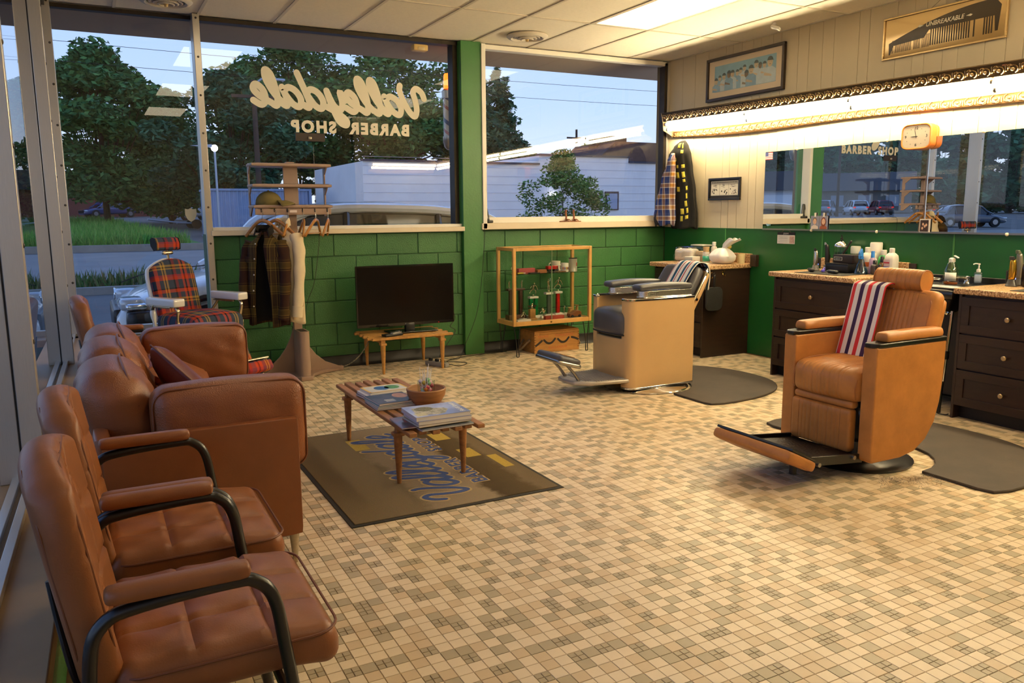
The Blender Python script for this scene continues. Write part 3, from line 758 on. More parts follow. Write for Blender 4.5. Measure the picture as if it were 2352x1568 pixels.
obj('figure', f, [M('card_dark', '#3a2420', rough=.6, var=.3, vscale=60), MATS['photo_skin']], t, smooth=False, merge=False)
# stickers
t = thing('flag_sticker', 'small stars and stripes flag sticker in the top corner of the mirror', 'sticker', (-.0185, -1.545, 1.865))
fm = [M('flag_red', '#b6454a', rough=.5), M('flag_white', '#e9e3dc', rough=.5), M('flag_blue', '#2e3f80', rough=.5)]
for i in range(9): obj('flag_stripe', MB().b2((-.001, -.045, i*.0075), (0, .045, i*.0075+.0075)), fm[0] if i % 2 == 0 else fm[1], t, smooth=False)
obj('flag_canton', MB().b2((-.0013, .008, .032), (0, .045, .0675)), fm[2], t, smooth=False)
f = MB()
for a in range(5):
    for b in range(4): blob(f, .012+a*.007, .036+b*.0085, .0013, .0013, -.0015, 5)
obj('flag_stars', f, fm[1], t, smooth=False, merge=False)
t = thing('bird_sticker', 'tiny blue and white bird sticker low on the mirror', 'sticker', (-.0185, -1.565, 1.25))
f = MB(); blob(f, 0, .012, .018, .010, -.0005, 12, 0); blob(f, .016, .022, .008, .007, -.0007, 10, 1); flatpoly(f, [(-.012, .012), (-.034, .022), (-.032, .006)], -.0005, 0); flatpoly(f, [(.023, .022), (.031, .020), (.023, .018)], -.0005, 0)
obj('bird', f, [M('bird_blue', '#8fc3d9', rough=.5), fm[1]], t, smooth=False, merge=False)

# ------------------------------------------------------------------ counters
ESP = M('espresso_cabinet', '#2b1a11', rough=.42, var=.22, vscale=5, stretch=(1, 1, 8), bump=.08, bscale=30)
def speckle():
    m, nt, b, out = nodemat('speckled_laminate'); b.inputs['Roughness'].default_value = .35
    tc = N(nt, 'ShaderNodeTexCoord')
    n1 = N(nt, 'ShaderNodeTexNoise', ins={'Scale': 95., 'Detail': 5.}); n2 = N(nt, 'ShaderNodeTexNoise', ins={'Scale': 210., 'Detail': 3.})
    nt.links.new(tc.outputs['Object'], n1.inputs['Vector']); nt.links.new(tc.outputs['Object'], n2.inputs['Vector'])
    r1 = N(nt, 'ShaderNodeValToRGB'); e = r1.color_ramp.elements
    e[0].position = .38; e[0].color = L4('#7a5636'); e[1].position = .60; e[1].color = L4('#dcb98c')
    x = r1.color_ramp.elements.new(.47); x.color = L4('#b98f62'); x = r1.color_ramp.elements.new(.7); x.color = L4('#efdcbd')
    r2 = N(nt, 'ShaderNodeValToRGB'); e = r2.color_ramp.elements; e[0].position = .33; e[0].color = L4('#4a3322'); e[1].position = .40; e[1].color = (1, 1, 1, 1)
    mx = N(nt, 'ShaderNodeMix', data_type='RGBA', blend_type='MULTIPLY'); mx.inputs[0].default_value = .8
    nt.links.new(n1.outputs['Fac'], r1.inputs[0]); nt.links.new(n2.outputs['Fac'], r2.inputs[0])
    nt.links.new(r1.outputs[0], mx.inputs[6]); nt.links.new(r2.outputs[0], mx.inputs[7]); nt.links.new(mx.outputs[2], b.inputs['Base Color'])
    return m
LAM = speckle()
def knob(parent, x, y, z):
    obj('knob', MB().lathe([(.001, .0), (.007, .0), (.006, .01), (.007, .014), (.0155, .019), (.016, .025), (.012, .029), (.001, .030)], 18), M('champagne_knob', '#c9b08a', rough=.3, metal=.9), parent, loc=(x, y, z), rot=(0, -PI/2, 0))
def cabinet(label, y0, y1, drawers, xf, ztop, splits=1):
    """front faces -X. y0>y1. local origin at floor on the wall, near left end"""
    t = thing('drawer_cabinet', label, 'cabinet', (-.004, y0, 0), group='espresso drawer cabinets')
    w = y1-y0; T = .019
    b = MB(); 
    obj('side_panel', MB().b2((xf, 0, 0), (0, -T, ztop)), ESP, t, bevel=.001)
    obj('side_panel', MB().b2((xf, w+T, 0), (0, w, ztop)), ESP, t, bevel=.001)
    obj('carcass', MB().b2((xf+.022, -T, .09), (-.001, w+T, ztop-.002)), ESP, t, smooth=False)
    obj('toe_kick', MB().b2((xf+.07, -T, 0), (xf+.08, w+T, .09)), M('toe_kick_black', '#100a07', rough=.6), t, smooth=False)
    ww = (abs(w)-2*T)/splits
    for s in range(splits):
        ya, yb = -T-s*ww-.002, -T-(s+1)*ww+.002
        for (z0, z1) in drawers:
            d = obj('drawer', MB().b2((xf+.006, ya, z0), (xf+.022, yb, z1)), ESP, t, bevel=.0015)
            r = .055 if z1-z0 > .2 else .04
            for a in ((xf-.002, ya, z0, xf+.007, yb, z0+r), (xf-.002, ya, z1-r, xf+.007, yb, z1), (xf-.002, ya, z0+r, xf+.007, ya-r, z1-r), (xf-.002, yb+r, z0+r, xf+.007, yb, z1-r)):
                obj('drawer_rail', MB().b2(a[:3], a[3:]), ESP, d, bevel=.001)
            knob(d, xf-.0 if False else xf+.006, (ya+yb)/2, (z0+z1)/2)
    return t
DR = [(.095, .335), (.345, .575), (.585, .825)]
cabinet('espresso drawer cabinet in the corner behind the cream barber chair', -.60, -1.345, DR, -.585, .843)
cabinet('espresso drawer cabinet under the crowded bottle counter', -2.245, -3.055, DR, -.60, .848)
cabinet('espresso drawer cabinet beside the black shampoo sink', -3.90, -5.20, DR, -.62, .842, splits=2)
def worktop(label, y0, y1, z0, z1, xf, splash=True):
    t = thing('worktop', label, 'countertop', (-.003, y0, z0), group='speckled laminate worktops')
    w = y1-y0
    obj('slab', MB().b2((xf, 0, 0), (-.0, w, z1-z0)), LAM, t, bevel=.009, seg=3)
    if splash: obj('backsplash', MB().b2((-.02, 0, z1-z0), (0, w, z1-z0+.095)), LAM, t, bevel=.004)
worktop('speckled worktop with plastic bags in the corner', -.575, -1.37, .845, .888, -.64)
worktop('speckled worktop crowded with bottles and clippers', -2.215, -3.075, .85, .89, -.645)
worktop('speckled worktop with the gold clipper', -3.875, -5.22, .844, .884, -.655)
tag(obj('outlet_box', MB().b2((-.05, -1.455, .862), (-.004, -1.385, .975)), M('dark_wood_box', '#2a1a10', rough=.4, var=.3, vscale=12), bevel=.003), 'dark wooden block fixed to the green wall past the corner worktop', 'wood block')
# brass hooks and hanging hand mirror on the corner cabinet
def hook(x, z, label):
    t = thing('coat_hook', label, 'hook', (x, -1.3465, z), group='brass hooks on the corner cabinet')
    obj('plate', MB().lathe([(.001, 0), (.011, 0), (.010, .004), (.001, .006)], 14, sx=.8, sy=1.7), BRASS, t, rot=(PI/2, 0, 0), loc=(0, 0, .012))
    obj('upper_prong', MB().tube(catmull([(0, -.004, .02), (0, -.02, .026), (0, -.032, .038)], 5), .0035, 8), BRASS, t)
    obj('lower_prong', MB().tube(catmull([(0, -.004, .004), (0, -.012, -.012), (.0, -.032, -.018), (0, -.045, -.004)], 5), .0035, 8), BRASS, t)
hook(-.36, .80, 'brass hook on the cabinet side, nearer the wall'); hook(-.52, .785, 'brass hook holding the black hand mirror')
t = thing('hand_mirror', 'square black hand mirror hanging from a brass hook', 'hand mirror', (-.50, -1.395, .46))
pl = rrect(.195, .225, .055, 6, 0, .112)
obj('mirror_back', MB().prism(pl, 'y', -.012, .012), M('black_mesh_plastic', '#1d1c1b', rough=.5, bump=.6, bscale=240, vor=True), t, bevel=.004)
obj('handle', MB().rbox((-.0, 0, .275), (.026, .018, .13), .009, 6), BLACKP, t)
obj('ring', MB().tube([(.012*math.cos(a), 0, .345+.012*math.sin(a)) for a in np.linspace(0, 2*PI, 14)[:-1]], .003, 6, closed=True), BLACKP, t)
# tap on the green wall
t = thing('wall_tap', 'small chrome tap on the green wall between the cabinets', 'tap', (-.004, -2.05, .55))
obj('flange', MB().lathe([(.001, 0), (.024, 0), (.024, .006), (.012, .012), (.001, .012)], 16), CHROME, t, rot=(0, -PI/2, 0))
obj('spout', MB().tube(catmull([(-.01, 0, 0), (-.045, 0, 0), (-.06, 0, -.012)], 5), .008, 10), CHROME, t)
obj('handle', MB().rbox((-.045, 0, .016), (.03, .014, .01), .004, 4), CHROME, t)
# ------------------------------------------------------------------ leathers
TANL = M('tan_leather', '#b97a3e', rough=.42, var=.13, vscale=9, bump=.12, bscale=260, spec=.4)
BRNL = M('brown_leather', '#8d5630', rough=.40, var=.14, vscale=7, bump=.12, bscale=240, spec=.4)
SOFAL = M('sofa_leather', '#874e2a', rough=.30, var=.10, vscale=6, bump=.10, bscale=300, spec=.5)
SLATE = M('slate_vinyl', '#4b4a4e', rough=.38, var=.10, vscale=8, bump=.08, bscale=200)
CREAME = M('cream_enamel', '#cfa873', rough=.32, var=.05, vscale=2.5, coat=.15)
PIPE = M('tan_piping', '#a5662f', rough=.5)
PIPEB = M('brown_piping', '#74401f', rough=.5)
MESHCH = M('engine_turned_chrome', '#d6d2cb', rough=.25, metal=1., bump=.25, bscale=160, vor=True)
RUBBER = M('dark_rubber_mat', '#3b3127', rough=.75, var=.2, vscale=4, bump=.25, bscale=160)
def dmat(label, x0, yc, half, depth, cy=None, cr=.40):
    cy = yc if cy is None else cy
    pts = []
    k = 40
    for i in range(k+1):
        a = -PI/2+PI*i/k; pts.append((x0+.12+(depth-.12)*max(0, math.cos(a))**.8, yc+half*math.copysign(abs(math.sin(a))**.85, math.sin(a))))
    pts += [(x0+.02, yc+half-.03), (x0, yc+half-.10), (x0, cy+cr)]
    for i in range(13):
        a = PI/2-PI*i/12; pts.append((x0+(cr-.0)*math.cos(a), cy+cr*math.sin(a)))
    pts += [(x0, yc-half+.10), (x0+.02, yc-half+.03)]
    o = obj('anti_fatigue_mat', MB().prism(pts, 'z', .0008, .016), RUBBER, bevel=.005)
    return tag(o, label, 'mat', 'dark rubber anti-fatigue mats')
dmat('dark rubber mat behind the cream barber chair', -1.82, -2.16, .72, 1.06, -2.06, .385)
dmat('dark rubber mat behind the tan leather barber chair', -1.86, -4.19, .79, .98, -4.2, .37)

# ------------------------------------------------------------------ cream enamel barber chair
def cream_chair():
    t = thing('barber_chair', 'cream enamel barber chair with dark grey vinyl seat', 'barber chair', (-1.80, -2.0, 0))
    obj('floor_base', MB().lathe([(.34, 0), (.345, .008), (.33, .018), (.20, .03), (.16, .05), (.15, .10), (.001, .10)], 48), CHROME, t, loc=(-.0, -.06, .0009))
    obj('pedestal', MB().lathe([(.15, .03), (.15, .16)], 32), BLACKMET, t, loc=(0, -.06, 0))
    for s, nm in ((-1, 'near'), (1, 'far')):
        y = s*.27
        # side panel outline in plan: rounded front
        def plan(off):
            o = []
            for i in range(9): a = PI/2*i/8; o.append((-.315+.07-.07*math.cos(a)-0, (.0)+.0+ .07*math.sin(a)))
            return o
        n = 14; ptsO = []; ptsI = []
        path = [(.315, .0), (.20, .006), (.0, .01), (-.15, .008), (-.245, .0)]
        arc = [(-.25-.07*math.sin(a), -.07+.07*math.cos(a)) for a in np.linspace(0, PI/2, 7)]
        outer = path + arc + [(-.32, -.10)]
        inner = [(-.30, -.10), (-.30, -.07)] + [(-.25-.05*math.sin(a), -.07+.05*math.cos(a)) for a in np.linspace(PI/2, 0, 6)] + [(.315, -.02)]
        poly = [(p[0], s*(.27+p[1])) for p in outer+inner]
        obj('side_panel', MB().prism(poly, 'z', .045, .72), CREAME, t, bevel=.002, angle=50)
        obj('bottom_trim', MB().prism([(p[0]*1.004, s*(.272+p[1])) for p in outer] + [(p[0], s*(.27+p[1])) for p in inner], 'z', .03, .046), CHROME, t, bevel=.003)
        obj('arm_trim', MB().prism([(p[0]*1.01-.004, s*(.275+p[1])) for p in outer] + [(p[0], s*(.262+p[1])) for p in inner], 'z', .72, .738), CHROME, t, bevel=.004)
        # engine-turned arm box, rounded front
        ab = [(.30, .245), (-.10, .25)] + [(-.13-.055*math.sin(a), .195+.055*math.cos(a)) for a in np.linspace(0, PI, 9)] + [(-.10, .14), (.30, .145)]
        obj('arm_box', MB().prism([(p[0], s*p[1]) for p in ab], 'z', .738, .79), MESHCH, t, bevel=.002, angle=50)
        obj('arm_box_trim', MB().tube([(p[0], s*(p[1]+.001), .742) for p in ab], .004, 6, closed=True), CHROME, t)
        def pad(p, f):
            x = p[0]; return [x, p[1]*(1-.25*max(0, x)/.3), p[2]+.022*math.cos((x+.02)*4.2)-.012]
        obj('arm_pad', MB().rbox((.055, s*.195, .815), (.53, .12, .048), .022, (20, 8, 6), fn=pad), SLATE, t)
    def fr(p, f):
        b = .035*(1-(p[1]/.26)**2)*max(0, -p[0]/.05); return [p[0]-b, p[1], p[2]]
    obj('front_apron', MB().rbox((-.25, 0, .26), (.10, .43, .33), .012, (6, 14, 6), fn=fr), CREAME, t)
    obj('apron_trim', MB().tube([(-.302-.035*(1-(y/.26)**2), y, .10) for y in np.linspace(-.21, .21, 12)], .007, 6), CHROME, t)
    obj('seat_frame', MB().rbox((-.03, 0, .42), (.50, .43, .06), .02, 6), BLACKMET, t)
    def sp(p, f):
        b = .04*(1-(p[1]/.24)**2)*max(0, -p[0]/.28); return [p[0]-b, p[1], p[2]+.03*(1-(p[1]/.24)**2)*max(0, p[2]/.095)]
    obj('seat_cushion', MB().rbox((-.05, 0, .53), (.56, .44, .19), .055, (14, 14, 10), puff=(0, 0, .05), fn=sp), SLATE, t)
    obj('seat_welt', MB().tube([(-.31-.05*(1-(y/.26)**2), y, .455) for y in np.linspace(-.21, .21, 14)], .006, 6), BLACKM, t)
    # back: leaning, barrel shaped
    bk = thing_local = bpy.data.objects.new('backrest', None); COL.objects.link(bk); bk.parent = t; bk.location = (.245, 0, .50); bk.rotation_euler = (0, math.radians(31), 0)
    def bf(p, f):
        c = .05*(p[1]/.26)**2; top = max(0, p[2])/.29
        return [p[0]-c+.0, p[1]*(1-.12*top**3), p[2]-.05*(p[1]/.26)**2*top]
    obj('cushion', MB().rbox((-.03, 0, .24), (.10, .46, .54), .045, (8, 16, 18), puff=(.25, 0, 0), fn=bf), SLATE, bk)
    for yy in (-.11, .11): obj('channel_seam', MB().tube([(-.094-.0+.008*abs(z-.24)/.2, yy, z) for z in np.linspace(.03, .45, 12)], .004, 5), BLACKM, bk)
    obj('back_shell', MB().rbox((.045, 0, .24), (.05, .50, .55), .024, (6, 16, 18), fn=bf), CREAME, bk)
    rim = [(.015-.05*(y/.26)**2, y*1.0, .24+z) for (y, z) in [(p[0], p[1]) for p in rrect(.49, .55, .09, 7)]]
    obj('chrome_rim', MB().tube(rim, .009, 8, closed=True), CHROME, bk)
    obj('hinge_pin', MB().cyl((.345, -.262, .70), (.345, .262, .70), .012, n=12), CHROME, t)
    # foot plate
    plate = [(-.24, .24), (-.62, .20), (-.72, .12), (-.74, 0), (-.72, -.12), (-.62, -.20), (-.24, -.26)]
    obj('foot_plate', MB().prism(plate, 'z', .085, .118), M('cast_aluminium', '#b5aca0', rough=.42, metal=.55, var=.1, vscale=15), t, bevel=.012, seg=3)
    for i in range(16):
        x = -.30-i*.022; hw = .21 if x > -.58 else .16
        obj('tread_rib', MB().b2((x-.004, -hw, .117), (x+.004, hw-.02, .1225)), MATS['cast_aluminium'], t, bevel=.001)
    for yy in (-.10, .10): obj('rest_arm', MB().tube(catmull([(-.66, yy, .11), (-.71, yy, .18), (-.78, yy, .255)], 4), .018, 8, flat=(1, .6)), STEEL, t)
    obj('rest_tray', MB().rbox((-.79, 0, .265), (.21, .37, .035), .03, (8, 10, 6), rot=(0, .28, 0)), STEEL, t)
    obj('rest_pad', MB().rbox((-.785, 0, .293), (.20, .36, .05), .04, (8, 12, 6), rot=(0, .28, 0), puff=(0, 0, .2)), SLATE, t)
    worn = MB(); wp = [(-.04, -.15), (-.055, -.10), (-.035, -.05), (-.01, -.07), (.02, -.05), (.05, -.09), (.06, -.13), (.02, -.16)]
    R = Euler((0, .28, 0)).to_matrix(); worn.add([R @ Vector((a, b, .0275+.004*(1-(b/.18)**2)))+Vector((-.785, 0, .2945)) for a, b in wp], [tuple(range(len(wp)))])
    obj('torn_patch', worn, M('torn_foam', '#9a7750', rough=.95, var=.3, vscale=60, bump=.6, bscale=120), t, smooth=False, solid=.003)
cream_chair()
def barber_towel(name, label, path, w, loc, rot, mat, nseg=40, sag=.004):
    P = catmull(path, 8); mb = MB(); n = len(P)
    def fn(u, v):
        p = P[min(n-1, int(round(u*(n-1))))]; y = (v-.5)*w
        return (p[0]+sag*math.sin(v*19+u*3), y, p[2]+sag*.6*math.cos(v*13+u*5))
    mb.grid(fn, n-1, nseg)
    return tag(obj(name, mb, mat, loc=loc, rot=rot, solid=.006), label, 'towel')
TST = stripe_mat('towel_stripes_teal', 'Y', .092, [(0, '#ece6dc'), (.22, '#b3282f'), (.42, '#ece6dc'), (.60, '#24506e'), (.84, '#ece6dc')])
TSP = stripe_mat('towel_stripes_purple', 'Y', .104, [(0, '#efe6df'), (.05, '#d8353c'), (.28, '#efe6df'), (.53, '#3d2550'), (.78, '#efe6df')], off=.28)
barber_towel('striped_towel', 'red white and blue striped towel draped over the cream barber chair', [(.005, 0, .60), (.085, 0, .735), (.165, 0, .865), (.215, 0, .935), (.262, 0, .968), (.33, 0, .955), (.36, 0, .90), (.365, 0, .83), (.355, 0, .74)], .27, (-1.625, -2.03, .022), (0, 0, -.10), TST, sag=.005)

# ------------------------------------------------------------------ tan leather barber chair
def channels(y, w=.028, d=.005, lim=.14):
    if abs(y) > lim: return 0
    f = (y/w) % 1.0; f = min(f, 1-f); return -d*math.exp(-(f*w/.0035)**2)
def tan_chair():
    t = thing('barber_chair', 'tan leather barber chair with headrest and raised footrest', 'barber chair', (-1.93, -4.20, 0))
    obj('floor_base', MB().lathe([(.30, 0), (.305, .012), (.28, .024), (.12, .035), (.001, .035)], 44), M('black_base', '#141210', rough=.3, spec=.6), t, loc=(0, 0, .0009))
    obj('hydraulic_column', MB().lathe([(.11, .03), (.11, .12), (.07, .12), (.07, .34)], 28), BLACKMET, t)
    for s in (-1, 1):
        prof = [(-.27, .70), (-.27, .10), (-.255, .085), (-.03, .085), (.08, .105), (.17, .16), (.235, .25), (.268, .36), (.285, .50), (.29, .70)]
        def bulge(u): return 0
        mb = MB(); k = len(prof)
        # shell: thick side with rounded front edge
        pl = []
        mb2 = MB().prism([(p[0], p[1]) for p in prof], 'y', s*.225, s*.31)
        obj('side_panel', mb2, TANL, t, bevel=.034, seg=6, angle=60)
        tr = [(.29, .0), (-.22, .0)] + [(-.22-.055*math.sin(a), -.045+.045*math.cos(a)) for a in np.linspace(0, PI/2, 5)] + [(-.275, -.075), (-.24, -.088), (.29, -.088)]
        obj('arm_trim', MB().prism([(p[0]-.004, s*(.314+p[1])) for p in tr], 'z', .697, .722), BLACKMET, t, bevel=.006, seg=3)
        def apf(p, f):
            w = max(0, p[2]/.025); return [p[0], p[1]*(1-.18*w), p[2]+.006*math.cos(p[0]*5)*w]
        obj('arm_pad', MB().rbox((.035, s*.268, .745), (.46, .085, .05), .018, (14, 6, 6), fn=apf), TANL, t)
    def seat(p, f):
        z = p[2]; b = .03*(1-(p[1]/.23)**2)
        wt = max(0, z/.085)**2; wf = max(0, -p[0]/.26)**4; c = channels(p[1])
        return [p[0]-b*wf-c*wf, p[1], z+(c+.015*math.cos(p[0]*4))*wt]
    obj('seat_cushion', MB().rbox((-.03, 0, .475), (.52, .448, .17), .05, (14, 110, 10), fn=seat), TANL, t)
    for s in (-1, 1): obj('seat_piping', MB().tube(catmull([(.2, s*.205, .56), (-.1, s*.207, .57), (-.245, s*.207, .55), (-.288, s*.207, .48), (-.28, s*.207, .41)], 5), .004, 6), PIPE, t)
    obj('under_roll', MB().rbox((-.255, .01, .375), (.06, .40, .045), .02, (6, 12, 6)), TANL, t)
    def leg(p, f):
        w = max(0, -p[0]/.0275)
        return [p[0]-(channels(p[1])+.012*(1-(p[1]/.22)**2))*w, p[1], p[2]]
    obj('leg_panel', MB().rbox((-.262, .015, .235), (.055, .405, .235), .018, (6, 100, 12), fn=leg), TANL, t)
    obj('leg_panel_bracket', MB().tube(catmull([(-.23, -.205, .36), (-.25, -.222, .33), (-.235, -.222, .22), (-.2, -.21, .12)], 5), .012, 6, flat=(1, .4)), BLACKMET, t)
    # back
    bk = bpy.data.objects.new('backrest', None); COL.objects.link(bk); bk.parent = t; bk.location = (.19, 0, .46); bk.rotation_euler = (0, math.radians(15), 0)
    def bf(p, f):
        w = max(0, -p[0]/.05)
        return [p[0]-(channels(p[1], lim=.16)+.012*(1-(p[1]/.26)**2))*w, p[1], p[2]]
    obj('cushion', MB().rbox((0, 0, .26), (.10, .50, .50), .045, (8, 110, 18), fn=bf), TANL, bk)
    pp = rrect(.452, .455, .07, 6)
    obj('piping', MB().tube([(-.048, p[0], .26+p[1]) for p in pp], .0045, 6, closed=True), PIPE, bk)
    obj('back_board', MB().rbox((.062, 0, .25), (.06, .47, .46), .03, (6, 10, 10)), TANL, bk)
    # headrest
    hr = [(p[0], p[1]) for p in rrect(.115, .125, .052, 6)]
    hd = bpy.data.objects.new('headrest', None); COL.objects.link(hd); hd.parent = t; hd.location = (.31, 0, 1.005); hd.rotation_euler = (0, .25, 0)
    mb = MB(); K = 60; vs = []
    for i in range(K+1):
        y = -.15+.30*i/K; sc = 1-.10*(abs(y)/.15)**6; c = channels(y, lim=.13, d=.004)
        for (a, b) in hr: vs.append((a*sc*(1+c/.06), y, b*sc*(1+c/.06)))
    m_ = len(hr); fs = [(i*m_+j, i*m_+(j+1) % m_, (i+1)*m_+(j+1) % m_, (i+1)*m_+j) for i in range(K) for j in range(m_)]
    fs += [tuple(range(m_)), tuple(K*m_+j for j in range(m_))]
    mb.add(vs, fs); obj('cushion', mb, TANL, hd, angle=50)
    for s in (-1, 1): obj('piping', MB().tube([(a*.93, s*.148, b*.93) for a, b in hr], .004, 6, closed=True), PIPE, hd)
    for s in (-.05, .05): obj('post', MB().cyl((.25, s, .86), (.305, s, 1.0), .007, n=10), CHROME, t)
    # foot rest: tread plate and flap
    tp = M('tread_plate', '#1b1713', rough=.45, bump=.7, bscale=70, vor=True)
    obj('tread_plate', MB().box((-.44, 0, .115), (.40, .46, .014), rot=(0, .10, 0)), tp, t, bevel=.003)
    for s in (-1, 1):
        obj('plate_arm', MB().box((-.44, s*.235, .118), (.40, .014, .05), rot=(0, .10, 0)), BLACKMET, t, bevel=.003)
        for x in (-.32, -.58): obj('bolt', MB().cyl((x, s*.24, .115), (x, s*.256, .115), .012, n=8), STEEL, t)
    fl = bpy.data.objects.new('foot_flap', None); COL.objects.link(fl); fl.parent = t; fl.location = (-.635, 0, .135); fl.rotation_euler = (0, .45, 0)
    obj('flap_board', MB().rbox((-.085, 0, .018), (.20, .54, .016), .004, 4), BLACKMET, fl)
    obj('flap_pad', MB().rbox((-.09, 0, -.018), (.215, .555, .06), .024, (8, 12, 6)), TANL, fl)
    obj('flap_foot', MB().cyl((-.60, -.1, .03), (-.60, -.1, .1), .02, n=12), BLACKP, t)
tan_chair()
barber_towel('striped_towel', 'red white and purple striped towel hanging over the tan leather barber chair', [(-.028, 0, .565), (.012, 0, .70), (.058, 0, .86), (.082, 0, .953), (.10, 0, .976), (.15, 0, .985), (.19, 0, .95), (.20, 0, .86)], .22, (-1.838, -4.085, .0), (0, 0, 0), TSP, sag=.0015)
# hair clippings swept around the base
hm = MB(); hr_ = random.Random(11)
for i in range(900):
    a = hr_.uniform(-2.4, -.2); r = .36+.16*abs(hr_.gauss(0, .6)); x, y = -1.86+r*math.cos(a), -4.32+r*math.sin(a)*.8; b = hr_.uniform(0, PI); l = hr_.uniform(.006, .02)
    z = .0015+hr_.random()*.012
    dx, dy = math.cos(b)*l, math.sin(b)*l
    hm.add([(x-dx, y-dy, z), (x+dx, y+dy, z+.003), (x+dx+.0012*dy/l, y+dy-.0012*dx/l, z+.003), (x-dx+.0012*dy/l, y-dy-.0012*dx/l, z)], [(0, 1, 2, 3)])
o = obj('hair_clippings', hm, M('hair_clippings', '#3a2a1a', rough=.8), smooth=False, merge=False, kind='stuff'); tag(o, 'dark hair clippings swept against the tan barber chair base', 'hair')

# ------------------------------------------------------------------ antique plaid barber chair
def plaid_set():
    sx = [(0, '#3c4658'), (.16, '#c04a2c'), (.24, '#17171a'), (.30, '#c04a2c'), (.40, '#3c4658'), (.52, '#b0904e'), (.57, '#17171a'), (.60, '#b0904e'), (.66, '#3c4658'), (.84, '#17171a'), (.90, '#8f2f2c')]
    sz = [(0, '#3c4658'), (.14, '#c0442c'), (.24, '#a83a44'), (.30, '#3c4658'), (.46, '#b09048'), (.50, '#4a4030'), (.54, '#b09048'), (.60, '#3c4658'), (.76, '#c04a2c'), (.86, '#22222a'), (.90, '#3c4658')]
    return (plaid_mat('tartan_upright', ('Y', 'Z'), .25, sx, .26, sz), plaid_mat('tartan_flat', ('Y', 'X'), .25, sx, .26, sz))
PLV, PLH = plaid_set()
def plaid_chair():
    t = thing('antique_barber_chair', 'antique white barber chair upholstered in red tartan', 'barber chair', (-5.01, -.65, 0), math.radians(-60))
    WE = M('white_porcelain', '#e8e2d8', rough=.18, coat=.4); NI = M('aged_nickel', '#b5a48c', rough=.25, metal=1., var=.15, vscale=10)
    # local +x = forward
    obj('floor_base', MB().lathe([(.26, 0), (.27, .02), (.22, .05), (.13, .08), (.10, .14), (.09, .34), (.14, .40), (.001, .40)], 36), WE, t, loc=(-.02, 0, .0005))
    obj('seat_frame', MB().rbox((0, 0, .475), (.46, .48, .09), .03, 6), WE, t)
    obj('seat_cushion', MB().rbox((.02, 0, .58), (.48, .47, .15), .06, (12, 12, 8), puff=(0, 0, .35)), PLH, t)
    bk = bpy.data.objects.new('backrest', None); COL.objects.link(bk); bk.parent = t; bk.location = (-.22, 0, .60); bk.rotation_euler = (0, math.radians(-13), 0)
    def bf(p, f):
        top = max(0, p[2])/.24; return [p[0]-.02*(p[1]/.2)**2, p[1]*(1-.10*top**4), p[2]-.07*(p[1]/.2)**2*top]
    obj('cushion', MB().rbox((.02, 0, .24), (.07, .38, .46), .03, (6, 14, 16), puff=(.25, 0, 0), fn=bf), PLV, bk)
    obj('back_shell', MB().rbox((-.02, 0, .24), (.035, .41, .49), .016, (5, 14, 16), fn=bf), WE, bk)
    obj('headrest_post', MB().tube([(-.005, 0, .46), (.005, 0, .54)], .011, 8), NI, bk)
    obj('headrest_hinge', MB().rbox((.005, 0, .52), (.03, .09, .03), .01, 4), NI, bk)
    hp = [(.03, -.045), (.045, .0), (.035, .045), (.0, .06), (-.03, .05), (-.035, 0), (-.01, -.045)]
    obj('headrest_cushion', MB().prism([(p[0], .585+p[1]) for p in hp], 'y', -.10, .10), PLV, bk, bevel=.01, seg=3, angle=60)
    for s in (-1, 1): obj('headrest_cheek', MB().prism([(p[0]*1.0, .585+p[1]) for p in hp], 'y', s*.10, s*.106), BLACKM, bk)
    for s in (-1, 1):
        y = s*.285
        def arm(p, f): return [p[0], p[1]*(1+.14*(p[0]/.16)), p[2]]
        obj('armrest', MB().rbox((.0, y, .765), (.36, .085, .06), .012, (8, 6, 5), fn=arm), WE, t)
        obj('arm_stay', MB().tube(catmull([(.13, y, .735), (.155, y, .70), (.14, y*.98, .62), (.16, y*.97, .55), (.15, y*.93, .46)], 5), .014, 8, flat=(1, .7)), NI, t)
        obj('arm_stay', MB().tube(catmull([(-.13, y, .735), (-.15, y, .70), (-.19, y*.93, .64), (-.20, y*.87, .58)], 5), .013, 8, flat=(1, .7)), NI, t)
        obj('arm_bracket', MB().rbox((-.05, y*.98, .725), (.24, .03, .02), .008, 4), NI, t)
    obj('tilt_lever', MB().tube(catmull([(-.10, -.30, .52), (-.10, -.31, .60), (-.11, -.315, .70)], 5), [.014, .018, .02, .019, .016, .013, .014, .019, .021, .02, .015][:11], 10), WE, t)
    obj('leg_rest', MB().rbox((.36, 0, .28), (.05, .36, .30), .02, (5, 8, 8), rot=(0, -.45, 0)), PLV, t)
    for s in (-.14, .14): obj('rest_iron', MB().tube(catmull([(.22, s, .44), (.32, s, .36), (.40, s, .24), (.46, s, .17), (.54, s, .20)], 5), .011, 8), NI, t)
    obj('foot_pad', MB().rbox((.52, 0, .255), (.13, .42, .09), .03, (6, 8, 6), rot=(0, -.5, 0)), PLH, t)
    obj('foot_pad_bar', MB().rbox((.495, 0, .312), (.05, .43, .018), .006, 4, rot=(0, -.5, 0)), NI, t)
plaid_chair()
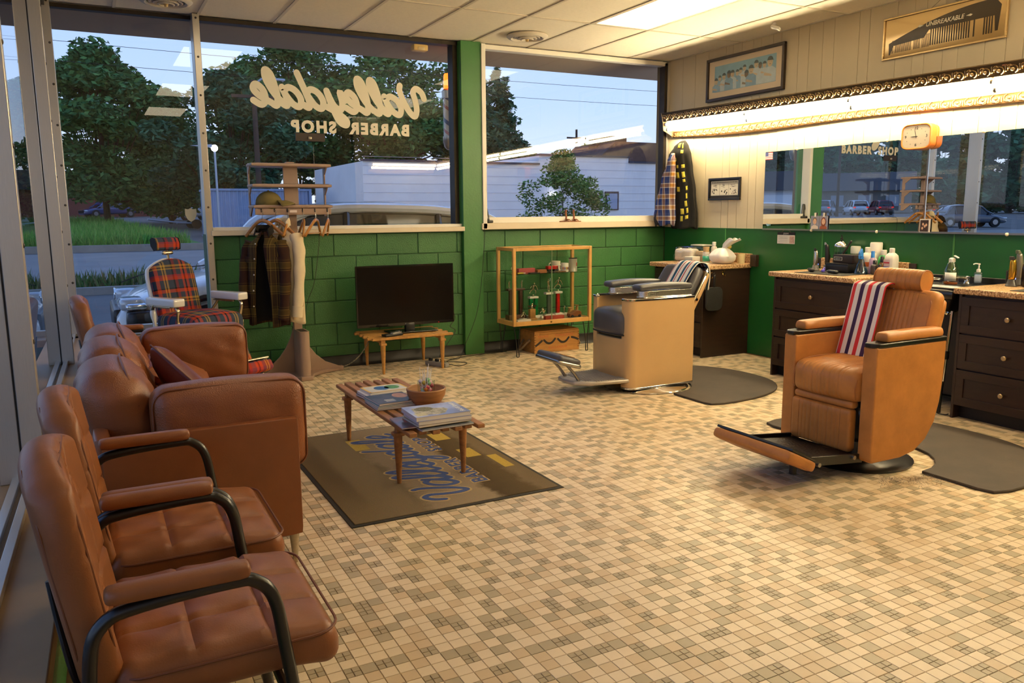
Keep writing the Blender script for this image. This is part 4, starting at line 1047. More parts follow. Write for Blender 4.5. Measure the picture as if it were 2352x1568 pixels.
# ------------------------------------------------------------------ guest chairs
def guest_chair(loc, label, group='brown leather guest chairs'):
    t = thing('guest_chair', label, 'chair', loc, group=group)
    def gro(a, b, w=.006, d=.010): return -d*math.exp(-((a-b)/w)**2)
    def sf(p, f):
        q = list(p)
        g = sum(gro(p[0], c) for c in (-.07, .085))+sum(gro(p[1], c) for c in (-.075, .075)); wt = max(0, p[2]/.0525)**2
        q[2] += wt*(g + .010*(math.cos((p[0]-.007)*PI/.155*2)*.5)*(math.cos(p[1]*PI/.15*2)*.5)) - .02*max(0, p[0]-.10)**2/.02
        return q
    obj('seat', MB().rbox((.0, 0, .425), (.48, .51, .105), .045, (60, 60, 10), fn=sf), BRNL, t)
    obj('seat_seam', MB().tube([(p[0], p[1], .452) for p in rrect(.481, .511, .07, 6)], .0035, 6, closed=True), PIPEB, t)
    bk = bpy.data.objects.new('backrest', None); COL.objects.link(bk); bk.parent = t; bk.location = (-.262, 0, .40); bk.rotation_euler = (0, math.radians(-9), 0)
    def bf(p, f):
        q = list(p); top = max(0, p[2])/.26
        q[0] += max(0, p[0]/.0425)**2*(sum(gro(p[2], c, .006, .008) for c in (-.10, .06)) + gro(p[1], .10*math.cos(p[2]*9), .006, .008) + gro(p[1], -.10*math.cos(p[2]*9), .006, .008))
        q[1] = p[1]*(1-.14*top**3); q[2] -= .05*(p[1]/.24)**2*top
        q[0] += .02*(p[1]/.24)**2
        return q
    obj('cushion', MB().rbox((0, 0, .275), (.085, .48, .50), .038, (8, 60, 60), fn=bf), BRNL, bk)
    for s in (-1, 1):
        rim = [(p[0], p[1]) for p in rrect(.452, .47, .10, 7)]
        obj('seam', MB().tube([(s*.034+.02*(y/.24)**2, y*(1-.14*(max(0, z)/.26)**3), .275+z-.05*(y/.24)**2*max(0, z)/.26) for y, z in rim], .003, 6, closed=True), PIPEB, bk)
    for s in (-1, 1):
        y = s*.288
        path = catmull([(-.30, y, .004), (-.285, y, .25), (-.275, y, .52), (-.245, y, .605), (-.17, y, .628), (0, y, .637), (.05, y, .628), (.085, y, .58), (.105, y, .45), (.16, y, .004)], 6)
        obj('leg_frame', MB().tube(path, .0145, 10), BLACKMET, t)
        obj('arm_pad', MB().rbox((-.10, y, .662), (.28, .055, .036), .017, (10, 6, 6)), BRNL, t)
        obj('seat_rail', MB().tube([(-.27, y, .355), (.128, y, .355)], .011, 8), BLACKMET, t)
        obj('back_bar', MB().tube(catmull([(-.27, s*.2, .36), (-.305, s*.19, .45), (-.325, s*.17, .56), (-.338, s*.15, .66)], 5), .012, 8, flat=(1, .6)), BLACKMET, t)
    obj('cross_rail', MB().tube([(.10, -.288, .355), (.10, .288, .355)], .011, 8), BLACKMET, t)
    obj('cross_rail', MB().tube([(-.27, -.288, .355), (-.27, .288, .355)], .011, 8), BLACKMET, t)
    return t
gch = guest_chair((-5.51, -5.235, 0), 'brown leather guest chair nearest the viewer by the storefront glass')
dup(gch, (-5.505, -4.625, 0), 0, 'brown leather guest chair between the sofa and another guest chair')
dup(gch, (-5.475, -1.62, 0), 0, 'brown leather guest chair half hidden past the far end of the sofa')

# ------------------------------------------------------------------ sofa
def wrinkle(p, k=1.):
    return .004*k*math.sin(p[1]*41+p[2]*17)+.003*k*math.sin(p[2]*63+p[1]*29+p[0]*11)
def sofa():
    c = Vector((-5.38, -3.08, 0)); t = thing('sofa', 'brown leather sofa with loose cushions by the storefront glass', 'sofa', c)
    S = lambda mb: mb.xf(Matrix.Translation(-c))
    PERF = M('perforated_leather', '#8a502c', rough=.34, var=.08, vscale=6, bump=.28, bscale=230, vor=True)
    for y0, y1 in ((-4.085, -4.02), (-2.14, -2.075)): obj('side_panel', S(MB().rbox((-5.39, (y0+y1)/2, .365), (.70, abs(y1-y0), .485), .012, (6, 5, 6))), SOFAL, t)
    for y0 in (-4.02, -2.14):
        pass
    obj('back_panel', S(MB().rbox((-5.735, -3.08, .37), (.06, 1.99, .49), .02, (5, 8, 6))), SOFAL, t)
    obj('base_rail', S(MB().rbox((-5.38, -3.08, .20), (.66, 1.87, .15), .015, (5, 6, 5))), SOFAL, t)
    for i, y in enumerate((-3.70, -3.08, -2.46)):
        obj('seat_cushion', S(MB().rbox((-5.30, y, .35), (.56, .61, .17), .05, (10, 10, 6), puff=(0, 0, .15))), SOFAL, t)
    for i, (y, z, dx) in enumerate(((-3.64, .60, 0), (-3.06, .605, .01), (-2.52, .60, .03))):
        def bf(p, f, y=y):
            w = wrinkle((p[0], p[1]+y, p[2]), 1.6)*(1-abs(p[2])/.30)
            return [p[0]+w-.03*max(0, p[2])/.2, p[1], p[2]+.02*math.cos(p[1]*6)-.02]
        b = obj('back_cushion', S(MB().rbox((-5.645+dx, y, z), (.235, .58, .46), .10, (16, 26, 24), puff=(.18, 0, .06), rot=(0, math.radians(-9), 0), fn=bf)), PERF, t)
        zz = z+.205
        obj('seam', S(MB().tube(catmull([(-5.60+dx, y-.27, z+.08), (-5.63+dx, y-.22, zz-.005), (-5.645+dx, y, zz+.035), (-5.63+dx, y+.22, zz-.005), (-5.60+dx, y+.27, z+.08)], 6), .0045, 6)), PIPEB, b)
    def ef(p, f):
        return [p[0], p[1]+wrinkle((p[1], p[0], p[2]), .9)*(1-abs(p[2])/.22), p[2]-.012*(p[0]/.29)**2]
    for y, x, z, hz in ((-3.935, -5.275, .575, .375), (-2.235, -5.215, .60, .34)):
        b = obj('arm_cushion', S(MB().rbox((x, y, z), (.58, .17, hz), .06, (26, 12, 22), puff=(0, .35, .03), fn=ef)), PERF, t)
        for s in (-1, 1): obj('piping', S(MB().tube([(x+p[0], y+s*.062, z+p[1]-.012*(p[0]/.29)**2) for p in rrect(.565, hz-.012, .06, 6)], .0045, 6, closed=True)), PIPEB, b)
    LEG = M('worn_chrome_leg', '#b9ad9a', rough=.3, metal=.8, var=.2, vscale=25)
    for x in (-5.075, -5.69):
        for y in (-4.06, -2.10): obj('leg', S(MB().lathe([(.008, 0.0005), (.009, .004), (.011, .02), (.02, .125), (.001, .125)], 14, c=(x, y, 0))), LEG, t)
sofa()
def throw_pillow(label, loc, rot, mat):
    def pf(p, f):
        a, b = abs(p[1]/.17), abs(p[2]/.17); pinch = 1-.88*max(a, b)**4
        return [p[0]*max(.08, pinch), p[1]*(1+.06*(a*b)), p[2]*(1+.06*(a*b))]
    t = thing('throw_pillow', label, 'pillow', loc, rot=rot, group='small leather pillows on the sofa')
    obj('cover', MB().rbox((0, 0, 0), (.13, .34, .34), .05, (8, 18, 18), fn=pf), mat, t)
    obj('piping', MB().tube([(0, p[0], p[1]) for p in rrect(.352, .352, .012, 3)], .004, 6, closed=True), PIPEB, t)
throw_pillow('dark red-brown leather pillow leaning in the sofa', (-5.37, -3.18, .60), (0.62, -.55, .25), M('oxblood_leather', '#6e3020', rough=.35, var=.08, bump=.1, bscale=200))
throw_pillow('brown perforated leather pillow lying by the far sofa cushion', (-5.345, -2.62, .545), (0.2, -1.05, -.3), MATS['perforated_leather'])

# ------------------------------------------------------------------ script lettering shared by the window and the rug
LET = {
 'V': ([[(.0, 1.02), (.06, 1.33), (.30, 1.52), (.52, 1.30), (.50, .85), (.55, .35), (.74, .04), (.98, .30), (1.15, .85), (1.22, 1.35), (1.14, 1.60)]], 1.25),
 'a': ([[(.78, .82), (.55, .98), (.26, .82), (.12, .42), (.28, .06), (.56, .18), (.80, .65), (.86, .96)], [(.86, .96), (.78, .40), (.86, .06), (1.08, .18)]], 1.0),
 'l': ([[(-.02, .16), (.30, .62), (.50, 1.30), (.42, 1.74), (.22, 1.50), (.18, .60), (.32, .04), (.56, .16)]], .62),
 'e': ([[(-.02, .18), (.40, .46), (.58, .78), (.40, 1.0), (.16, .74), (.16, .28), (.40, .02), (.72, .20)]], .74),
 'y': ([[(-.04, .55), (.10, .98), (.12, .40), (.30, .06), (.58, .30), (.74, .98)], [(.74, .98), (.66, .15), (.50, -.52), (.22, -.70), (.14, -.46), (.46, -.12), (.92, .16)]], .92),
 'd': ([[(.78, .82), (.55, .98), (.26, .82), (.12, .42), (.28, .06), (.56, .18), (.82, .70)], [(1.02, 1.74), (.86, .85), (.80, .30), (.90, .05), (1.12, .18)]], 1.05),
}
def script_word(word, slant=.22):
    x = 0; out = []
    for ch in word:
        st, adv = LET[ch]
        for p in st: out.append([(x+a+b*slant, b) for a, b in p])
        x += adv
    return out, x
def script_mesh(word, height, width, stroke, mirror=False, lift=0., mats=None, name='lettering', rise=0.):
    st, w = script_word(word); mb = MB(); sx = width/w; sy = height
    for p in st:
        q = catmull([(a*sx*(-1 if mirror else 1), b*sy+rise*a*sx, 0) for a, b in p], 7); ribbon(mb, q, stroke, lift=lift)
    return mb
# ------------------------------------------------------------------ logo rug
def rug():
    x0, x1, y0, y1 = -4.775, -3.655, -3.835, -2.255
    t = thing('logo_rug', 'brown door mat printed with the barber shop name under the slat table', 'rug', ((x0+x1)/2, (y0+y1)/2, .0))
    w, d = (x1-x0)/2, (y1-y0)/2
    obj('rubber_backing', MB().b2((-w, -d, .0008), (w, d, .005)), M('rug_rubber', '#2b261e', rough=.8), t, bevel=.002)
    # printed pile: taupe ground, darker bands and patches
    m, nt, b, out = nodemat('rug_pile'); b.inputs['Roughness'].default_value = .95; b.inputs['Specular IOR Level'].default_value = .1
    tc = N(nt, 'ShaderNodeTexCoord'); sp = N(nt, 'ShaderNodeSeparateXYZ'); nt.links.new(tc.outputs['Object'], sp.inputs[0])
    n1 = N(nt, 'ShaderNodeTexNoise', ins={'Scale': 4.5, 'Detail': 6., 'Roughness': .7}); nt.links.new(tc.outputs['Object'], n1.inputs['Vector'])
    ad = N(nt, 'ShaderNodeMath', operation='MULTIPLY_ADD'); ad.inputs[1].default_value = .22; nt.links.new(n1.outputs['Fac'], ad.inputs[0]); nt.links.new(sp.outputs['X'], ad.inputs[2])
    rp = N(nt, 'ShaderNodeValToRGB'); mp = N(nt, 'ShaderNodeMapRange', ins={'From Min': -.56, 'From Max': .78}); nt.links.new(ad.outputs[0], mp.inputs[0]); nt.links.new(mp.outputs[0], rp.inputs[0])
    e = rp.color_ramp.elements; e[0].position = 0; e[0].color = L4('#837259'); e[1].position = .98; e[1].color = L4('#7a6a50')
    for p_, c_ in ((.36, '#86755b'), (.40, '#a39076'), (.63, '#a8957a'), (.67, '#5c4d38'), (.80, '#66573e'), (.84, '#85735a')):
        x = e.new(p_); x.color = L4(c_)
    n2 = N(nt, 'ShaderNodeTexNoise', ins={'Scale': 260., 'Detail': 3.}); nt.links.new(tc.outputs['Object'], n2.inputs['Vector'])
    mx = N(nt, 'ShaderNodeMix', data_type='RGBA', blend_type='MULTIPLY'); mx.inputs[0].default_value = .45
    nt.links.new(rp.outputs[0], mx.inputs[6]); nt.links.new(n2.outputs['Color'], mx.inputs[7]); nt.links.new(mx.outputs[2], b.inputs['Base Color'])
    bp = N(nt, 'ShaderNodeBump', ins={'Strength': .7, 'Distance': .004}); nt.links.new(n2.outputs['Fac'], bp.inputs['Height']); nt.links.new(bp.outputs[0], b.inputs['Normal'])
    obj('pile', MB().b2((-w+.022, -d+.022, .004), (w-.022, d-.022, .009)), m, t, bevel=.003)
    blue = M('rug_blue', '#3c5084', rough=.95, var=.15, vscale=120, bump=.5, bscale=260); tan = M('rug_tan', '#b59a6c', rough=.95, var=.1, vscale=120, bump=.5, bscale=260)
    yel = M('rug_yellow', '#b2963c', rough=.95, var=.12, vscale=90, bump=.5, bscale=260)
    # text runs away from the viewer: local +x of the word -> +Y of the room, letter tops -> -X
    Wd = 1.29; Hx = .158
    o = obj('lettering_outline', script_mesh('Valleydale', Hx, Wd, .056, lift=0), tan, t, smooth=False, merge=False); o.location = (.11, -.70, .0096); o.rotation_euler = (0, 0, PI/2)
    o = obj('lettering', script_mesh('Valleydale', Hx, Wd, .032, lift=0), blue, t, smooth=False, merge=False); o.location = (.11, -.70, .0106); o.rotation_euler = (0, 0, PI/2)
    for wd, yy in (('BARBER', -.30), ('SHOP', .26)):
        text(wd, .115, tan, t, (.225, yy, .0092), (0, 0, PI/2), name='lettering_outline', bold=.011, depth=.0005, spacing=1.12)
        text(wd, .115, blue, t, (.225, yy, .0100), (0, 0, PI/2), name='lettering', bold=.003, depth=.0005, spacing=1.12)
    for (a, b_, c_, d_) in ((.33, .07, .42, -.10), (.30, .46, .40, .30), (.44, -.12, .50, -.36), (-.20, .56, -.11, .33)):
        obj('print_patch', MB().b2((a, d_, .0085), (c_, b_, .0094)), yel, t, smooth=False)
rug()
# ------------------------------------------------------------------ slat coffee table
WOODT = M('worn_oak', '#9c6a3c', rough=.5, var=.28, vscale=6, stretch=(6, .8, 6), bump=.15, bscale=40)
WOODL = M('honey_pine', '#b5823f', rough=.45, var=.18, vscale=5, stretch=(.8, 6, 6), bump=.1, bscale=40)
def slat_bench(label, loc, rz, length, width, nsl, zt, legs, mat, group, stag=.02):
    t = thing('slat_table', label, 'table', loc, rz, group)
    sw = width/nsl
    rr = random.Random(3)
    for i in range(nsl):
        x = -width/2+sw*(i+.5); e = (stag if i % 2 else -stag*.2)+rr.uniform(-.006, .006)
        obj('slat', MB().b2((x-sw*.33, -length/2+e, zt-.022), (x+sw*.33, length/2+e, zt)), mat, t, bevel=.004)
    for y in legs:
        obj('cross_bar', MB().b2((-width/2+.02, y-.02, zt-.052), (width/2-.02, y+.02, zt-.022)), mat, t, bevel=.003)
        for s in (-1, 1):
            x = s*(width/2-.032)
            obj('leg', MB().lathe([(.011, .0006), (.012, .01), (.022, zt-.10), (.023, zt-.05), (.001, zt-.05)], 16, c=(x, y, 0)), mat, t)
            obj('leg_block', MB().rbox((x, y, zt-.058), (.06, .055, .022), .006, 4), mat, t)
    return t
slat_bench('worn slatted wooden coffee table standing on the logo rug', (-4.20, -2.945, .0095), 0, 1.32, .43, 7, .325, (.475, -.435), WOODT, 'slatted wooden tables')
slat_bench('pale slatted wooden table under the television', (-3.235, -.325, 0), PI/2, .76, .54, 9, .325, (.275, -.285), WOODL, 'slatted wooden tables')
# ------------------------------------------------------------------ magazines, bowl, lollipops
PAGES = M('magazine_pages', '#e3dccf', rough=.8, var=.06, vscale=3, stretch=(1, 1, 300))
def magazine(label, x, y, z, w, d, h, rz, cover, extra=None, bend=0.):
    t = thing('magazine', label, 'magazine', (x, y, z), rz, 'magazines on the coffee table')
    obj('pages', MB().b2((-w/2+.002, -d/2+.002, .001), (w/2-.003, d/2-.002, h-.001)), PAGES, t, smooth=False)
    obj('cover', MB().b2((-w/2, -d/2, h-.0012), (w/2, d/2, h)), cover, t, smooth=False)
    obj('back_cover', MB().b2((-w/2, -d/2, 0), (w/2, d/2, .0012)), cover, t, smooth=False)
    if extra: extra(t, h)
    return z+h
CV = lambda n, c, c2=None, s=14: M('cover_'+n, c, rough=.28, col2=c2, vscale=s, sharp=(.44, .56), coat=.2) if c2 else M('cover_'+n, c, rough=.28, var=.15, vscale=s, coat=.2)
z = .3365
z = magazine('thin grey magazine at the bottom of the near pile', -4.20, -3.49, z, .29, .235, .007, .05, CV('grey', '#8a8d92'))
z = magazine('dark red magazine sticking out of the near pile', -4.275, -3.45, z, .28, .22, .008, -.05, CV('red', '#6a2a2e', '#2c2a3a'))
z = magazine('yellow edged magazine within the near pile', -4.205, -3.475, z, .29, .23, .011, .03, CV('yellow', '#b59a3c', '#7a6a3a'))
z = magazine('thick white edged magazine second from the top of the near pile', -4.20, -3.475, z, .29, .23, .018, -.01, CV('pale', '#a8a2a8'))
def fs(t, h):
    text('Field & Stream', .038, M('cover_white', '#f0ece6', rough=.4), t, (.115, .0, h+.0002), (0, 0, PI/2), depth=.0001, bold=.0006, shear=.1, spacing=.9)
    f = MB(); f.add([(-.13+.19*u, -.10+.19*v*(1-.3*u)+.02*math.sin(u*7), h+.0003) for u, v in [(0, 0), (.3, .0), (.55, .05), (.8, .2), (1, .5), (.95, .8), (.7, 1), (.35, .9), (.1, .85)]], [tuple(range(9))]); obj('cover_picture', f, M('cover_trout', '#8a8462', rough=.4, col2='#c9bfa2', vscale=40, sharp=(.4, .6)), t, smooth=False, merge=False)
    f = MB(); blobxy = [(-.055+.05*math.cos(a), .03+.045*math.sin(a), h+.0005) for a in np.linspace(0, 2*PI, 16)[:-1]]; f.add(blobxy, [tuple(range(15))]); obj('cover_shrub', f, M('cover_shrub', '#4d4a2e', rough=.5, col2='#8f8a60', vscale=90, sharp=(.4, .6)), t, smooth=False, merge=False)
    for i in range(5): text(['THE BEST', 'FISHING', 'OF SUMMER', 'TIPS', '2023'][i] if False else '', .01, MATS['cover_white'], t, (0, 0, 0), (0, 0, 0)) if False else None
    for i in range(6): obj('cover_line', MB().b2((-.135+.0, -.10+i*.011, h), (-.075, -.0945+i*.011, h+.0004)), M('cover_text_yellow', '#d9cf9a', rough=.5), t, smooth=False)
z = magazine('blue Field and Stream magazine on top of the near pile', -4.205, -3.465, z, .295, .235, .022, -.02, CV('sky', '#7f8bbd', '#a9b2d4', 5), fs)
z = .3365
z = magazine('black spined magazine at the bottom of the far pile', -4.245, -2.76, z, .27, .20, .012, .1, CV('dark', '#2b2c30'))
z = magazine('white magazine in the middle of the far pile', -4.24, -2.755, z, .27, .20, .014, .05, CV('white', '#b9b6b0'))
def ng(t, h):
    y_ = M('cover_ng_yellow', '#e8b820', rough=.35)
    for a in ((-.125, -.087, .125, -.077), (-.125, .077, .125, .087), (-.125, -.087, -.113, .087), (.113, -.087, .125, .087)): obj('cover_border', MB().b2((a[0], a[1], h), (a[2], a[3], h+.0004)), y_, t, smooth=False)
    for cx, c in ((-.02, '#2f5f8f'), (.045, '#4e8a3c')):
        f = MB(); f.add([(cx+.045*math.cos(a), .005+.05*math.sin(a), h+.0006) for a in np.linspace(0, 2*PI, 20)[:-1]], [tuple(range(19))]); obj('cover_globe', f, M('globe_'+c[1:], c, rough=.4, col2='#dfe6d8' if False else None, var=.4, vscale=40), t, smooth=False, merge=False)
z = magazine('yellow bordered magazine with a globe on top of the far pile', -4.235, -2.75, z, .25, .174, .018, .06, CV('ngwhite', '#d9d4c8'), ng)
z = .3365
for i, (c, lab, hh) in enumerate((('#7d8086', 'grey magazine at the bottom of the pile beside the bowl', .009), ('#b0aca4', 'pale magazine second up in the pile beside the bowl', .009), ('#4f97a8', 'turquoise magazine in the pile beside the bowl', .008))):
    z = magazine(lab, -4.285, -2.985, z, .225, .23, hh, -.02+.03*i, CV('p%d' % i, c))
def dk(t, h):
    f = MB(); f.add([(.065+.042*math.cos(a), .03+.06*math.sin(a), h+.0003) for a in np.linspace(0, 2*PI, 18)[:-1]], [tuple(range(17))]); obj('cover_face', f, M('cover_face', '#b58468', rough=.4, var=.2, vscale=40), t, smooth=False, merge=False)
    for i in range(4): obj('cover_line', MB().b2((-.055, -.08+i*.014, h), (.0, -.074+i*.014, h+.0004)), MATS['cover_white'], t, smooth=False)
magazine('dark covered magazine on top of the pile beside the bowl', -4.28, -2.985, z, .225, .23, .012, .05, CV('night', '#2d2f38', '#4a4352', 8), dk)
def bowl():
    t = thing('wooden_bowl', 'turned wooden bowl on the coffee table', 'bowl', (-4.105, -3.085, .3365))
    p = [(.001, .0), (.062, .0), (.085, .02), (.105, .055), (.112, .092), (.108, .097), (.101, .093), (.094, .055), (.072, .022), (.04, .012), (.001, .012)]
    obj('shell', MB().lathe(p, 44), M('turned_wood', '#a8784a', rough=.55, var=.25, vscale=5, stretch=(1, 1, 9)), t)
bowl()
t = thing('glass_tumbler', 'clear glass holding lollipops inside the wooden bowl', 'glass', (-4.105, -3.085, .368))
obj('glass_wall', MB().lathe([(.046, .001), (.05, .105), (.048, .105), (.044, .004), (.001, .004), (.001, .001), (.046, .001)], 28), CLEAR, t)
lr = random.Random(21)
LP = ['#d64a6a', '#e6a2b8', '#7fb58a', '#c8b23c', '#d9772e', '#86a8cf', '#b8435a', '#d9d0e0']
cn = ['red', 'pink', 'green', 'yellow', 'orange', 'blue', 'dark red', 'lilac']
STK = M('paper_stick', '#f2ece4', rough=.6)
for i in range(26):
    a = lr.uniform(0, 2*PI); r = .034*math.sqrt(lr.random()); ti = lr.uniform(.05, .45); ta = lr.uniform(0, 2*PI)
    hx, hy, hz = -4.105+r*math.cos(a), -3.085+r*math.sin(a), .385+lr.uniform(.008, .095)
    up = lr.random() < .8
    t = thing('lollipop', cn[i % 8]+' wrapped lollipop in the glass inside the bowl', 'lollipop', (hx, hy, hz), rot=(ti*math.cos(ta)*.6, ti*math.sin(ta)*.6, ta), group='lollipops in the glass')
    c = i % 8
    obj('candy', MB().sphere((0, 0, 0), .0125, 8, 6), M('candy_'+cn[c].replace(' ', '_'), LP[c], rough=.2, coat=.5), t)
    obj('stick', MB().cyl((0, 0, .008), (0, 0, .075+lr.uniform(0, .02)), .0018, n=6), STK, t)
# ------------------------------------------------------------------ coat rack
RACK = M('taupe_enamel', '#a38876', rough=.45, var=.07, vscale=6)
def coat_rack():
    c = Vector((-4.17, -.26, 0)); t = thing('coat_rack', 'taupe metal coat rack with shelves and umbrella stand', 'coat rack', c)
    S = lambda mb: mb.xf(Matrix.Translation(-c))
    obj('post', S(MB().b2((-4.205, -.275, .03), (-4.135, -.225, 1.83))), RACK, t, bevel=.004)
    obj('upper_plate', S(MB().b2((-4.235, -.288, 1.42), (-4.115, -.274, 1.82))), RACK, t, bevel=.004)
    obj('umbrella_stand', S(MB().prism([(-4.21, -.29), (-4.125, -.29)] + [(-4.1675+.0425*math.cos(a), -.47-.03*math.sin(a)) for a in np.linspace(0, PI, 9)], 'z', .02, .42)), RACK, t, bevel=.003)
    for i in range(4): obj('umbrella_slot', S(MB().rbox((-4.1675, -.33-i*.042, .421), (.062, .022, .004), .0019, 3)), BLACKM, t)
    obj('drip_tray', S(MB().rbox((-4.1675, -.485, .02), (.10, .06, .038), .006, 4)), RACK, t)
    fin = lambda s, L: [(s*.03, .42), (s*.06, .33), (s*.10, .25), (s*.16, .17), (s*.24, .10), (s*L, .045), (s*L, .02), (s*.03, .02)]
    for s, L in ((-1, .30), (1, .37)):
        obj('fin', S(MB().prism([(-4.17+p[0], p[1]) for p in fin(s, L)], 'y', -.21, -.195)), RACK, t, bevel=.003)
    base = [(-4.48, -.16), (-4.48, -.20), (-4.35, -.27), (-4.26, -.36), (-4.215, -.50), (-4.12, -.50), (-4.07, -.36), (-3.97, -.27), (-3.79, -.20), (-3.79, -.16)]
    obj('base', S(MB().prism(base, 'z', .004, .03)), RACK, t, bevel=.005)
    for x in (-4.48, -3.79): obj('base_foot', S(MB().rbox((x, -.18, .022), (.05, .05, .042), .008, 4)), RACK, t)
    for z in (1.80, 1.632, 1.462):
        obj('shelf', S(MB().rbox((-4.178, -.255, z), (.655, .26, .028), .010, (5, 5, 4))), RACK, t)
        for i in range(7): obj('shelf_groove', S(MB().b2((-4.49, -.365+i*.035, z+.0135), (-3.865, -.358+i*.035, z+.0152))), ALU_D, t, smooth=False)
    for x in (-4.495, -3.862):
        obj('side_bracket', S(MB().prism([(-.15, 1.81), (-.15, 1.38), (-.19, 1.38), (-.28, 1.45), (-.19, 1.47), (-.19, 1.56), (-.27, 1.62), (-.19, 1.64), (-.19, 1.73), (-.27, 1.79), (-.27, 1.81)], 'x', x-.006, x+.006)), RACK, t, bevel=.002)
    obj('hook_rail', S(MB().rbox((-4.178, -.362, 1.42), (.63, .018, .056), .007, (5, 4, 4))), RACK, t)
    obj('label_plate', S(MB().b2((-4.215, -.3735, 1.412), (-4.155, -.3705, 1.432))), M('rack_label', '#e8d8d0', rough=.5), t, smooth=False)
    for x in (-4.443, -4.338, -4.232, -4.108, -4.005, -3.90): obj('hook_slot', S(MB().rbox((x, -.3715, 1.43), (.010, .006, .03), .0028, 4)), BLACKM, t)
coat_rack()
HANG = M('hanger_wood', '#a8702f', rough=.32, var=.15, vscale=9, coat=.3)
def hanger(x, rz, label, n=0):
    t = thing('coat_hanger', label, 'hanger', (x, -.39, 1.355), rz, 'wooden hangers on the coat rack')
    k = catmull([(0, 0, -.01), (0, 0, .03), (.006, 0, .05), (.012, 0, .062), (.004, 0, .076), (-.008, 0, .07)], 5)
    obj('hook', MB().tube(k, .0022, 6), STEEL, t)
    for s in (-1, 1):
        P = catmull([(0, 0, -.005), (s*.045, 0, -.020), (s*.10, .012, -.065), (s*.175, .03, -.135)], 6)
        obj('shoulder', MB().tube(P, [.013]*len(P), 8, flat=(.75, 1.15)), HANG, t)
    obj('trouser_bar', MB().cyl((-.14, .02, -.115), (.14, .02, -.115), .005, n=8), M('hanger_bar', '#b88a4c', rough=.4), t)
hanger(-4.443, -.70, 'wooden hanger under the brown plaid jacket')
hanger(-4.338, -.85, 'wooden hanger under the cream jacket')
hanger(-4.232, 1.25, 'empty wooden hanger next to the cream jacket')
hanger(-4.108, 1.45, 'empty wooden hanger seen edge-on, middle of the empty four')
hanger(-4.005, .95, 'empty wooden hanger swung towards the room, second from the rail end')
hanger(-3.90, 1.2, 'empty wooden hanger at the pillar end of the rail')
# hat
t = thing('baseball_cap', 'olive green baseball cap on the coat rack shelf', 'cap', (-4.365, -.295, 1.477), -.25); t.scale = (1.12, 1.12, 1.12)
OL = M('olive_cotton', '#6f6132', rough=.9, var=.12, vscale=12, bump=.2, bscale=300)
obj('crown', MB().sphere((0, 0, .012), .095, 20, 12, (1, .82, .92)).xf(Matrix.Identity(4)), OL, t)
def brim(u, v):
    a = -1.15+2.3*u; r = .07+.085*v; x = .035+r*math.cos(a)*1.0; return (x, .95*r*math.sin(a), .03-.025*v*v-.02*(u*2-1)**2*v)
obj('brim', MB().grid(brim, 16, 6), OL, t, solid=.004)
obj('button', MB().sphere((0, 0, .10), .007, 8, 5), OL, t)
# clip the crown underside by sinking a sweatband ring
obj('sweatband', MB().lathe([(.094, .0), (.097, .012), (.092, .012), (.09, 0), (.094, 0)], 28, sy=.82), OL, t)

# ------------------------------------------------------------------ garments
def garment(name, label, loc, rz, w, d, ht, mat, lining, gap=.5, sleeve=(1, 1), folds=7, amp=.012, collar=True, buttons=False, seed=1, fur=None):
    t = thing(name, label, 'jacket', loc, rz)
    sm = lambda x: max(0, min(1, x))**2*(3-2*max(0, min(1, x)))
    def ring(u, th):
        a = w*(.30+.70*sm(u/.10))*(1+.06*u); b = d*(.35+.65*sm(u/.16))*(1+.12*u)
        r = 1+amp/w*math.sin(th*folds+seed+u*2)*sm(u*1.4)
        x, y = a*math.cos(th)*r, b*math.sin(th)*r
        z = ht*(1-u)-.42*abs(x)*(1-sm(u/.25))+.012*math.sin(th*3+seed)*u
        return x, y, z
    def body(u, v):
        g = gap*(.35+.65*sm(u*1.2)); th = -PI/2+g/2+(2*PI-g)*v; return ring(u, th)
    obj('body', MB().grid(lambda u, v: body(u, v), 26, 64), mat, t, solid=.006)
    obj('lining', MB().grid(lambda u, v: tuple(q*s for q, s in zip(body(.02+u*.96, .03+.94*v), (.93, .90, 1))), 16, 48), lining, t, solid=.003)
    for s, on in ((-1, sleeve[0]), (1, sleeve[1])):
        if not on: continue
        P = catmull([(s*w*.80, 0, ht-.045-.30*w), (s*w*1.06, -.015, ht*.74), (s*w*1.16, -.05, ht*.45), (s*w*1.10, -.085, ht*.12)], 8)
        n = len(P); obj('sleeve', MB().tube(P, [(.062-.018*i/n)+.004*math.sin(i*1.1+seed) for i in range(n)], 16, flat=(1, .8)), mat, t)
        obj('cuff', MB().cyl(P[-3], P[-1]+(P[-1]-P[-3])*.8, .047, .044, 16), mat, t)
    if collar:
        def col(u, v):
            th = -PI/2+.9+(2*PI-1.8)*v; r = .9+.5*u
            return (w*.36*r*math.cos(th), d*.55*r*math.sin(th)-.02*u, ht+.015+.045*(1-abs(2*u-1))-.03*u-.05*max(0, -math.sin(th)))
        obj('collar', MB().grid(col, 6, 30), fur or mat, t, solid=.008)
    if buttons:
        for i in range(5):
            x, y, z = body(.12+.17*i, .985); obj('button', MB().sphere((x, y-.004, z), .007, 8, 5), M('snap_pearl', '#d9d4c8', rough=.2, metal=.4), t)
        for s in (-1, 1):
            x, y, z = ring(.30, -PI/2+s*.85); obj('pocket_flap', MB().rbox((x, y-.006, z), (.11, .012, .05), .004, (5, 3, 4), rot=(0, 0, s*.35)), mat, t)
    return t
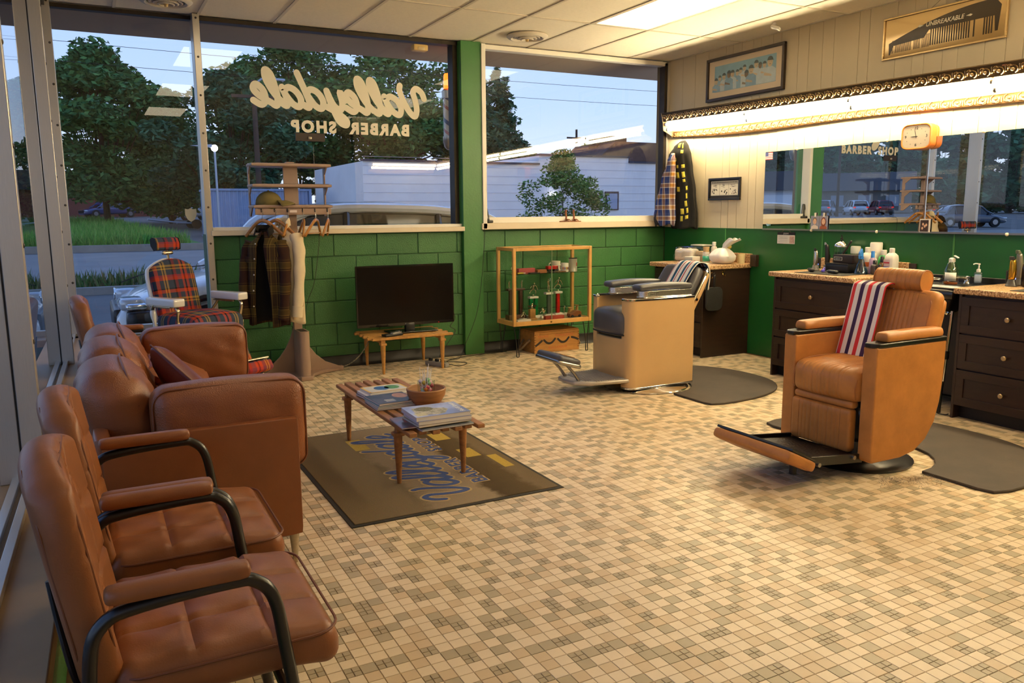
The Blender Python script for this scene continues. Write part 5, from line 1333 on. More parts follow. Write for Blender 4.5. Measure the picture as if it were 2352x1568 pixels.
JP = plaid_mat('brown_olive_plaid', ('X', 'Z'), .17, [(0, '#33201a'), (.34, '#5f4f2a'), (.40, '#231712'), (.44, '#6e5a2e'), (.50, '#4a3c22'), (.66, '#6e5a2e'), (.70, '#231712'), (.74, '#5f4f2a'), (.80, '#33201a')], .19, [(0, '#33201a'), (.40, '#6a5529'), (.44, '#1f1410'), (.48, '#6a5529'), (.54, '#54451f'), (.74, '#6a5529'), (.78, '#1f1410'), (.82, '#4a3a20'), (.88, '#33201a')], rough=.95)
garment('plaid_jacket', 'brown and olive plaid jacket hanging open on the coat rack', (-4.435, -.43, .49), -.70, .16, .095, .775, JP, M('black_lining', '#0f0d0c', rough=.9), gap=.95, folds=6, amp=.010, buttons=True, seed=2, fur=M('dark_fleece', '#1d1712', rough=1., bump=.8, bscale=200))
garment('cream_jacket', 'cream cotton jacket hanging behind the plaid jacket', (-4.275, -.40, .50), -.85, .14, .065, .82, M('cream_twill', '#dcc9a6', rough=.9, var=.06, vscale=7, bump=.25, bscale=30, bdet=6), M('ivory_lining', '#cdb994', rough=.9), gap=.9, folds=5, amp=.010, seed=5, sleeve=(0, 1))
# coats in the corner
def drape(name, label, cat, loc, lev, mat, folds, amp, seed, n=56, extra=None):
    t = thing(name, label, cat, loc)
    Z = [l[0] for l in lev]
    def at(z):
        for i in range(len(lev)-1):
            if lev[i][0] >= z >= lev[i+1][0]:
                f = (lev[i][0]-z)/(lev[i][0]-lev[i+1][0]+1e-9); f = f*f*(3-2*f)
                return [lev[i][k]+(lev[i+1][k]-lev[i][k])*f for k in range(1, 5)]
        return lev[-1][1:]
    def fn(u, v):
        z = Z[0]+(Z[-1]-Z[0])*u; cx, cy, rx, ry = at(z); th = 2*PI*v
        f = 1+amp*math.sin(folds*th+seed+u*1.5)*min(1, u*3)+amp*.5*math.sin((folds*2-1)*th+seed*2)*u
        return (cx+rx*math.cos(th)*f, cy+ry*math.sin(th)*f, z+.012*math.sin(3*th+seed)*u)
    obj('body', MB().grid(fn, 34, n), mat, t, solid=.005)
    if extra: extra(t, fn)
    return t
HK = MB().tube(catmull([(0, 0, 0), (-.03, 0, -.005), (-.055, 0, .01), (-.058, 0, .03)], 4), .005, 8)
def corner_coats():
    t = thing('wall_hook', 'black wall hook holding the coats in the corner', 'hook', (-.002, -.36, 2.03)); obj('prong', HK, BLACKMET, t); obj('plate', MB().rbox((-.004, 0, 0), (.008, .03, .06), .003, 4), BLACKMET, t)
    HD = M('black_hoodie', '#17140f', rough=.9, var=.3, vscale=20); YE = M('yellow_print', '#e3d24a', rough=.7, var=.12, vscale=60)
    def ex(t, fn):
        rr = random.Random(5)
        for i in range(11):
            u0 = .03+i*.082; 
            for v0, dv in ((.50, .055), (.59, .05)):
                v1 = v0+rr.uniform(-.02, .02); hh_ = rr.uniform(.03, .066); dv_ = dv*rr.uniform(.6, 1.15)
                if rr.random() < .18: continue
                mb = MB(); mb.grid(lambda a, b: tuple(Vector(fn(u0+a*hh_, v1+b*dv_))+Vector((-.006, -.002, 0))), 4, 3); obj('print_patch', mb, YE, t, solid=.001)
        P = [Vector(fn(.02+.0*k, .40+.30*k/10))+Vector((-.004, 0, .0)) for k in range(11)]
        obj('hood_seam', MB().tube(P, .006, 6), HD, t)
    drape('hooded_jacket', 'black hooded jacket with yellow print hanging in the corner', 'jacket', (0, 0, 0), [(2.13, -.07, -.37, .010, .03), (2.08, -.085, -.36, .045, .10), (1.98, -.10, -.355, .07, .155), (1.85, -.095, -.365, .06, .17), (1.6, -.09, -.40, .055, .185), (1.35, -.085, -.425, .055, .19), (1.22, -.085, -.43, .06, .185)], HD, 7, .10, 1., extra=ex)
    SH = plaid_mat('blue_tan_plaid', ('Y', 'Z'), .105, [(0, '#2f3f78'), (.30, '#d9cdbd'), (.38, '#a8783e'), (.62, '#e6ddd0'), (.70, '#3a4a80')], .115, [(0, '#33437a'), (.28, '#e2d8cc'), (.36, '#b08040'), (.64, '#e6ddd0'), (.72, '#4a5688')], rough=.9)
    drape('plaid_shirt', 'blue and tan checked shirt hanging over the hooded jacket', 'shirt', (0, 0, 0), [(2.0, -.175, -.335, .012, .02), (1.93, -.185, -.325, .03, .05), (1.7, -.19, -.285, .04, .095), (1.45, -.185, -.235, .045, .135), (1.33, -.18, -.215, .045, .155), (1.25, -.18, -.25, .04, .11)], SH, 6, .13, 2.)
    drape('shirt_sleeve_bundle', 'dark grey sleeve hanging beneath the checked shirt', 'sleeve', (0, 0, 0), [(1.40, -.19, -.16, .03, .05), (1.32, -.19, -.13, .03, .06), (1.24, -.185, -.14, .03, .05)], M('charcoal_knit', '#2b2a2e', rough=.95, var=.2, vscale=30), 5, .15, 4., n=24)
corner_coats()

# ------------------------------------------------------------------ television
def tv():
    t = thing('television', 'black flat screen television on the pale slatted table', 'television', (-3.19, -.30, .3255), -.02)
    obj('back_shell', MB().rbox((.0, .02, .335), (.90, .05, .50), .02, (5, 4, 5)), BLACKP, t)
    obj('bezel', MB().rbox((0, -.005, .335), (.935, .022, .555), .006, (5, 3, 5)), M('gloss_black', '#0c0a0a', rough=.12, coat=.5), t)
    obj('screen', MB().b2((-.452, -.0175, .085), (.452, -.0155, .598)), M('tv_screen', '#050304', rough=.2, spec=.3), t, smooth=False)
    text('SAMSUNG', .016, M('tv_logo', '#bdb8b2', rough=.4), t, (.02, -.0170, .072), (PI/2, 0, 0), depth=.0003, bold=.0003)
    obj('power_light', MB().box((.31, -.0172, .068), (.006, .002, .004)), M('standby_red', '#d02020', rough=.4, emit='#ff2010', estr=1.2), t)
    obj('neck', MB().rbox((.03, .005, .045), (.09, .05, .075), .01, 4), BLACKP, t)
    obj('stand', MB().rbox((.03, -.03, .0085), (.46, .20, .014), .006, (5, 5, 3)), MATS['gloss_black'], t)
tv()
t = thing('set_top_box', 'small grey set-top box with tangled earphones on the television table', 'media player', (-3.40, -.50, .3255), .25)
obj('body', MB().rbox((0, 0, .011), (.18, .075, .020), .004, 4), M('box_black', '#1a1918', rough=.35), t)
obj('remote', MB().rbox((.03, -.015, .026), (.12, .035, .012), .004, 4, rot=(0, 0, .3)), M('remote_grey', '#9a968f', rough=.4), t)
cp = catmull([(.03+.05*math.cos(a*2.3), -.01+.02*math.sin(a*3.1), .034+.006*math.sin(a*5)) for a in np.linspace(0, 6, 26)], 3)
obj('earphone_cord', MB().tube(cp, .0018, 5), M('cord_grey', '#6d6a66', rough=.5), t)
t = thing('power_strip', 'grey power strip with plugs on the floor under the television', 'power strip', (-2.955, -.44, .0005), -1.15)
obj('strip', MB().rbox((0, 0, .022), (.26, .055, .042), .008, 4), M('strip_grey', '#8f8d8a', rough=.45), t)
for x in (-.08, 0., .07): obj('plug', MB().rbox((x, 0, .055), (.035, .03, .03), .008, 4), BLACKP, t)
def cord(label, pts, r=.0032, mat=None, k=8, name='electric_cable'):
    tag(obj(name, MB().tube(catmull(pts, k), r, 6), mat or BLACKP), label, 'cord')
cord('black cable looping behind the television', [(-2.76, -.24, .45), (-2.70, -.20, .50), (-2.66, -.2, .40), (-2.72, -.22, .33), (-2.66, -.2, .28), (-2.74, -.25, .20), (-2.85, -.30, .10), (-2.9, -.36, .062)])
cord('black cable coiled on the floor by the power strip', [(-2.93, -.45, .062), (-2.88, -.55, .03), (-2.78, -.56, .005), (-2.66, -.46, .005), (-2.72, -.36, .005), (-2.80, -.30, .006), (-2.6, -.16, .006), (-2.3, -.11, .006), (-2.05, -.09, .006)])
cord('thin black cable hanging from the window sill down the pillar', [(-2.27, -.07, 1.24), (-2.275, -.075, 1.1), (-2.29, -.075, .95), (-2.31, -.075, .75), (-2.34, -.075, .55), (-2.38, -.075, .38), (-2.45, -.08, .22), (-2.53, -.10, .08), (-2.62, -.20, .006), (-2.74, -.28, .02), (-2.85, -.36, .05)], r=.0022)
cord('thin black cable hanging beside the coat rack', [(-3.88, .07, 2.0), (-3.885, .06, 1.7), (-3.89, .04, 1.33), (-3.9, -.075, 1.28), (-3.91, -.07, 1.1), (-3.96, -.06, .80), (-4.03, -.06, .62), (-4.06, -.06, .45), (-4.06, -.06, .30)], r=.0022)
cord('white braided cable sagging from the coat rack base to the television table', [(-3.77, -.19, .035), (-3.72, -.22, .055), (-3.64, -.25, .12), (-3.58, -.27, .20), (-3.545, -.28, .27), (-3.53, -.285, .295)], r=.0055, mat=M('braided_cord', '#a8a084', rough=.9, col2='#4a4636', vscale=160, sharp=(.45, .55)))

# ------------------------------------------------------------------ display case and what it holds
MAPLE = M('maple_frame', '#d3a058', rough=.38, var=.12, vscale=6, coat=.2)
CX0, CX1, CY0, CY1, CZ0, CZ1 = -2.15, -1.255, -.44, -.075, .305, 1.062
def display_case():
    c = Vector(((CX0+CX1)/2, (CY0+CY1)/2, 0)); t = thing('display_case', 'maple and glass display case on hairpin legs', 'display case', c)
    S = lambda mb: mb.xf(Matrix.Translation(-c)); w = .032
    for x in (CX0, CX1-w):
        for y in (CY0, CY1-w): obj('post', S(MB().b2((x, y, CZ0), (x+w, y+w, CZ1))), MAPLE, t, bevel=.005)
    for z, h in ((CZ0, .042), (CZ1-.032, .032)):
        for y in (CY0, CY1-w): obj('rail', S(MB().b2((CX0+w, y+.002, z), (CX1-w, y+w-.002, z+h))), MAPLE, t, bevel=.003)
        for x in (CX0, CX1-w): obj('rail', S(MB().b2((x+.002, CY0+w, z), (x+w-.002, CY1-w, z+h))), MAPLE, t, bevel=.003)
    obj('floor_board', S(MB().b2((CX0+.02, CY0+.02, CZ0+.028), (CX1-.02, CY1-.02, CZ0+.036))), M('case_floor', '#a08a62', rough=.5), t, smooth=False)
    obj('glass_shelf', S(MB().b2((CX0+.025, CY0+.045, .800), (CX1-.025, CY1-.03, .806))), glass_mat('shelf_glass', (.80, .90, .82), base=.10), t, smooth=False)
    def q(a, b, cc, d): return MB().add([a, b, cc, d], [(0, 1, 2, 3)])
    zb, zt = CZ0+.042, CZ1-.032; ym = (CX0+CX1)/2+.0
    obj('sliding_pane', S(q((CX0+w, CY0+.012, zb), (ym+.012, CY0+.012, zb), (ym+.012, CY0+.012, zt), (CX0+w, CY0+.012, zt))), CLEAR, t, smooth=False)
    obj('sliding_pane', S(q((ym-.012, CY0+.020, zb), (CX1-w, CY0+.020, zb), (CX1-w, CY0+.020, zt), (ym-.012, CY0+.020, zt))), CLEAR, t, smooth=False)
    obj('pane_edge', S(MB().b2((ym-.013, CY0+.010, zb), (ym-.010, CY0+.022, zt))), M('glass_edge', '#9fb58a', rough=.2), t, smooth=False)
    for x in (CX0+.016, CX1-.016): obj('side_pane', S(q((x, CY0+w, zb), (x, CY1-w, zb), (x, CY1-w, zt), (x, CY0+w, zt))), CLEAR, t, smooth=False)
    obj('top_pane', S(q((CX0+w, CY0+w, CZ1-.006), (CX1-w, CY0+w, CZ1-.006), (CX1-w, CY1-w, CZ1-.006), (CX0+w, CY1-w, CZ1-.006))), CLEAR, t, smooth=False)
    obj('lock', S(MB().cyl((-1.73, CY0-.004, CZ0+.022), (-1.73, CY0+.004, CZ0+.022), .009, n=12)), BRASS, t)
    for x, sx in ((CX0+.05, 1), (CX1-.05, -1)):
        for y, sy in ((CY0+.03, 1), (CY1-.03, -1)):
            P = catmull([(x-.032, y, CZ0), (x-.01-.0*sx, y-sy*.012, .12), (x-.012, y-sy*.02, .012), (x, y-sy*.021, .005), (x+.012, y-sy*.02, .012), (x+.012, y-sy*.012, .12), (x+.036, y, CZ0)], 5)
            obj('hairpin_leg', S(MB().tube(P, .0048, 7)), BLACKMET, t)
display_case()
GOLDF = M('trophy_metal', '#d8cfae', rough=.16, metal=1.); MARB = M('white_marble', '#ddd5c6', rough=.3, var=.1, vscale=20)
def figure(mb, c, h, pose=0):
    x, y, z = c; s = h/.115; V = lambda a, b, d: (x+a*s, y+b*s, z+d*s)
    hip = V(.004, 0, .055); neck = V(.012 if pose else 0, 0, .092)
    mb.tube([V(0, 0, .05), V(.002, 0, .06), V(.008 if pose else 0, 0, .078), neck], [.0085*s, .009*s, .011*s, .005*s], 8)
    mb.sphere(V(.014 if pose else 0, 0, .104), .0085*s, 8, 6)
    if pose:
        mb.tube([hip, V(.028, -.004, .034), V(.022, -.004, .0)], [.006*s, .005*s, .0035*s], 6); mb.tube([hip, V(-.020, .004, .038), V(-.036, .004, .014)], [.006*s, .005*s, .0035*s], 6)
        mb.tube([neck, V(.034, 0, .078), V(.044, 0, .055)], [.005*s, .004*s, .003*s], 6); mb.tube([neck, V(-.016, 0, .080), V(-.03, 0, .06)], [.005*s, .004*s, .003*s], 6)
        mb.sphere(V(.046, 0, .050), .006*s, 7, 5)
    else:
        for q in (-1, 1): mb.tube([V(q*.004, 0, .055), V(q*.007, 0, .028), V(q*.006, 0, 0)], [.006*s, .005*s, .0035*s], 6)
        mb.tube([neck, V(.016, 0, .085), V(.018, 0, .112)], [.005*s, .004*s, .003*s], 6); mb.tube([neck, V(-.014, 0, .08), V(-.012, -.01, .058)], [.005*s, .004*s, .003*s], 6)
    mb.lathe([(.011*s, 0), (.012*s, -.003*s), (.007*s, -.008*s), (.012*s, -.014*s), (.001, -.014*s)], 12, c=(x, y, z))
ZC = CZ0+.0365
def trophy(label, x, y, cols, colh, colmat, base, plate, figs, hgt=.12, bmat=None, pmat=None):
    t = thing('trophy', label, 'trophy', (x, y, ZC), group='trophies in the display case')
    bw, bd, bh = base; obj('base', MB().rbox((0, 0, bh/2), (bw, bd, bh), .004, 4), bmat or MARB, t)
    for cx in cols: obj('column', MB().rbox((cx, 0, bh+colh/2), (.036, .036, colh), .006, 4), colmat, t)
    if plate: obj('plate', MB().rbox((0, 0, bh+colh+.011), (plate, .055, .022), .004, 4), pmat or MARB, t)
    for (fx, fz, fh, p) in figs:
        mb = MB(); figure(mb, (fx, 0, fz+.014*fh/.115), fh, p); obj('figurine', mb, GOLDF, t)
trophy('tall two-column dark wood trophy at the end of the display case', -2.00, -.20, (-.055, .055), .24, M('trophy_walnut', '#3f2414', rough=.35, var=.2, vscale=20), (.19, .09, .05), .19, [(0, .312, .13, 0), (-.07, .312, .07, 0), (.07, .312, .07, 0)], bmat=M('trophy_walnut_base', '#5a3a22', rough=.4), pmat=MATS['trophy_walnut'])
trophy('trophy with green column and running figure', -1.80, -.20, (-.028, .03), .17, M('green_column', '#1f8a48', rough=.12, metal=.4, var=.3, vscale=30), (.13, .08, .03), .10, [(0, .222, .125, 1)])
trophy('trophy with clear column and standing figure', -1.615, -.19, (-.0,), .20, M('silver_column', '#7f8a7c', rough=.1, metal=.7), (.11, .08, .03), .085, [(0, .252, .13, 0)])
trophy('trophy with red column and running figure', -1.505, -.19, (.0,), .20, M('red_column', '#c8281e', rough=.12, metal=.3, var=.3, vscale=30), (.10, .08, .035), .085, [(0, .257, .13, 1)])
t = thing('trophy', 'short trophy with wood block and eagle top', 'trophy', (-1.875, -.31, ZC), group='trophies in the display case')
obj('base', MB().rbox((0, 0, .010), (.09, .06, .02), .003, 4), M('trophy_oak', '#a87a3e', rough=.4, var=.2, vscale=20), t); obj('block', MB().rbox((0, 0, .065), (.062, .045, .09), .004, 4), MATS['trophy_oak'], t)
m_ = MB(); m_.sphere((0, 0, .132), .018, 10, 7, (.8, .8, 1.2)); m_.sphere((0, -.008, .158), .009, 8, 6)
for s in (-1, 1): m_.prism([(s*.006, .150), (s*.045, .146), (s*.05, .135), (s*.03, .122), (s*.006, .118)], 'y', -.004, .004)
obj('eagle', m_, GOLDF, t)
for i, (x, y, lab) in enumerate(((-1.70, -.24, 'tiny cup trophy beside the green column trophy'), (-1.665, -.15, 'tiny trophy between the green and clear column trophies'), (-1.40, -.15, 'tiny trophy behind the red column trophy'), (-1.985, -.33, 'tiny trophy in front of the dark wood trophy'))):
    t = thing('trophy', lab, 'trophy', (x, y, ZC), group='trophies in the display case')
    obj('base', MB().rbox((0, 0, .011), (.075, .055, .022), .003, 4), MARB, t); m_ = MB()
    if i == 0: m_.lathe([(.012, .022), (.012, .026), (.004, .034), (.004, .05), (.016, .062), (.02, .085), (.018, .085), (.001, .06)], 14)
    else: figure(m_, (0, 0, .030), .07, i % 2)
    obj('cup' if i == 0 else 'figurine', m_, GOLDF, t)
def slab(name, label, cat, x, y, z, d, mat, rz=0., bev=.003):
    return tag(obj(name, MB().box((0, 0, d[2]/2), d), mat, bevel=bev, loc=(x, y, z), rot=(0, 0, rz)), label, cat)
BRICKR = M('red_box', '#a5402c', rough=.6, var=.15, vscale=20)
slab('wooden_plaque', 'flat red-brown box at the front of the display case floor', 'box', -1.66, -.375, ZC, (.22, .045, .038), BRICKR, .02)
slab('marble_plaque', 'white marble slab on the display case floor under a post', 'slab', -2.015, -.385, ZC, (.15, .05, .022), MARB)
t = thing('wooden_car', 'small brown wooden car in the display case', 'toy car', (-1.40, -.34, ZC), .1)
WD2 = M('toy_wood', '#7a4826', rough=.4, var=.2, vscale=14)
obj('body', MB().prism([(-.075, .012), (-.075, .04), (-.03, .05), (.0, .068), (.05, .068), (.075, .05), (.075, .012)], 'y', -.028, .028), WD2, t, bevel=.004)
for x in (-.045, .045):
    for y in (-.033, .033): obj('wheel', MB().cyl((x, y-.005, .014), (x, y+.005, .014), .0135, n=14), BLACKM, t)
t = thing('wooden_scooter', 'pale wooden toy motor scooter in the display case', 'toy scooter', (-1.345, -.24, ZC), .2)
WD3 = M('toy_beech', '#b98a4c', rough=.45, var=.12, vscale=14)
for x in (-.055, .055): obj('wheel', MB().cyl((x, -.008, .027), (x, .008, .027), .026, n=18), WD3, t)
obj('body', MB().prism([(-.075, .045), (-.06, .075), (-.02, .075), (.0, .045), (.03, .035), (.045, .10), (.055, .10), (.055, .03), (.0, .02), (-.06, .03)], 'y', -.014, .014), WD3, t, bevel=.003)
obj('handlebar', MB().cyl((.045, -.03, .105), (.045, .03, .105), .005, n=8), WD3, t)
obj('seat', MB().rbox((-.045, 0, .085), (.055, .026, .014), .005, 4), WD3, t)
ZS = .8065
t = thing('toy_wagon', 'red toy wagon on the glass shelf', 'toy wagon', (-1.64, -.30, ZS), .05)
obj('bed', MB().box((0, 0, .045), (.12, .055, .034)), M('wagon_red', '#b3221c', rough=.3), t, bevel=.004)
for x in (-.04, .04):
    for y in (-.03, .03): obj('wheel', MB().cyl((x, y-.004, .016), (x, y+.004, .016), .0155, n=14), BLACKM, t)
obj('string', MB().tube(catmull([(.0, -.03, .064), (.01, 0, .072), (.03, -.03, .05), (.04, -.035, .02)], 4), .0018, 5), MATS['jute'], t)
def mug(label, x, y, mat, r=.038, h=.088, rz=0., pat=None):
    t = thing('mug', label, 'mug', (x, y, ZS), rz, 'mugs on the glass shelf')
    obj('cup', MB().lathe([(.001, 0), (r*.95, 0), (r, .006), (r, h), (r-.004, h), (r-.005, .008), (.001, .008)], 26), mat, t)
    obj('handle', MB().tube(catmull([(-r+.002, 0, h*.78), (-r-.022, 0, h*.78), (-r-.028, 0, h*.5), (-r-.018, 0, h*.24), (-r+.002, 0, h*.22)], 5), .0048, 8), mat, t)
    if pat:
        for i in range(5):
            a = -2.4+i*.4; obj('print', MB().rbox((r*math.cos(a), r*math.sin(a), h*.42), (.006, .014, .026), .003, 4, rot=(0, 0, a)), M('mug_print_%d' % (i % 3), ['#b06a4a', '#8a7a9a', '#b89a4a'][i % 3], rough=.5), t)
mug('tall cream mug at the back of the glass shelf', -1.525, -.18, M('mug_cream', '#e2d6bf', rough=.25), .05, .10)
mug('white mug with a small coloured print on the glass shelf', -1.515, -.335, M('mug_white', '#e9e1d2', rough=.2), .042, .088, pat=1)
t = thing('tin_can', 'white and red tin can at the end of the glass shelf', 'tin', (-1.375, -.27, ZS))
obj('can', MB().lathe([(.001, 0), (.044, 0), (.044, .003), (.043, .006), (.043, .122), (.045, .125), (.045, .128), (.001, .128)], 28), M('tin_white', '#cfc6b4', rough=.35, metal=.3, var=.12, vscale=9), t)
obj('lid_rim', MB().lathe([(.0445, .124), (.0465, .127), (.0445, .131), (.0445, .124)], 28), BLACKMET, t)
obj('red_label', MB().lathe([(.0434, .03), (.0434, .085)], 12).xf(Matrix.Identity(4)), M('tin_red', '#b02a22', rough=.4), t) if False else obj('red_label', MB().grid(lambda u, v: (.0436*math.cos(-1.2+u*.9), .0436*math.sin(-1.2+u*.9), .05+v*.035), 6, 1), M('tin_red', '#b02a22', rough=.4), t, solid=.0006)
slab('red_box', 'long faded red box lying on the glass shelf', 'box', -1.905, -.24, ZS, (.19, .05, .045), M('faded_red_box', '#b04a4a', rough=.6, var=.1, vscale=12), .04)
slab('cigar_box', 'small brown wooden box on the glass shelf', 'box', -1.80, -.36, ZS, (.11, .05, .035), M('cigar_wood', '#8a5226', rough=.5, var=.2, vscale=16), .06)
slab('black_tray', 'flat black case on the glass shelf beside the wooden box', 'case', -1.885, -.375, ZS, (.12, .04, .010), BLACKM, .1)
for i, (x, y, lab, cc) in enumerate(((-2.03, -.36, 'yellow handled knife on the glass shelf', '#c9a92c'), (-1.99, -.30, 'brown folded strop on the glass shelf', '#6a4a2c'), (-1.70, -.365, 'dark pocket knife on the glass shelf under the wagon', '#2c2420'), (-1.62, -.385, 'tangled keys on the glass shelf in front of the wagon', '#8a7350'), (-1.56, -.38, 'small brown leather pouch on the glass shelf', '#7a5230'))):
    t = thing('trinket', lab, 'trinket', (x, y, ZS), i*.7, 'trinkets on the glass shelf'); obj('body', MB().rbox((0, 0, .007), (.065, .018, .013), .005, 4), M('trinket_%d' % i, cc, rough=.5), t); obj('tip', MB().rbox((.045, .004, .006), (.03, .012, .008), .003, 4), STEEL, t)
t = thing('shell_ornament', 'small pale shell ornament at the end of the glass shelf', 'ornament', (-2.08, -.30, ZS)); obj('stem', MB().lathe([(.001, 0), (.016, 0), (.006, .02), (.010, .035), (.001, .035)], 12), WD3, t); obj('shell', MB().sphere((0, 0, .05), .022, 10, 7, (1, .7, .9)), M('shell', '#d8c8a0', rough=.4), t)

# ------------------------------------------------------------------ wooden crate
def crate():
    x0, x1, y0, y1, h = -1.865, -1.33, -.325, -.04, .222
    c = Vector(((x0+x1)/2, (y0+y1)/2, 0)); t = thing('wooden_crate', 'old wooden crate with rope handles and red stencilled words', 'crate', c, .03)
    w, d = (x1-x0)/2, (y1-y0)/2; PN = M('crate_pine', '#b5803e', rough=.65, var=.22, vscale=4, stretch=(1, 5, 6), bump=.2, bscale=40)
    for (a, b) in ((.001, .018), (.018, .185), (.185, h-.012)):
        obj('front_board', MB().b2((-w+.06, -d, a+.0008), (w-.06, -d+.014, b-.0008)), PN, t, bevel=.0015); obj('back_board', MB().b2((-w, d-.014, a+.0008), (w, d, b-.0008)), PN, t, bevel=.0015)
    for s in (-1, 1):
        obj('corner_post', MB().b2((s*w, -d, .001), (s*(w-.06), -d+.0145, h-.012)), PN, t, bevel=.0015)
        obj('side_board', MB().b2((s*w, -d+.0145, .001), (s*(w-.014), d-.014, h-.012)), PN, t, bevel=.0015)
        for i in range(7): obj('box_joint', MB().b2((s*(w+.0004), -d-.0005, .03+i*.025), (s*(w-.016), -d+.004, .042+i*.025)), M('crate_endgrain', '#8a5c2c', rough=.8), t, smooth=False)
        P = catmull([(s*w, -.06, .12), (s*(w+.035), -.055, .10), (s*(w+.085), -.03, .045), (s*(w+.09), .02, .03), (s*(w+.04), .06, .07), (s*w, .07, .12)], 6)
        obj('rope_handle', MB().tube(P, .010, 8), M('hemp_rope', '#8d7350', rough=.95, var=.3, vscale=40, bump=.8, bscale=120), t)
        obj('rope_knot', MB().sphere((s*(w+.012), -.06, .12), .02, 10, 7), MATS['hemp_rope'], t)
    obj('lid', MB().b2((-w+.004, -d+.004, h-.012), (w-.004, d-.004, h)), PN, t, bevel=.003)
    RS = M('stencil_red', '#c2603a', rough=.8)
    text('YALNIZ', .034, RS, t, (-.165, -d-.0004, .165), (PI/2, 0, 0), depth=.0003, spacing=1.12); text('TOPKELERDE', .034, RS, t, (.085, -d-.0004, .165), (PI/2, 0, 0), depth=.0003, spacing=1.12)
    text('KULLANILIR', .034, RS, t, (.01, -d-.0004, .045), (PI/2, 0, 0), depth=.0003, spacing=1.25)
    BS = M('stencil_black', '#2b241c', rough=.8, var=.3, vscale=40)
    for (cx, L, kind) in ((-.215, .07, 1), (-.09, .13, 0), (.075, .13, 0), (.215, .075, 2)):
        mb = MB(); P = {0: [(-L/2, .02), (-L/4, -.008), (0, -.016), (L/4, -.006), (L/2, .026)], 1: [(-L/2, -.03), (0, -.008), (L/2, .016)], 2: [(-L/2, .026), (0, .016), (L/2, .0)]}[kind]
        ribbon(mb, catmull([(cx+a, .108+b, 0) for a, b in P], 5), .022); mb.xf(Matrix(((1, 0, 0, 0), (0, 0, -1, -d-.0008), (0, 1, 0, 0), (0, 0, 0, 1))))
        obj('stencil_wave', mb, BS, t, smooth=False, merge=False)
crate()
# ------------------------------------------------------------------ things on the sills
t = thing('cordless_phone', 'silver and black cordless phone on its cradle at the sill end', 'phone', (-2.205, -.015, 1.2955), .5)
obj('cradle', MB().rbox((0, 0, .014), (.09, .075, .028), .01, 5), BLACKP, t)
obj('handset', MB().rbox((-.005, .012, .095), (.046, .026, .165), .012, (5, 5, 8), rot=(-.18, -.12, 0)), M('phone_silver', '#3a3938', rough=.3, metal=.4), t)
obj('keypad', MB().rbox((-.004, -.001, .075), (.034, .006, .07), .002, 4, rot=(-.18, -.12, 0)), M('phone_keys', '#a8a6a2', rough=.4), t)
t = thing('claw_feet_carving', 'carved wooden bird feet on a slice of wood on the sill', 'carving', (-1.26, -.02, 1.2955))
CW = M('carved_wood', '#8a5530', rough=.6, var=.25, vscale=18)
obj('board', MB().rbox((0, 0, .005), (.25, .07, .010), .004, (8, 5, 3), fn=lambda p, f: [p[0], p[1]*(1+.12*math.sin(p[0]*40)), p[2]]), CW, t)
for x in (-.045, .05):
    mb = MB(); mb.tube([(x, 0, .012), (x+.004, 0, .05), (x-.003, .002, .10), (x, 0, .125)], [.013, .010, .011, .013], 9)
    for a in (-.7, 0, .7, PI): mb.tube(catmull([(x, 0, .02), (x+.03*math.sin(a), -.03*math.cos(a), .024), (x+.055*math.sin(a), -.05*math.cos(a) if a != PI else .03, .011)], 4), [.008, .008, .0075, .007, .007, .006, .005, .004, .002], 7)
    obj('foot', mb, CW, t)
for s in (-1, 1): obj('twig', MB().tube([(s*.06, .01, .04), (s*.13, .015, .05)], [.006, .002], 6), CW, t)
# ------------------------------------------------------------------ lettering and devices on the glass
SG = M('window_letter_cream', '#f6efd6', rough=.6)
t = thing('window_lettering', 'cream shop name painted on the wide window, reading from outside', 'lettering', (-2.765, GY-.004, 2.285))
mb = script_mesh('Valleydale', .170, 1.60, .057, mirror=True, rise=.028); mb.xf(Matrix(((1, 0, 0, 0), (0, 0, 1, 0), (0, 1, 0, 0), (0, 0, 0, 1))))
obj("script", mb, SG, t, smooth=False, merge=False)
for wd, xx in (('BARBER', -.48), ('SHOP', -1.095)):
    me = text_mesh(wd, .135, SG, depth=.0008, bold=.0075, spacing=1.28, name='capitals'); obj('capitals', me, None, t, loc=(xx, 0, -.127), rot=(PI/2, 0, PI))
t = thing('shield_sticker', 'cream shield shaped sticker low on the tall window', 'sticker', (-4.935, GY-.004, 1.40))
obj('shield', MB().prism([(-.045, .05), (-.02, .045), (0, .055), (.02, .045), (.045, .05), (.045, .0), (.028, -.04), (0, -.06), (-.028, -.04), (-.045, 0)], 'y', -.001, .001), M('shield_vinyl', '#cfc8a8', rough=.6), t)
t = thing('sign_controller', 'dark plaque with a small lamp stuck on the glass below the lettering', 'plaque', (-3.90, GY-.012, 2.07))
obj('board', MB().b2((-.13, -.004, -.035), (.13, .010, .035)), M('plaque_brown', '#3b2f2a', rough=.6), t, bevel=.002)
obj('lamp', MB().rbox((-.005, -.012, -.008), (.03, .016, .024), .004, 4), M('lamp_head', '#b8ae9a', rough=.3, metal=.5), t)
t = thing('motion_sensor', 'small cream alarm sensor box at the ceiling above the lettering', 'alarm sensor', (-2.87, .02, 2.90))
obj('case', MB().rbox((0, 0, 0), (.14, .09, .055), .01, 5), M('sensor_cream', '#d8b878', rough=.5), t)
obj('lens', MB().rbox((0, -.04, -.01), (.07, .02, .03), .008, 4), M('sensor_lens', '#c9b48a', rough=.3), t)
t = thing('smoke_detector', 'small white alarm horn fixed to the ceiling near the comb print', 'alarm horn', (-.34, -1.86, H-.03), .4)
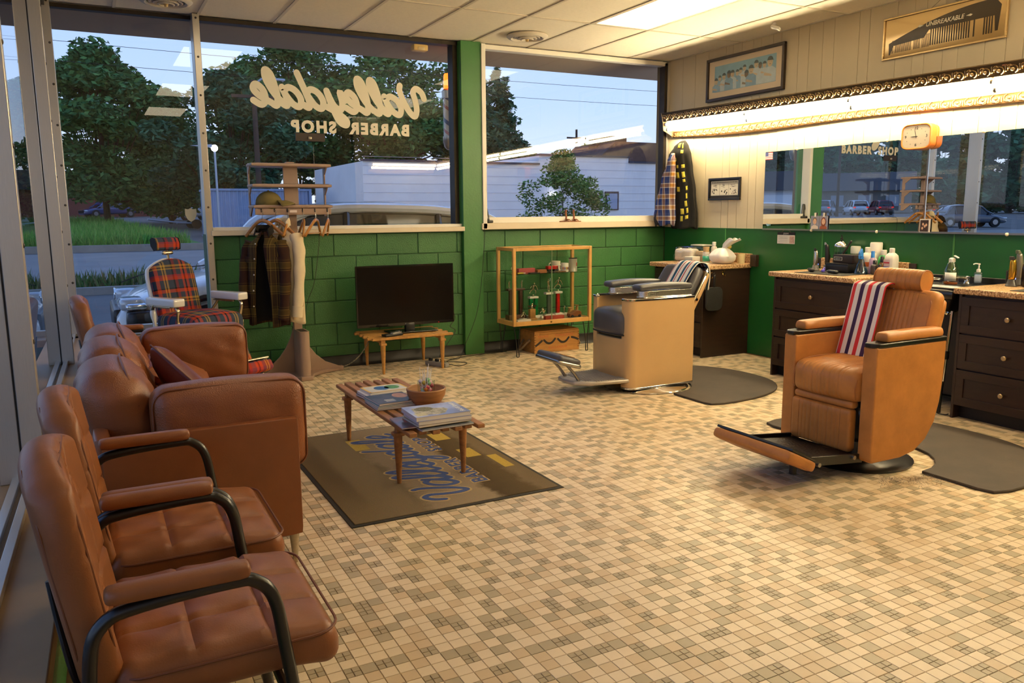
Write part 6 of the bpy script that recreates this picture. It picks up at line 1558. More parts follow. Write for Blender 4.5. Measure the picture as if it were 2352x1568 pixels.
obj('bracket', MB().rbox((0, 0, .01), (.03, .03, .04), .006, 4), WHITEP, t); obj('horn', MB().rbox((-.015, -.02, -.02), (.05, .09, .03), .012, 5, rot=(.4, .2, 0)), WHITEP, t)
# ------------------------------------------------------------------ sink between the counters
def sink():
    t = thing('shampoo_sink', 'black shampoo sink between two cabinets', 'sink', (-.009, -3.475, 0))
    BK = M('sink_black', '#15110e', rough=.28, coat=.3); w = .385
    obj('rim', MB().b2((-.58, -w, .845), (-.555, w, .872)), BK, t, bevel=.006); obj('rim', MB().b2((-.025, -w, .845), (0, w, .91)), BK, t, bevel=.004)
    for s in (-1, 1): obj('rim', MB().b2((-.58, s*w, .845), (0, s*(w-.03), .874)), BK, t, bevel=.006)
    obj('deck', MB().b2((-.20, -w+.03, .845), (-.02, w-.03, .864)), BK, t, bevel=.003)
    def basin(u, v):
        x = -.555+.36*u; y = (-w+.03)+(2*w-.06)*v; e = min(u, 1-u)*2; g = min(v, 1-v)*2; return (x, y, .86-.17*min(1, e*3)*min(1, g*4))
    obj('basin', MB().grid(basin, 14, 20), BK, t, solid=.008)
    obj('cabinet_front', MB().b2((-.36, -w+.01, .09), (-.34, w-.01, .845)), M('sink_panel', '#171009', rough=.6), t, bevel=.002)
    obj('front_lip', MB().rbox((-.575, 0, .825), (.05, 2*w-.04, .07), .02, (4, 6, 4)), BK, t)
    obj('faucet_base', MB().lathe([(.022, .864), (.024, .87), (.018, .885), (.018, .905), (.001, .905)], 18, c=(-.14, -.165, 0)), CHROME, t)
    obj('faucet_spout', MB().tube(catmull([(-.14, -.165, .90), (-.19, -.15, .912), (-.26, -.13, .905), (-.30, -.12, .885)], 6), .012, 10), CHROME, t)
    obj('faucet_lever', MB().rbox((-.13, -.17, .917), (.05, .022, .014), .006, 4), CHROME, t)
    P = catmull([(-.10+.03*math.cos(a), .10+.035*math.sin(a), .872+.002*a) for a in np.linspace(0, 9, 20)], 3)
    obj('spray_hose', MB().tube(P, .006, 7), STEEL, t)
sink()
t = thing('folding_cart', 'folded chrome tube cart leaning in the gap beside the sink', 'cart', (-.62, -3.83, 0))
obj('frame_tube', MB().tube([(-.02, .0, .10), (.0, -.008, .40), (.022, -.012, .72)], .011, 10), CHROME, t)
obj('grip', MB().tube([(-.025, .0, .02), (-.02, .0, .24)], .014, 10), BLACKP, t)
obj('frame_tube', MB().tube([(-.02, .12, .03), (.02, .12, .62)], .010, 10), CHROME, t)
obj('hinge_block', MB().rbox((.0, .0, .42), (.04, .04, .06), .008, 4), BLACKP, t)
obj('top_ring', MB().tube([(.02+.05*math.cos(a), .07+.07*math.sin(a), .70) for a in np.linspace(0, 2*PI, 18)[:-1]], .008, 8, closed=True), CHROME, t)
obj('cable', MB().tube(catmull([(-.02, .0, .06), (-.03, .01, .02), (.0, -.03, .008), (.04, -.03, .008)], 5), .004, 6), BLACKP, t)

# ------------------------------------------------------------------ bottles and tools
def bottle(name, label, cat, x, y, z, prof, mat, parts=(), rz=0., n=24, group=None):
    """parts: (name, profile, material)"""
    t = thing(name, label, cat, (x, y, z), rz, group)
    obj('body', MB().lathe(prof, n), mat, t)
    for p in parts:
        if p[0] == 'fn': p[1](t)
        else: obj(p[0], MB().lathe(p[1], n), p[2], t)
    return t
def band(r, z0, z1, mat, a0=-2.9, a1=-.6, name='label'):
    return ('fn', lambda t: obj(name, MB().grid(lambda u, v: (r*math.cos(a0+(a1-a0)*u), r*math.sin(a0+(a1-a0)*u), z0+(z1-z0)*v), 12, 1), mat, t, solid=.0006))
def cl(n, c, r=.35, **k): return M('item_'+n, c, rough=r, **k)
Z1, Z2, Z3 = .8885, .8905, .8845
FACE = (PI*.75, PI*1.45)   # angles that face the room corner where the viewer stands
# corner worktop
def wrap(p, f, s=1): return [p[0]+.006*math.sin(p[1]*60+s), p[1]+.008*math.sin(p[0]*50+p[2]*40+s), p[2]+.008*math.sin(p[0]*37+p[1]*45+s)]
t = thing('paper_towel_pack', 'plastic wrapped pack of paper towels on the corner worktop', 'paper towels', (-.26, -.70, Z1), .3)
obj('towels', MB().rbox((0, 0, .065), (.16, .21, .125), .03, (8, 8, 8)), cl('towel', '#ece4d8', .9), t)
def film(p, f):
    q = wrap(p, f); q[2] = max(q[2], -.069); return q
obj('wrapper', MB().rbox((0, 0, .072), (.185, .25, .142), .045, (16, 20, 12), fn=film), glass_mat('clear_film', (.97, .96, .95), base=.16, rough=.12), t)
bl = MB(); bl.add([(-.05, -.06, .146), (-.02, .05, .147), (.03, .07, .147), (.045, -.02, .149), (.01, -.08, .146)], [(0, 1, 2, 3, 4)]); obj('blue_print', bl, cl('blue', '#3b4fd0'), t, smooth=False, solid=.001)
slab('napkin_box', 'white napkin box under the wrapped towels', 'box', -.33, -.87, Z1, (.12, .10, .055), cl('napkin', '#e9e2d6', .8), .2)
t = thing('clear_container', 'clear plastic food container with flat lid on the corner worktop', 'container', (-.085, -.72, Z1))
obj('tub', MB().rbox((0, 0, .075), (.12, .17, .15), .02, (6, 6, 6)), glass_mat('frosted_plastic', (.86, .86, .80), base=.14, rough=.2), t); obj('lid', MB().rbox((0, 0, .158), (.135, .19, .016), .007, 4), cl('lid', '#d8d6c8', .3), t)
t = thing('carton', 'small kraft carton with black lettering on the corner worktop', 'carton', (-.21, -.865, Z1), .1)
obj('box', MB().b2((-.03, -.045, 0), (.03, .045, .105)), cl('kraft', '#cdbb98', .7), t, bevel=.001)
text('DE WITT', .018, ink, t, (-.0305, 0, .062), ROT_WEST, depth=.0002); text('DE WITT', .016, ink, t, (0, -.0455, .062), ROT_SOUTH, depth=.0002)
bottle('cream_jar', 'glass jar with a teal label on the corner worktop', 'jar', -.225, -.955, Z1, [(.001, 0), (.033, 0), (.036, .006), (.036, .075), (.030, .08), (.001, .08)], cl('jarwhite', '#d3e0d6', .2), [('cap', [(.034, .08), (.034, .10), (.031, .102), (.001, .102)], cl('capwhite', '#eee8dd')), ('second_jar', [(.030, .102), (.030, .14), (.032, .14), (.032, .152), (.001, .152)], cl('amberjar', '#c9a878', .25)), band(.0366, .01, .062, cl('teal', '#2f9c86'), -3.6, -.9)])
bottle('spray_can', 'white aerosol can on the corner worktop', 'spray can', -.12, -.95, Z1, [(.001, 0), (.029, 0), (.031, .004), (.031, .135), (.026, .15), (.018, .156), (.018, .165), (.001, .165)], cl('can', '#d9d2c6', .3), [('cap', [(.019, .165), (.019, .198), (.016, .20), (.001, .20)], WHITEP)])
t = thing('plastic_bag', 'knotted white plastic bag on the corner worktop', 'plastic bag', (-.245, -1.215, Z1))
PB = cl('bag', '#f2ede4', .35, bump=.2, bscale=18)
def bagf(p, f):
    z = p[2]; k = 1+.10*math.sin(math.atan2(p[1], p[0])*9)*max(0, z+.04)/.12
    return [p[0]*k*(1-.35*max(0, z)/.07), p[1]*k*(1-.35*max(0, z)/.07), z]
obj('bag_body', MB().rbox((0, 0, .075), (.20, .25, .15), .07, (20, 24, 14), fn=bagf), PB, t)
def neck(u, v):
    a = 2*PI*v; r = (.055-.028*math.sin(min(1, u*2.2)*PI/1.2)+.05*max(0, u-.45))*(1+.16*math.sin(a*6)); return (.0+.02*u+r*math.cos(a)*.5, -.01-.13*u*u+r*math.sin(a), .125+.115*u+.012*math.sin(a*3)*u)
obj('bag_neck', MB().grid(neck, 14, 36), PB, t, solid=.0015)
bottle('cream_tub', 'small cream plastic tub behind the white bag', 'tub', -.085, -1.30, Z1, [(.001, 0), (.036, 0), (.039, .09), (.035, .09), (.033, .006), (.001, .006)], cl('tub', '#e3cf9c', .45))
slab('hair_tool_case', 'folded black cloth on the corner worktop', 'cloth', -.42, -.90, Z1, (.11, .14, .018), BLACKM, .4, .006)
slab('paper_slip', 'slip of white paper on the corner worktop', 'paper', -.36, -1.09, Z1, (.11, .14, .0015), cl('paper', '#e9e4da', .8), .3, 0)
t = thing('toy_figure', 'small colourful toy figure behind the white bag', 'toy', (-.075, -1.115, Z1))
obj('body', MB().lathe([(.001, 0), (.03, 0), (.032, .06), (.02, .11), (.012, .13), (.001, .13)], 14), cl('toyblack', '#2a2220', .4), t); obj('head', MB().sphere((0, 0, .155), .026, 12, 8), cl('toyyellow', '#c9b25a', .4), t); obj('hat', MB().lathe([(.03, .172), (.016, .178), (.013, .195), (.001, .197)], 14), cl('toycream', '#d9d0a8', .5), t)
# bottle worktop
slab('tool_mat', 'black rubber tool mat on the bottle worktop', 'mat', -.40, -2.66, Z2, (.34, .46, .004), BLACKM, .06, .001)
def clipper(label, x, y, z, h, body, blade, rz, stand, tilt=.0, group='clippers on charging stands'):
    t = thing('hair_clipper', label, 'hair clipper', (x, y, z), rz, group)
    obj('charging_stand', MB().lathe([(.001, 0), (.042, 0), (.044, .006), (.036, .018), (.028, .045), (.001, .045)], 24, sx=.8), stand, t)
    def f(p, q): k = 1+.18*math.sin((p[2]/h+.5)*PI*1.2); return [p[0]*k+.02*(p[2]/h)**2, p[1]*k, p[2]]
    obj('body', MB().rbox((0, 0, .035+h*.46), (.034, .042, h*.86), .015, (6, 6, 14), rot=(0, tilt, 0), fn=f), body, t)
    obj('blade', MB().box((.010+tilt*h*.8, 0, .035+h*.93), (.022, .046, .022), rot=(0, .3+tilt, 0), top=(.35, 1)), blade, t, bevel=.001)
    obj('switch', MB().rbox((-.022+.0*tilt, 0, .035+h*.36), (.006, .012, .045), .003, 4, rot=(0, tilt, 0)), BLACKP, t)
    obj('status_light', MB().box((-.0215, 0, .052), (.002, .008, .010)), M('led_blue', '#7a9cff', rough=.3, emit='#88a8ff', estr=2.), t)
    return t
clipper('silver hair trimmer on its charging stand at the edge of the bottle worktop', -.25, -2.36, Z2, .155, cl('silver', '#b9b4aa', .22, metal=.9), BLACKM, 2.4, cl('stand', '#6d6a66', .4))
clipper('black hair clipper on its charging stand beside the blue disinfectant jar', -.13, -2.375, Z2, .205, cl('clipblack', '#26221f', .35), STEEL, 2.2, cl('stand2', '#4a4846', .4), .06)
t = thing('disinfectant_jar', 'tall glass disinfectant jar of blue liquid with steel lid', 'jar', (-.115, -2.50, Z2))
obj('glass', MB().lathe([(.050, .001), (.055, .006), (.055, .20), (.052, .20), (.052, .008), (.001, .008), (.001, .001), (.050, .001)], 32), CLEAR, t)
obj('liquid', MB().lathe([(.001, .009), (.0505, .009), (.0505, .158), (.001, .158)], 30), glass_mat('blue_liquid', (.35, .62, .66), base=.05), t)
obj('comb', MB().b2((-.008, -.010, .012), (.008, -.006, .19)), cl('combteal', '#2f7a7a', .4), t, smooth=False); obj('comb_basket', MB().lathe([(.045, .012), (.045, .05)], 24), STEEL, t, solid=.002)
obj('lid', MB().lathe([(.056, .20), (.057, .212), (.05, .226), (.025, .245), (.010, .252), (.001, .252)], 32), CHROME, t); obj('lid_knob', MB().lathe([(.005, .25), (.005, .262), (.012, .266), (.013, .276), (.001, .28)], 16), BLACKP, t)
text('BARBICIDE', .016, M('white_ink', '#e8ece8', rough=.5), t, (-.050, -.027, .11), (PI/2, 0, -PI/2+.5), depth=.0002)
t = thing('tool_box', 'flat black plastic box at the bottom of the boxes on the bottle worktop', 'box', (-.27, -2.655, Z2+.004), -.05)
obj('tray', MB().rbox((0, 0, .035), (.14, .235, .068), .008, (5, 5, 5)), BLACKP, t); obj('rim', MB().rbox((0, 0, .07), (.148, .243, .008), .003, 4), BLACKP, t)
t = thing('steriliser_box', 'black labelled box stacked on the flat black box', 'box', (-.24, -2.675, Z2+.0785), -.05)
obj('case', MB().rbox((0, 0, .035), (.12, .20, .068), .006, 4), cl('casebrown', '#241a18', .4), t); obj('label_plate', MB().b2((-.0615, .0, .022), (-.0605, .085, .05)), cl('plate', '#c9c4bc', .4), t, smooth=False); obj('label_print', MB().b2((-.0621, .005, .026), (-.0611, .08, .046)), BLACKM, t, smooth=False)
text('Scalpmaster', .012, MATS['white_ink'], t, (-.0624, .043, .036), ROT_WEST, depth=.0001)
tag(obj('straight_razor', MB().rbox((0, 0, 0), (.014, .016, .135), .005, (4, 4, 6), rot=(.62, 0, 0)).add([(.0, .04, .055), (.0, .055, .06), (.0, .07, .10), (.0, .055, .10)], [(0, 1, 2, 3)]), cl('razor', '#2f2520', .35), loc=(-.24, -2.665, Z2+.205)), 'dark razor leaning on the stacked black boxes', 'razor')
bottle('glass_jar', 'clear glass jar with a pale lid behind the black boxes', 'jar', -.095, -2.63, Z2, [(.001, 0), (.04, 0), (.042, .005), (.042, .14), (.036, .15), (.001, .15)], glass_mat('jar_glass', (.9, .93, .88), base=.10), [('lid', [(.040, .15), (.040, .20), (.036, .21), (.001, .21)], cl('jarlid', '#c9c9ba', .3)), ('contents', [(.001, .006), (.038, .006), (.038, .07), (.001, .07)], cl('cotton', '#e6e2d8', .9))])
t = bottle('spray_bottle', 'blue trigger spray bottle at the front of the bottle worktop', 'spray bottle', -.285, -2.845, Z2, [(.001, .0), (.052, .0), (.055, .006), (.05, .03), (.018, .115), (.014, .125), (.001, .125)], glass_mat('blue_plastic', (.42, .72, .86), base=.12, rough=.08), [('collar', [(.016, .122), (.016, .14), (.001, .14)], cl('bluecap', '#2f7fd6', .3))])
obj('spray_head', MB().prism([(-.03, .14), (.012, .14), (.010, .175), (-.004, .205), (-.014, .19), (-.03, .172)], 'y', -.009, .009), MATS['item_bluecap'], t, bevel=.004); obj('trigger', MB().tube(catmull([(-.02, 0, .16), (-.032, 0, .145), (-.03, 0, .125)], 4), .004, 6), MATS['item_bluecap'], t)
obj('water', MB().lathe([(.001, .004), (.05, .006), (.046, .03), (.038, .05), (.001, .05)], 24), glass_mat('blue_water', (.5, .78, .9), base=.04), t)
def sq(name, label, x, y, w, d, h, mat, capm, capr=.015, caph=.03, lab=None, rz=0., group='bottles on the bottle worktop', z=Z2):
    t = thing(name, label, 'bottle', (x, y, z), rz, group)
    obj('body', MB().rbox((0, 0, h/2), (w, d, h), min(w, d)*.3, (6, 6, 8), fn=lambda p, f: [p[0]*(1-.45*max(0, p[2]/h-.32)/.18), p[1]*(1-.45*max(0, p[2]/h-.32)/.18), p[2]]), mat, t)
    obj('cap', MB().lathe([(.001, h-.004), (capr, h-.004), (capr, h+caph), (capr*.85, h+caph+.003), (.001, h+caph+.003)], 18), capm, t)
    if lab: obj('label', MB().rbox((-.0, 0, h*.42), (w*1.02, d*1.02, h*.42), min(w, d)*.3, (6, 6, 3)), lab, t)
    return t
WB = cl('wbottle', '#eee6da', .35); 
sq('lotion_bottle', 'tall pink and lilac bottle with blue nozzle behind the blue spray bottle', -.205, -2.885, .042, .042, .135, cl('lilac', '#c9a8c8', .35), MATS['item_bluecap'], .014, .045, cl('pinklabel', '#d8b0c0', .4))
sq('oil_bottle', 'dark purple bottle behind the blue spray bottle', -.18, -2.755, .036, .036, .135, cl('purple', '#35265e', .3), WB, .012, .04)
sq('talc_bottle', 'white bottle with an orange label in the middle of the crowd', -.13, -2.775, .075, .075, .17, WB, WB, .02, .035, cl('orangelabel', '#d8702e', .45))
bottle('wipe_tub', 'tall white wipes tub at the back of the bottle worktop', 'tub', -.055, -2.795, Z2, [(.001, 0), (.046, 0), (.048, .005), (.048, .235), (.044, .245), (.001, .245)], WB)
sq('green_bottle', 'green labelled white bottle beside the wipes tub', -.075, -2.885, .07, .07, .15, cl('greenb', '#35a45c', .35), WB, .022, .035)
sq('tonic_bottle', 'white tonic bottle with a red and blue label', -.16, -2.865, .04, .04, .13, WB, WB, .012, .03, cl('redlabel', '#cfc0c8', .4))
sq('dark_spray', 'dark grey spray bottle in front of the white tonic bottles', -.235, -2.93, .05, .05, .085, cl('darkb', '#3c322e', .3), BLACKP, .014, .025, cl('darklabel', '#8a8078', .4))
sq('beard_oil', 'small teal bottle with black cap at the worktop edge', -.245, -2.985, .034, .034, .055, cl('tealb', '#1f6e64', .3), BLACKP, .012, .028)
sq('dropper_bottle', 'small amber dropper bottle with black pump', -.17, -2.945, .036, .036, .10, cl('amber', '#6a4a2a', .25), BLACKP, .014, .04)
t = sq('alcohol_bottle', 'large white rubbing alcohol bottle with a red and blue label', -.13, -3.0, .085, .09, .175, WB, WB, .02, .03, None)
obj('label', MB().rbox((-.041, .012, .075), (.004, .06, .09), .0018, (2, 4, 4)), cl('alclabel', '#e0c8c8', .5), t); obj('label_stripe', MB().rbox((-.0435, .012, .095), (.002, .05, .012), .0009, 3), cl('alcred', '#c23a4a', .5), t); obj('label_stripe', MB().rbox((-.0435, .012, .06), (.002, .05, .010), .0009, 3), cl('alcblue', '#3a52b0', .5), t)
for (lab, x, y, rz) in (('black trimmer lying on the tool mat, nearer the wall end', -.43, -2.475, .9), ('black trimmer lying on the tool mat under the blue spray bottle', -.45, -2.715, 1.2)):
    t = thing('hair_trimmer', lab, 'trimmer', (x, y, Z2+.0045), rz, 'trimmers lying on the tool mat')
    obj('body', MB().rbox((0, 0, .015), (.12, .04, .028), .012, (8, 6, 5)), BLACKP, t); obj('blade', MB().rbox((.068, 0, .016), (.022, .036, .012), .003, 4), STEEL, t)
t = thing('nail_clip', 'small purple hair clip on the bottle worktop', 'clip', (-.40, -2.575, Z2+.0045), .4); obj('clip', MB().rbox((0, 0, .012), (.05, .02, .022), .006, 4), cl('violet', '#6a5ad0', .3), t); obj('lever', MB().tube(catmull([(.0, 0, .02), (.02, 0, .035), (.045, 0, .03)], 4), .004, 6), MATS['item_violet'], t)
for i, (lab, x, y) in enumerate((('small wall outlet box behind the alcohol bottle', -.012, -3.10), ('wooden block on the green wall beside the silver trimmer', -.012, -2.20))):
    tag(obj('outlet_plate', MB().rbox((0, 0, 0), (.018, .07, .07), .004, 4), M('dark_wood_box', '#2a1a10'), loc=(x, y, .945)), lab, 'outlet')
# sink things
ds = bottle('dish_soap', 'large clear dish soap bottle with open white cap on the sink', 'soap bottle', -.30, -3.615, .8655, [(.001, 0), (.046, 0), (.05, .01), (.052, .06), (.045, .11), (.026, .155), (.02, .165), (.001, .165)], glass_mat('soap_plastic', (.88, .88, .82), base=.14, rough=.05), [('cap', [(.021, .163), (.021, .185), (.012, .192), (.001, .193)], WHITEP), ('soap', [(.001, .004), (.044, .006), (.046, .018), (.001, .018)], cl('soaporange', '#b5602c', .2)), band(.0525, .03, .09, cl('soaplabel', '#e0dcd2', .5), -3.4, -1.9)])
obj('flip_lid', MB().rbox((0, -.03, .20), (.022, .035, .008), .003, 4, rot=(.45, 0, 0)), WHITEP, ds)
t = thing('hand_sanitiser', 'small pump bottle of hand sanitiser on the sink deck', 'pump bottle', (-.12, -3.70, .8645), .4)
obj('body', MB().rbox((0, 0, .045), (.034, .055, .09), .010, (5, 5, 5)), glass_mat('clear_plastic', (.85, .9, .92), base=.15, rough=.05), t); obj('label', MB().rbox((-.0, 0, .042), (.0355, .045, .06), .008, (4, 4, 3)), cl('sanlabel', '#b8c4d4', .4), t)
obj('pump', MB().lathe([(.014, .09), (.014, .108), (.006, .112), (.005, .14), (.009, .142), (.009, .150), (.001, .152)], 16), WHITEP, t); obj('nozzle', MB().tube(catmull([(0, 0, .147), (-.01, .02, .149), (-.014, .034, .143)], 4), .0045, 6), WHITEP, t)
# gold clipper worktop
t = thing('round_brush', 'round black bristle hair brush standing on the worktop end', 'brush', (-.105, -3.925, Z3))
obj('bristles', MB().lathe([(.001, .005), (.03, .005), (.034, .012), (.034, .088), (.03, .095), (.001, .095)], 20), cl('bristle', '#171310', .9, bump=.9, bscale=300, vor=True), t); obj('handle', MB().cyl((0, 0, .09), (0, 0, .135), .006, n=10), BLACKP, t); obj('foot', MB().lathe([(.02, 0), (.02, .006), (.001, .006)], 16), BLACKP, t)
clipper('gold hair clipper on its charging stand', -.26, -4.02, Z3, .165, cl('gold', '#c99a3a', .2, metal=.9), BLACKM, 2.6, cl('stand3', '#3a3836', .35))
clipper('grey hair clipper standing behind the gold clipper', -.15, -4.0, Z3, .205, cl('greyclip', '#8a857c', .3, metal=.6), STEEL, 2.5, cl('stand4', '#4a4846', .4), .05)
sq('brown_bottle', 'tall dark brown bottle at the picture edge of the worktop', -.235, -4.105, .062, .062, .17, cl('darkbrown', '#1d120c', .2), BLACKP, .016, .05, None, z=Z3)
sq('small_cream_jar', 'small cream bottle between the grey clipper and the dark bottle', -.145, -4.035, .03, .03, .055, cl('creamb', '#d8d0b8', .4), BLACKP, .013, .025, None, z=Z3)
slab('tool_tray', 'thin black tray at the front of the gold clipper worktop', 'tray', -.45, -4.32, Z3, (.26, .24, .004), BLACKM, 0, .001)
slab('dried_twigs', 'flat brown wood scrap resting on top of the cornice', 'wood scrap', -.13, -3.88, 2.345, (.06, .22, .012), WD2, .2, .002)
# ================================================================== outside
def gh(x, y): return -.12+.02*max(0, y-6)-.003*max(0, -10-x)
def strip_ground(name, label, pts, mat, dz=0., n=1, kind='structure', sub=8):
    """polygon given as quad corners, subdivided so it follows the slope"""
    a, b, c, d = [Vector((p[0], p[1], 0)) for p in pts]
    def fn(u, v):
        p = a.lerp(b, u).lerp(d.lerp(c, u), v); return (p.x, p.y, gh(p.x, p.y)+dz)
    o = obj(name, MB().grid(fn, sub, sub), mat, smooth=True); o['kind'] = kind; o['label'] = label; return o
ASPH = M('asphalt_lot', '#6a645e', rough=.92, var=.15, vscale=.6, bump=.4, bscale=8)
ROAD = M('asphalt_road', '#8c847c', rough=.9, var=.10, vscale=.8, bump=.3, bscale=10)
CONC = M('kerb_concrete', '#8f877c', rough=.9, var=.15, vscale=2)
strip_ground('ground_lot', 'asphalt parking lot outside the windows', [(-160, .2), (80, .2), (80, 9.2), (-160, 9.2)], ASPH, sub=40)
strip_ground('ground_far', 'asphalt yard beyond the road', [(-160, 9.2), (120, 9.2), (120, 140), (-160, 140)], ASPH, sub=60)
strip_ground('ground_side', 'asphalt lot beside the storefront', [(-160, -40), (-6.2, -40), (-6.2, .2), (-160, .2)], ASPH, sub=30)
strip_ground('road', 'grey side road past the parking lot', [(-60, 11.6), (60, 11.6), (60, 21.6), (-60, 21.6)], ROAD, dz=.012, sub=40)
DIRT = M('dirt_strip', '#5d5240', rough=1., var=.3, vscale=3, bump=.6, bscale=10)
strip_ground('ground_verge', 'strip of dirt and weeds between lot and road', [(-40, 9.5), (3.5, 9.5), (3.5, 11.0), (-40, 11.0)], DIRT, dz=.05, sub=20)
def kerb(label, x0, x1, y, h=.14, w=.18):
    def k(u, v):
        x = x0+(x1-x0)*u; q = [(-w/2, 0), (-w/2, h), (w/2, h), (w/2, 0)][int(round(v*3))]; return (x, y+q[0], gh(x, y)+q[1])
    o = struct('kerb', MB().grid(k, 20, 3), CONC, label=label, angle=30)
kerb('kerb between the lot and the weeds', -40, 3.5, 9.45); kerb('kerb along the near side of the road', -40, 3.5, 11.1, .12)
strip_ground('ground_grass_bank', 'grassy island across the road', [(-30, 22.6), (-1.9, 22.6), (-4.5, 62), (-30, 62)], M('turf', '#527a2c', rough=1., var=.3, vscale=1.2), dz=.12, sub=20)
kerb('kerb edging the grassy island', -30, -1.7, 22.4, .22, .25)
# blades
def blades(name, label, n, fn, hmin, hmax, cols, seed, w=.03):
    rg = np.random.default_rng(seed); mb = MB(); mats = [M('%s_%d' % (name, i), c, rough=.9) for i, c in enumerate(cols)]
    for i in range(n):
        x, y, s = fn(rg); h = rg.uniform(hmin, hmax)*s; a = rg.uniform(0, 2*PI); dx, dy = math.cos(a)*w*.5*s, math.sin(a)*w*.5*s; lx, ly = rg.normal(0, .25*h), rg.normal(0, .25*h); z = gh(x, y)
        mb.add([(x-dx, y-dy, z), (x+dx, y+dy, z), (x+lx, y+ly, z+h)], [(0, 1, 2)], int(rg.integers(len(cols))))
    o = obj(name, mb, mats, smooth=False, merge=False, kind='stuff'); tag(o, label, 'grass')
def isl(rg):
    y = 22.8+ (rg.random()**1.6)*30; x = -12.5+rg.random()*(10.0-.06*(y-22))+(.0); return x, y, 1.
blades('tall_grass', 'tall green grass covering the island across the road', 26000, isl, .25, .7, ['#5c9434', '#6ea83c', '#4a8028', '#88a850'], 4, .07)
blades('verge_weeds', 'scrubby weeds growing on the verge before the road', 5000, lambda rg: (-9+rg.random()*6.5, 9.6+rg.random()*1.4, .5+rg.random()), .10, .32, ['#4a6a2a', '#5d6a34', '#38561f', '#7a7048'], 6, .06)
# trees
def rot_to(d): return Vector((0, 0, 1)).rotation_difference(d).to_matrix()
BARK = M('bark', '#3d2f24', rough=.95, var=.3, vscale=3, stretch=(4, 4, 1), bump=.6, bscale=8)
def tree(label, x, y, h, r, nleaf, cols, seed, trunk_h=.32, lsize=.30, shape='round', name='tree', lobes=26, tr=.02, ls=1.):
    rg = np.random.default_rng(seed); z0 = gh(x, y)
    t = thing(name, label, 'tree', (x, y, z0), group='trees outside the windows')
    mb = MB(); tp = []
    for i in range(7): u = i/6; tp.append((.3*math.sin(u*3+seed)*u*r*.15, .3*math.cos(u*2+seed)*u*r*.15, h*.8*u))
    mb.tube(tp, [h*tr*(1-.85*i/6) for i in range(7)], 9)
    cen = []
    if shape == 'cone':
        for i in range(lobes):
            u = .12+.86*(i/lobes); a = rg.uniform(0, 2*PI); rr = r*(1.02-u)*rg.uniform(.55, 1.0); cen.append(((rr*math.cos(a), rr*math.sin(a), h*u), (r*(1.08-u)*.55, r*(1.08-u)*.55, h*.035+.12)))
    else:
        for i in range(lobes):
            a = rg.uniform(0, 2*PI); u = rg.random(); zz = trunk_h+(1-trunk_h)*(.08+.86*u); prof = math.sin(min(1, .12+.95*u)*PI)**.55; rr = r*prof*math.sqrt(rg.uniform(.05, 1.)); s = r*rg.uniform(.22, .36)*ls
            cen.append(((rr*math.cos(a), rr*math.sin(a), h*zz), (s, s, s*.62)))
    for c, s in cen:
        if shape != 'cone': mb.tube([(tp[3][0]*.6, tp[3][1]*.6, h*min(.62, trunk_h+.05)), (c[0]*.5, c[1]*.5, (h*trunk_h+c[2])/2), c], [h*tr*.32, h*tr*.18, h*tr*.05], 5)
        else: mb.tube([(0, 0, c[2]), c[0:3]], [h*.006, h*.002], 4)
    obj('trunk', mb, BARK, t)
    C_ = np.array([c for c, s in cen]); S_ = np.array([s for c, s in cen]); vol = S_.prod(1)**(2/3); idx = rg.choice(len(cen), nleaf, p=vol/vol.sum())
    d = rg.normal(size=(nleaf, 3)); d /= np.linalg.norm(d, axis=1)[:, None]; rad = rg.random(nleaf)**.42
    P = C_[idx]+d*rad[:, None]*S_[idx]; A1 = rg.normal(size=(nleaf, 3)); A1[:, 2] *= .5; A1 /= np.linalg.norm(A1, axis=1)[:, None]; B1 = np.cross(A1, rg.normal(size=(nleaf, 3))); B1 /= np.linalg.norm(B1, axis=1)[:, None]
    sz = lsize*rg.uniform(.6, 1.25, nleaf)[:, None]; 
    V = np.concatenate([P-A1*sz, P+B1*sz*.42, P+A1*sz, P-B1*sz*.42], 1).reshape(-1, 3)
    me = bpy.data.meshes.new('crown'); me.vertices.add(len(V)); me.vertices.foreach_set('co', V.ravel()); me.loops.add(nleaf*4); me.loops.foreach_set('vertex_index', np.arange(nleaf*4, dtype=np.int32)); me.polygons.add(nleaf); me.polygons.foreach_set('loop_start', np.arange(0, nleaf*4, 4, dtype=np.int32))
    me.polygons.foreach_set('material_index', rg.integers(0, len(cols), nleaf).astype(np.int32)); me.update(calc_edges=True)
    for i, c in enumerate(cols):
        mm = M('leaf_'+c[1:], c, rough=.75, spec=.2); me.materials.append(mm)
    obj('crown', me, None, t)['kind'] = 'stuff'
    return t
G1 = ['#44703a', '#568446', '#375e30', '#638c48']; G2 = ['#48743e', '#3a6234', '#5c8848']; G3 = ['#3a6444', '#30543a', '#4a7450']; G4 = ['#56702f', '#3f5a22', '#6a7f3a']
tree('leafy tree on the grassy island, leftmost in the tall window', -4.6, 45, 10.2, 4.6, 22000, G2, 11, .10, .21, lobes=52)
tree('shorter leafy tree filling the lower right of the tall window', -.6, 52, 8.6, 4.4, 18000, G1, 20, .04, .21, lobes=46)
tree('dark leafy tree beside the shipping container', 1.6, 40, 8.4, 4.2, 18000, G3, 12, .10, .21, lobes=40)
tree('tall open tree behind the shop lettering', 6.6, 47, 12.0, 5.6, 18000, G2, 13, .26, .23, lobes=44)
tree('tall thick trunked tree behind the lettering capitals', 12.8, 45, 12.2, 5.2, 18000, G1, 14, .28, .23, lobes=44, tr=.03)
tree('dark spruce right of the lettering, by the barber pole', 17.2, 42, 11.4, 3.6, 12000, G3, 15, shape='cone', lobes=60, lsize=.22)
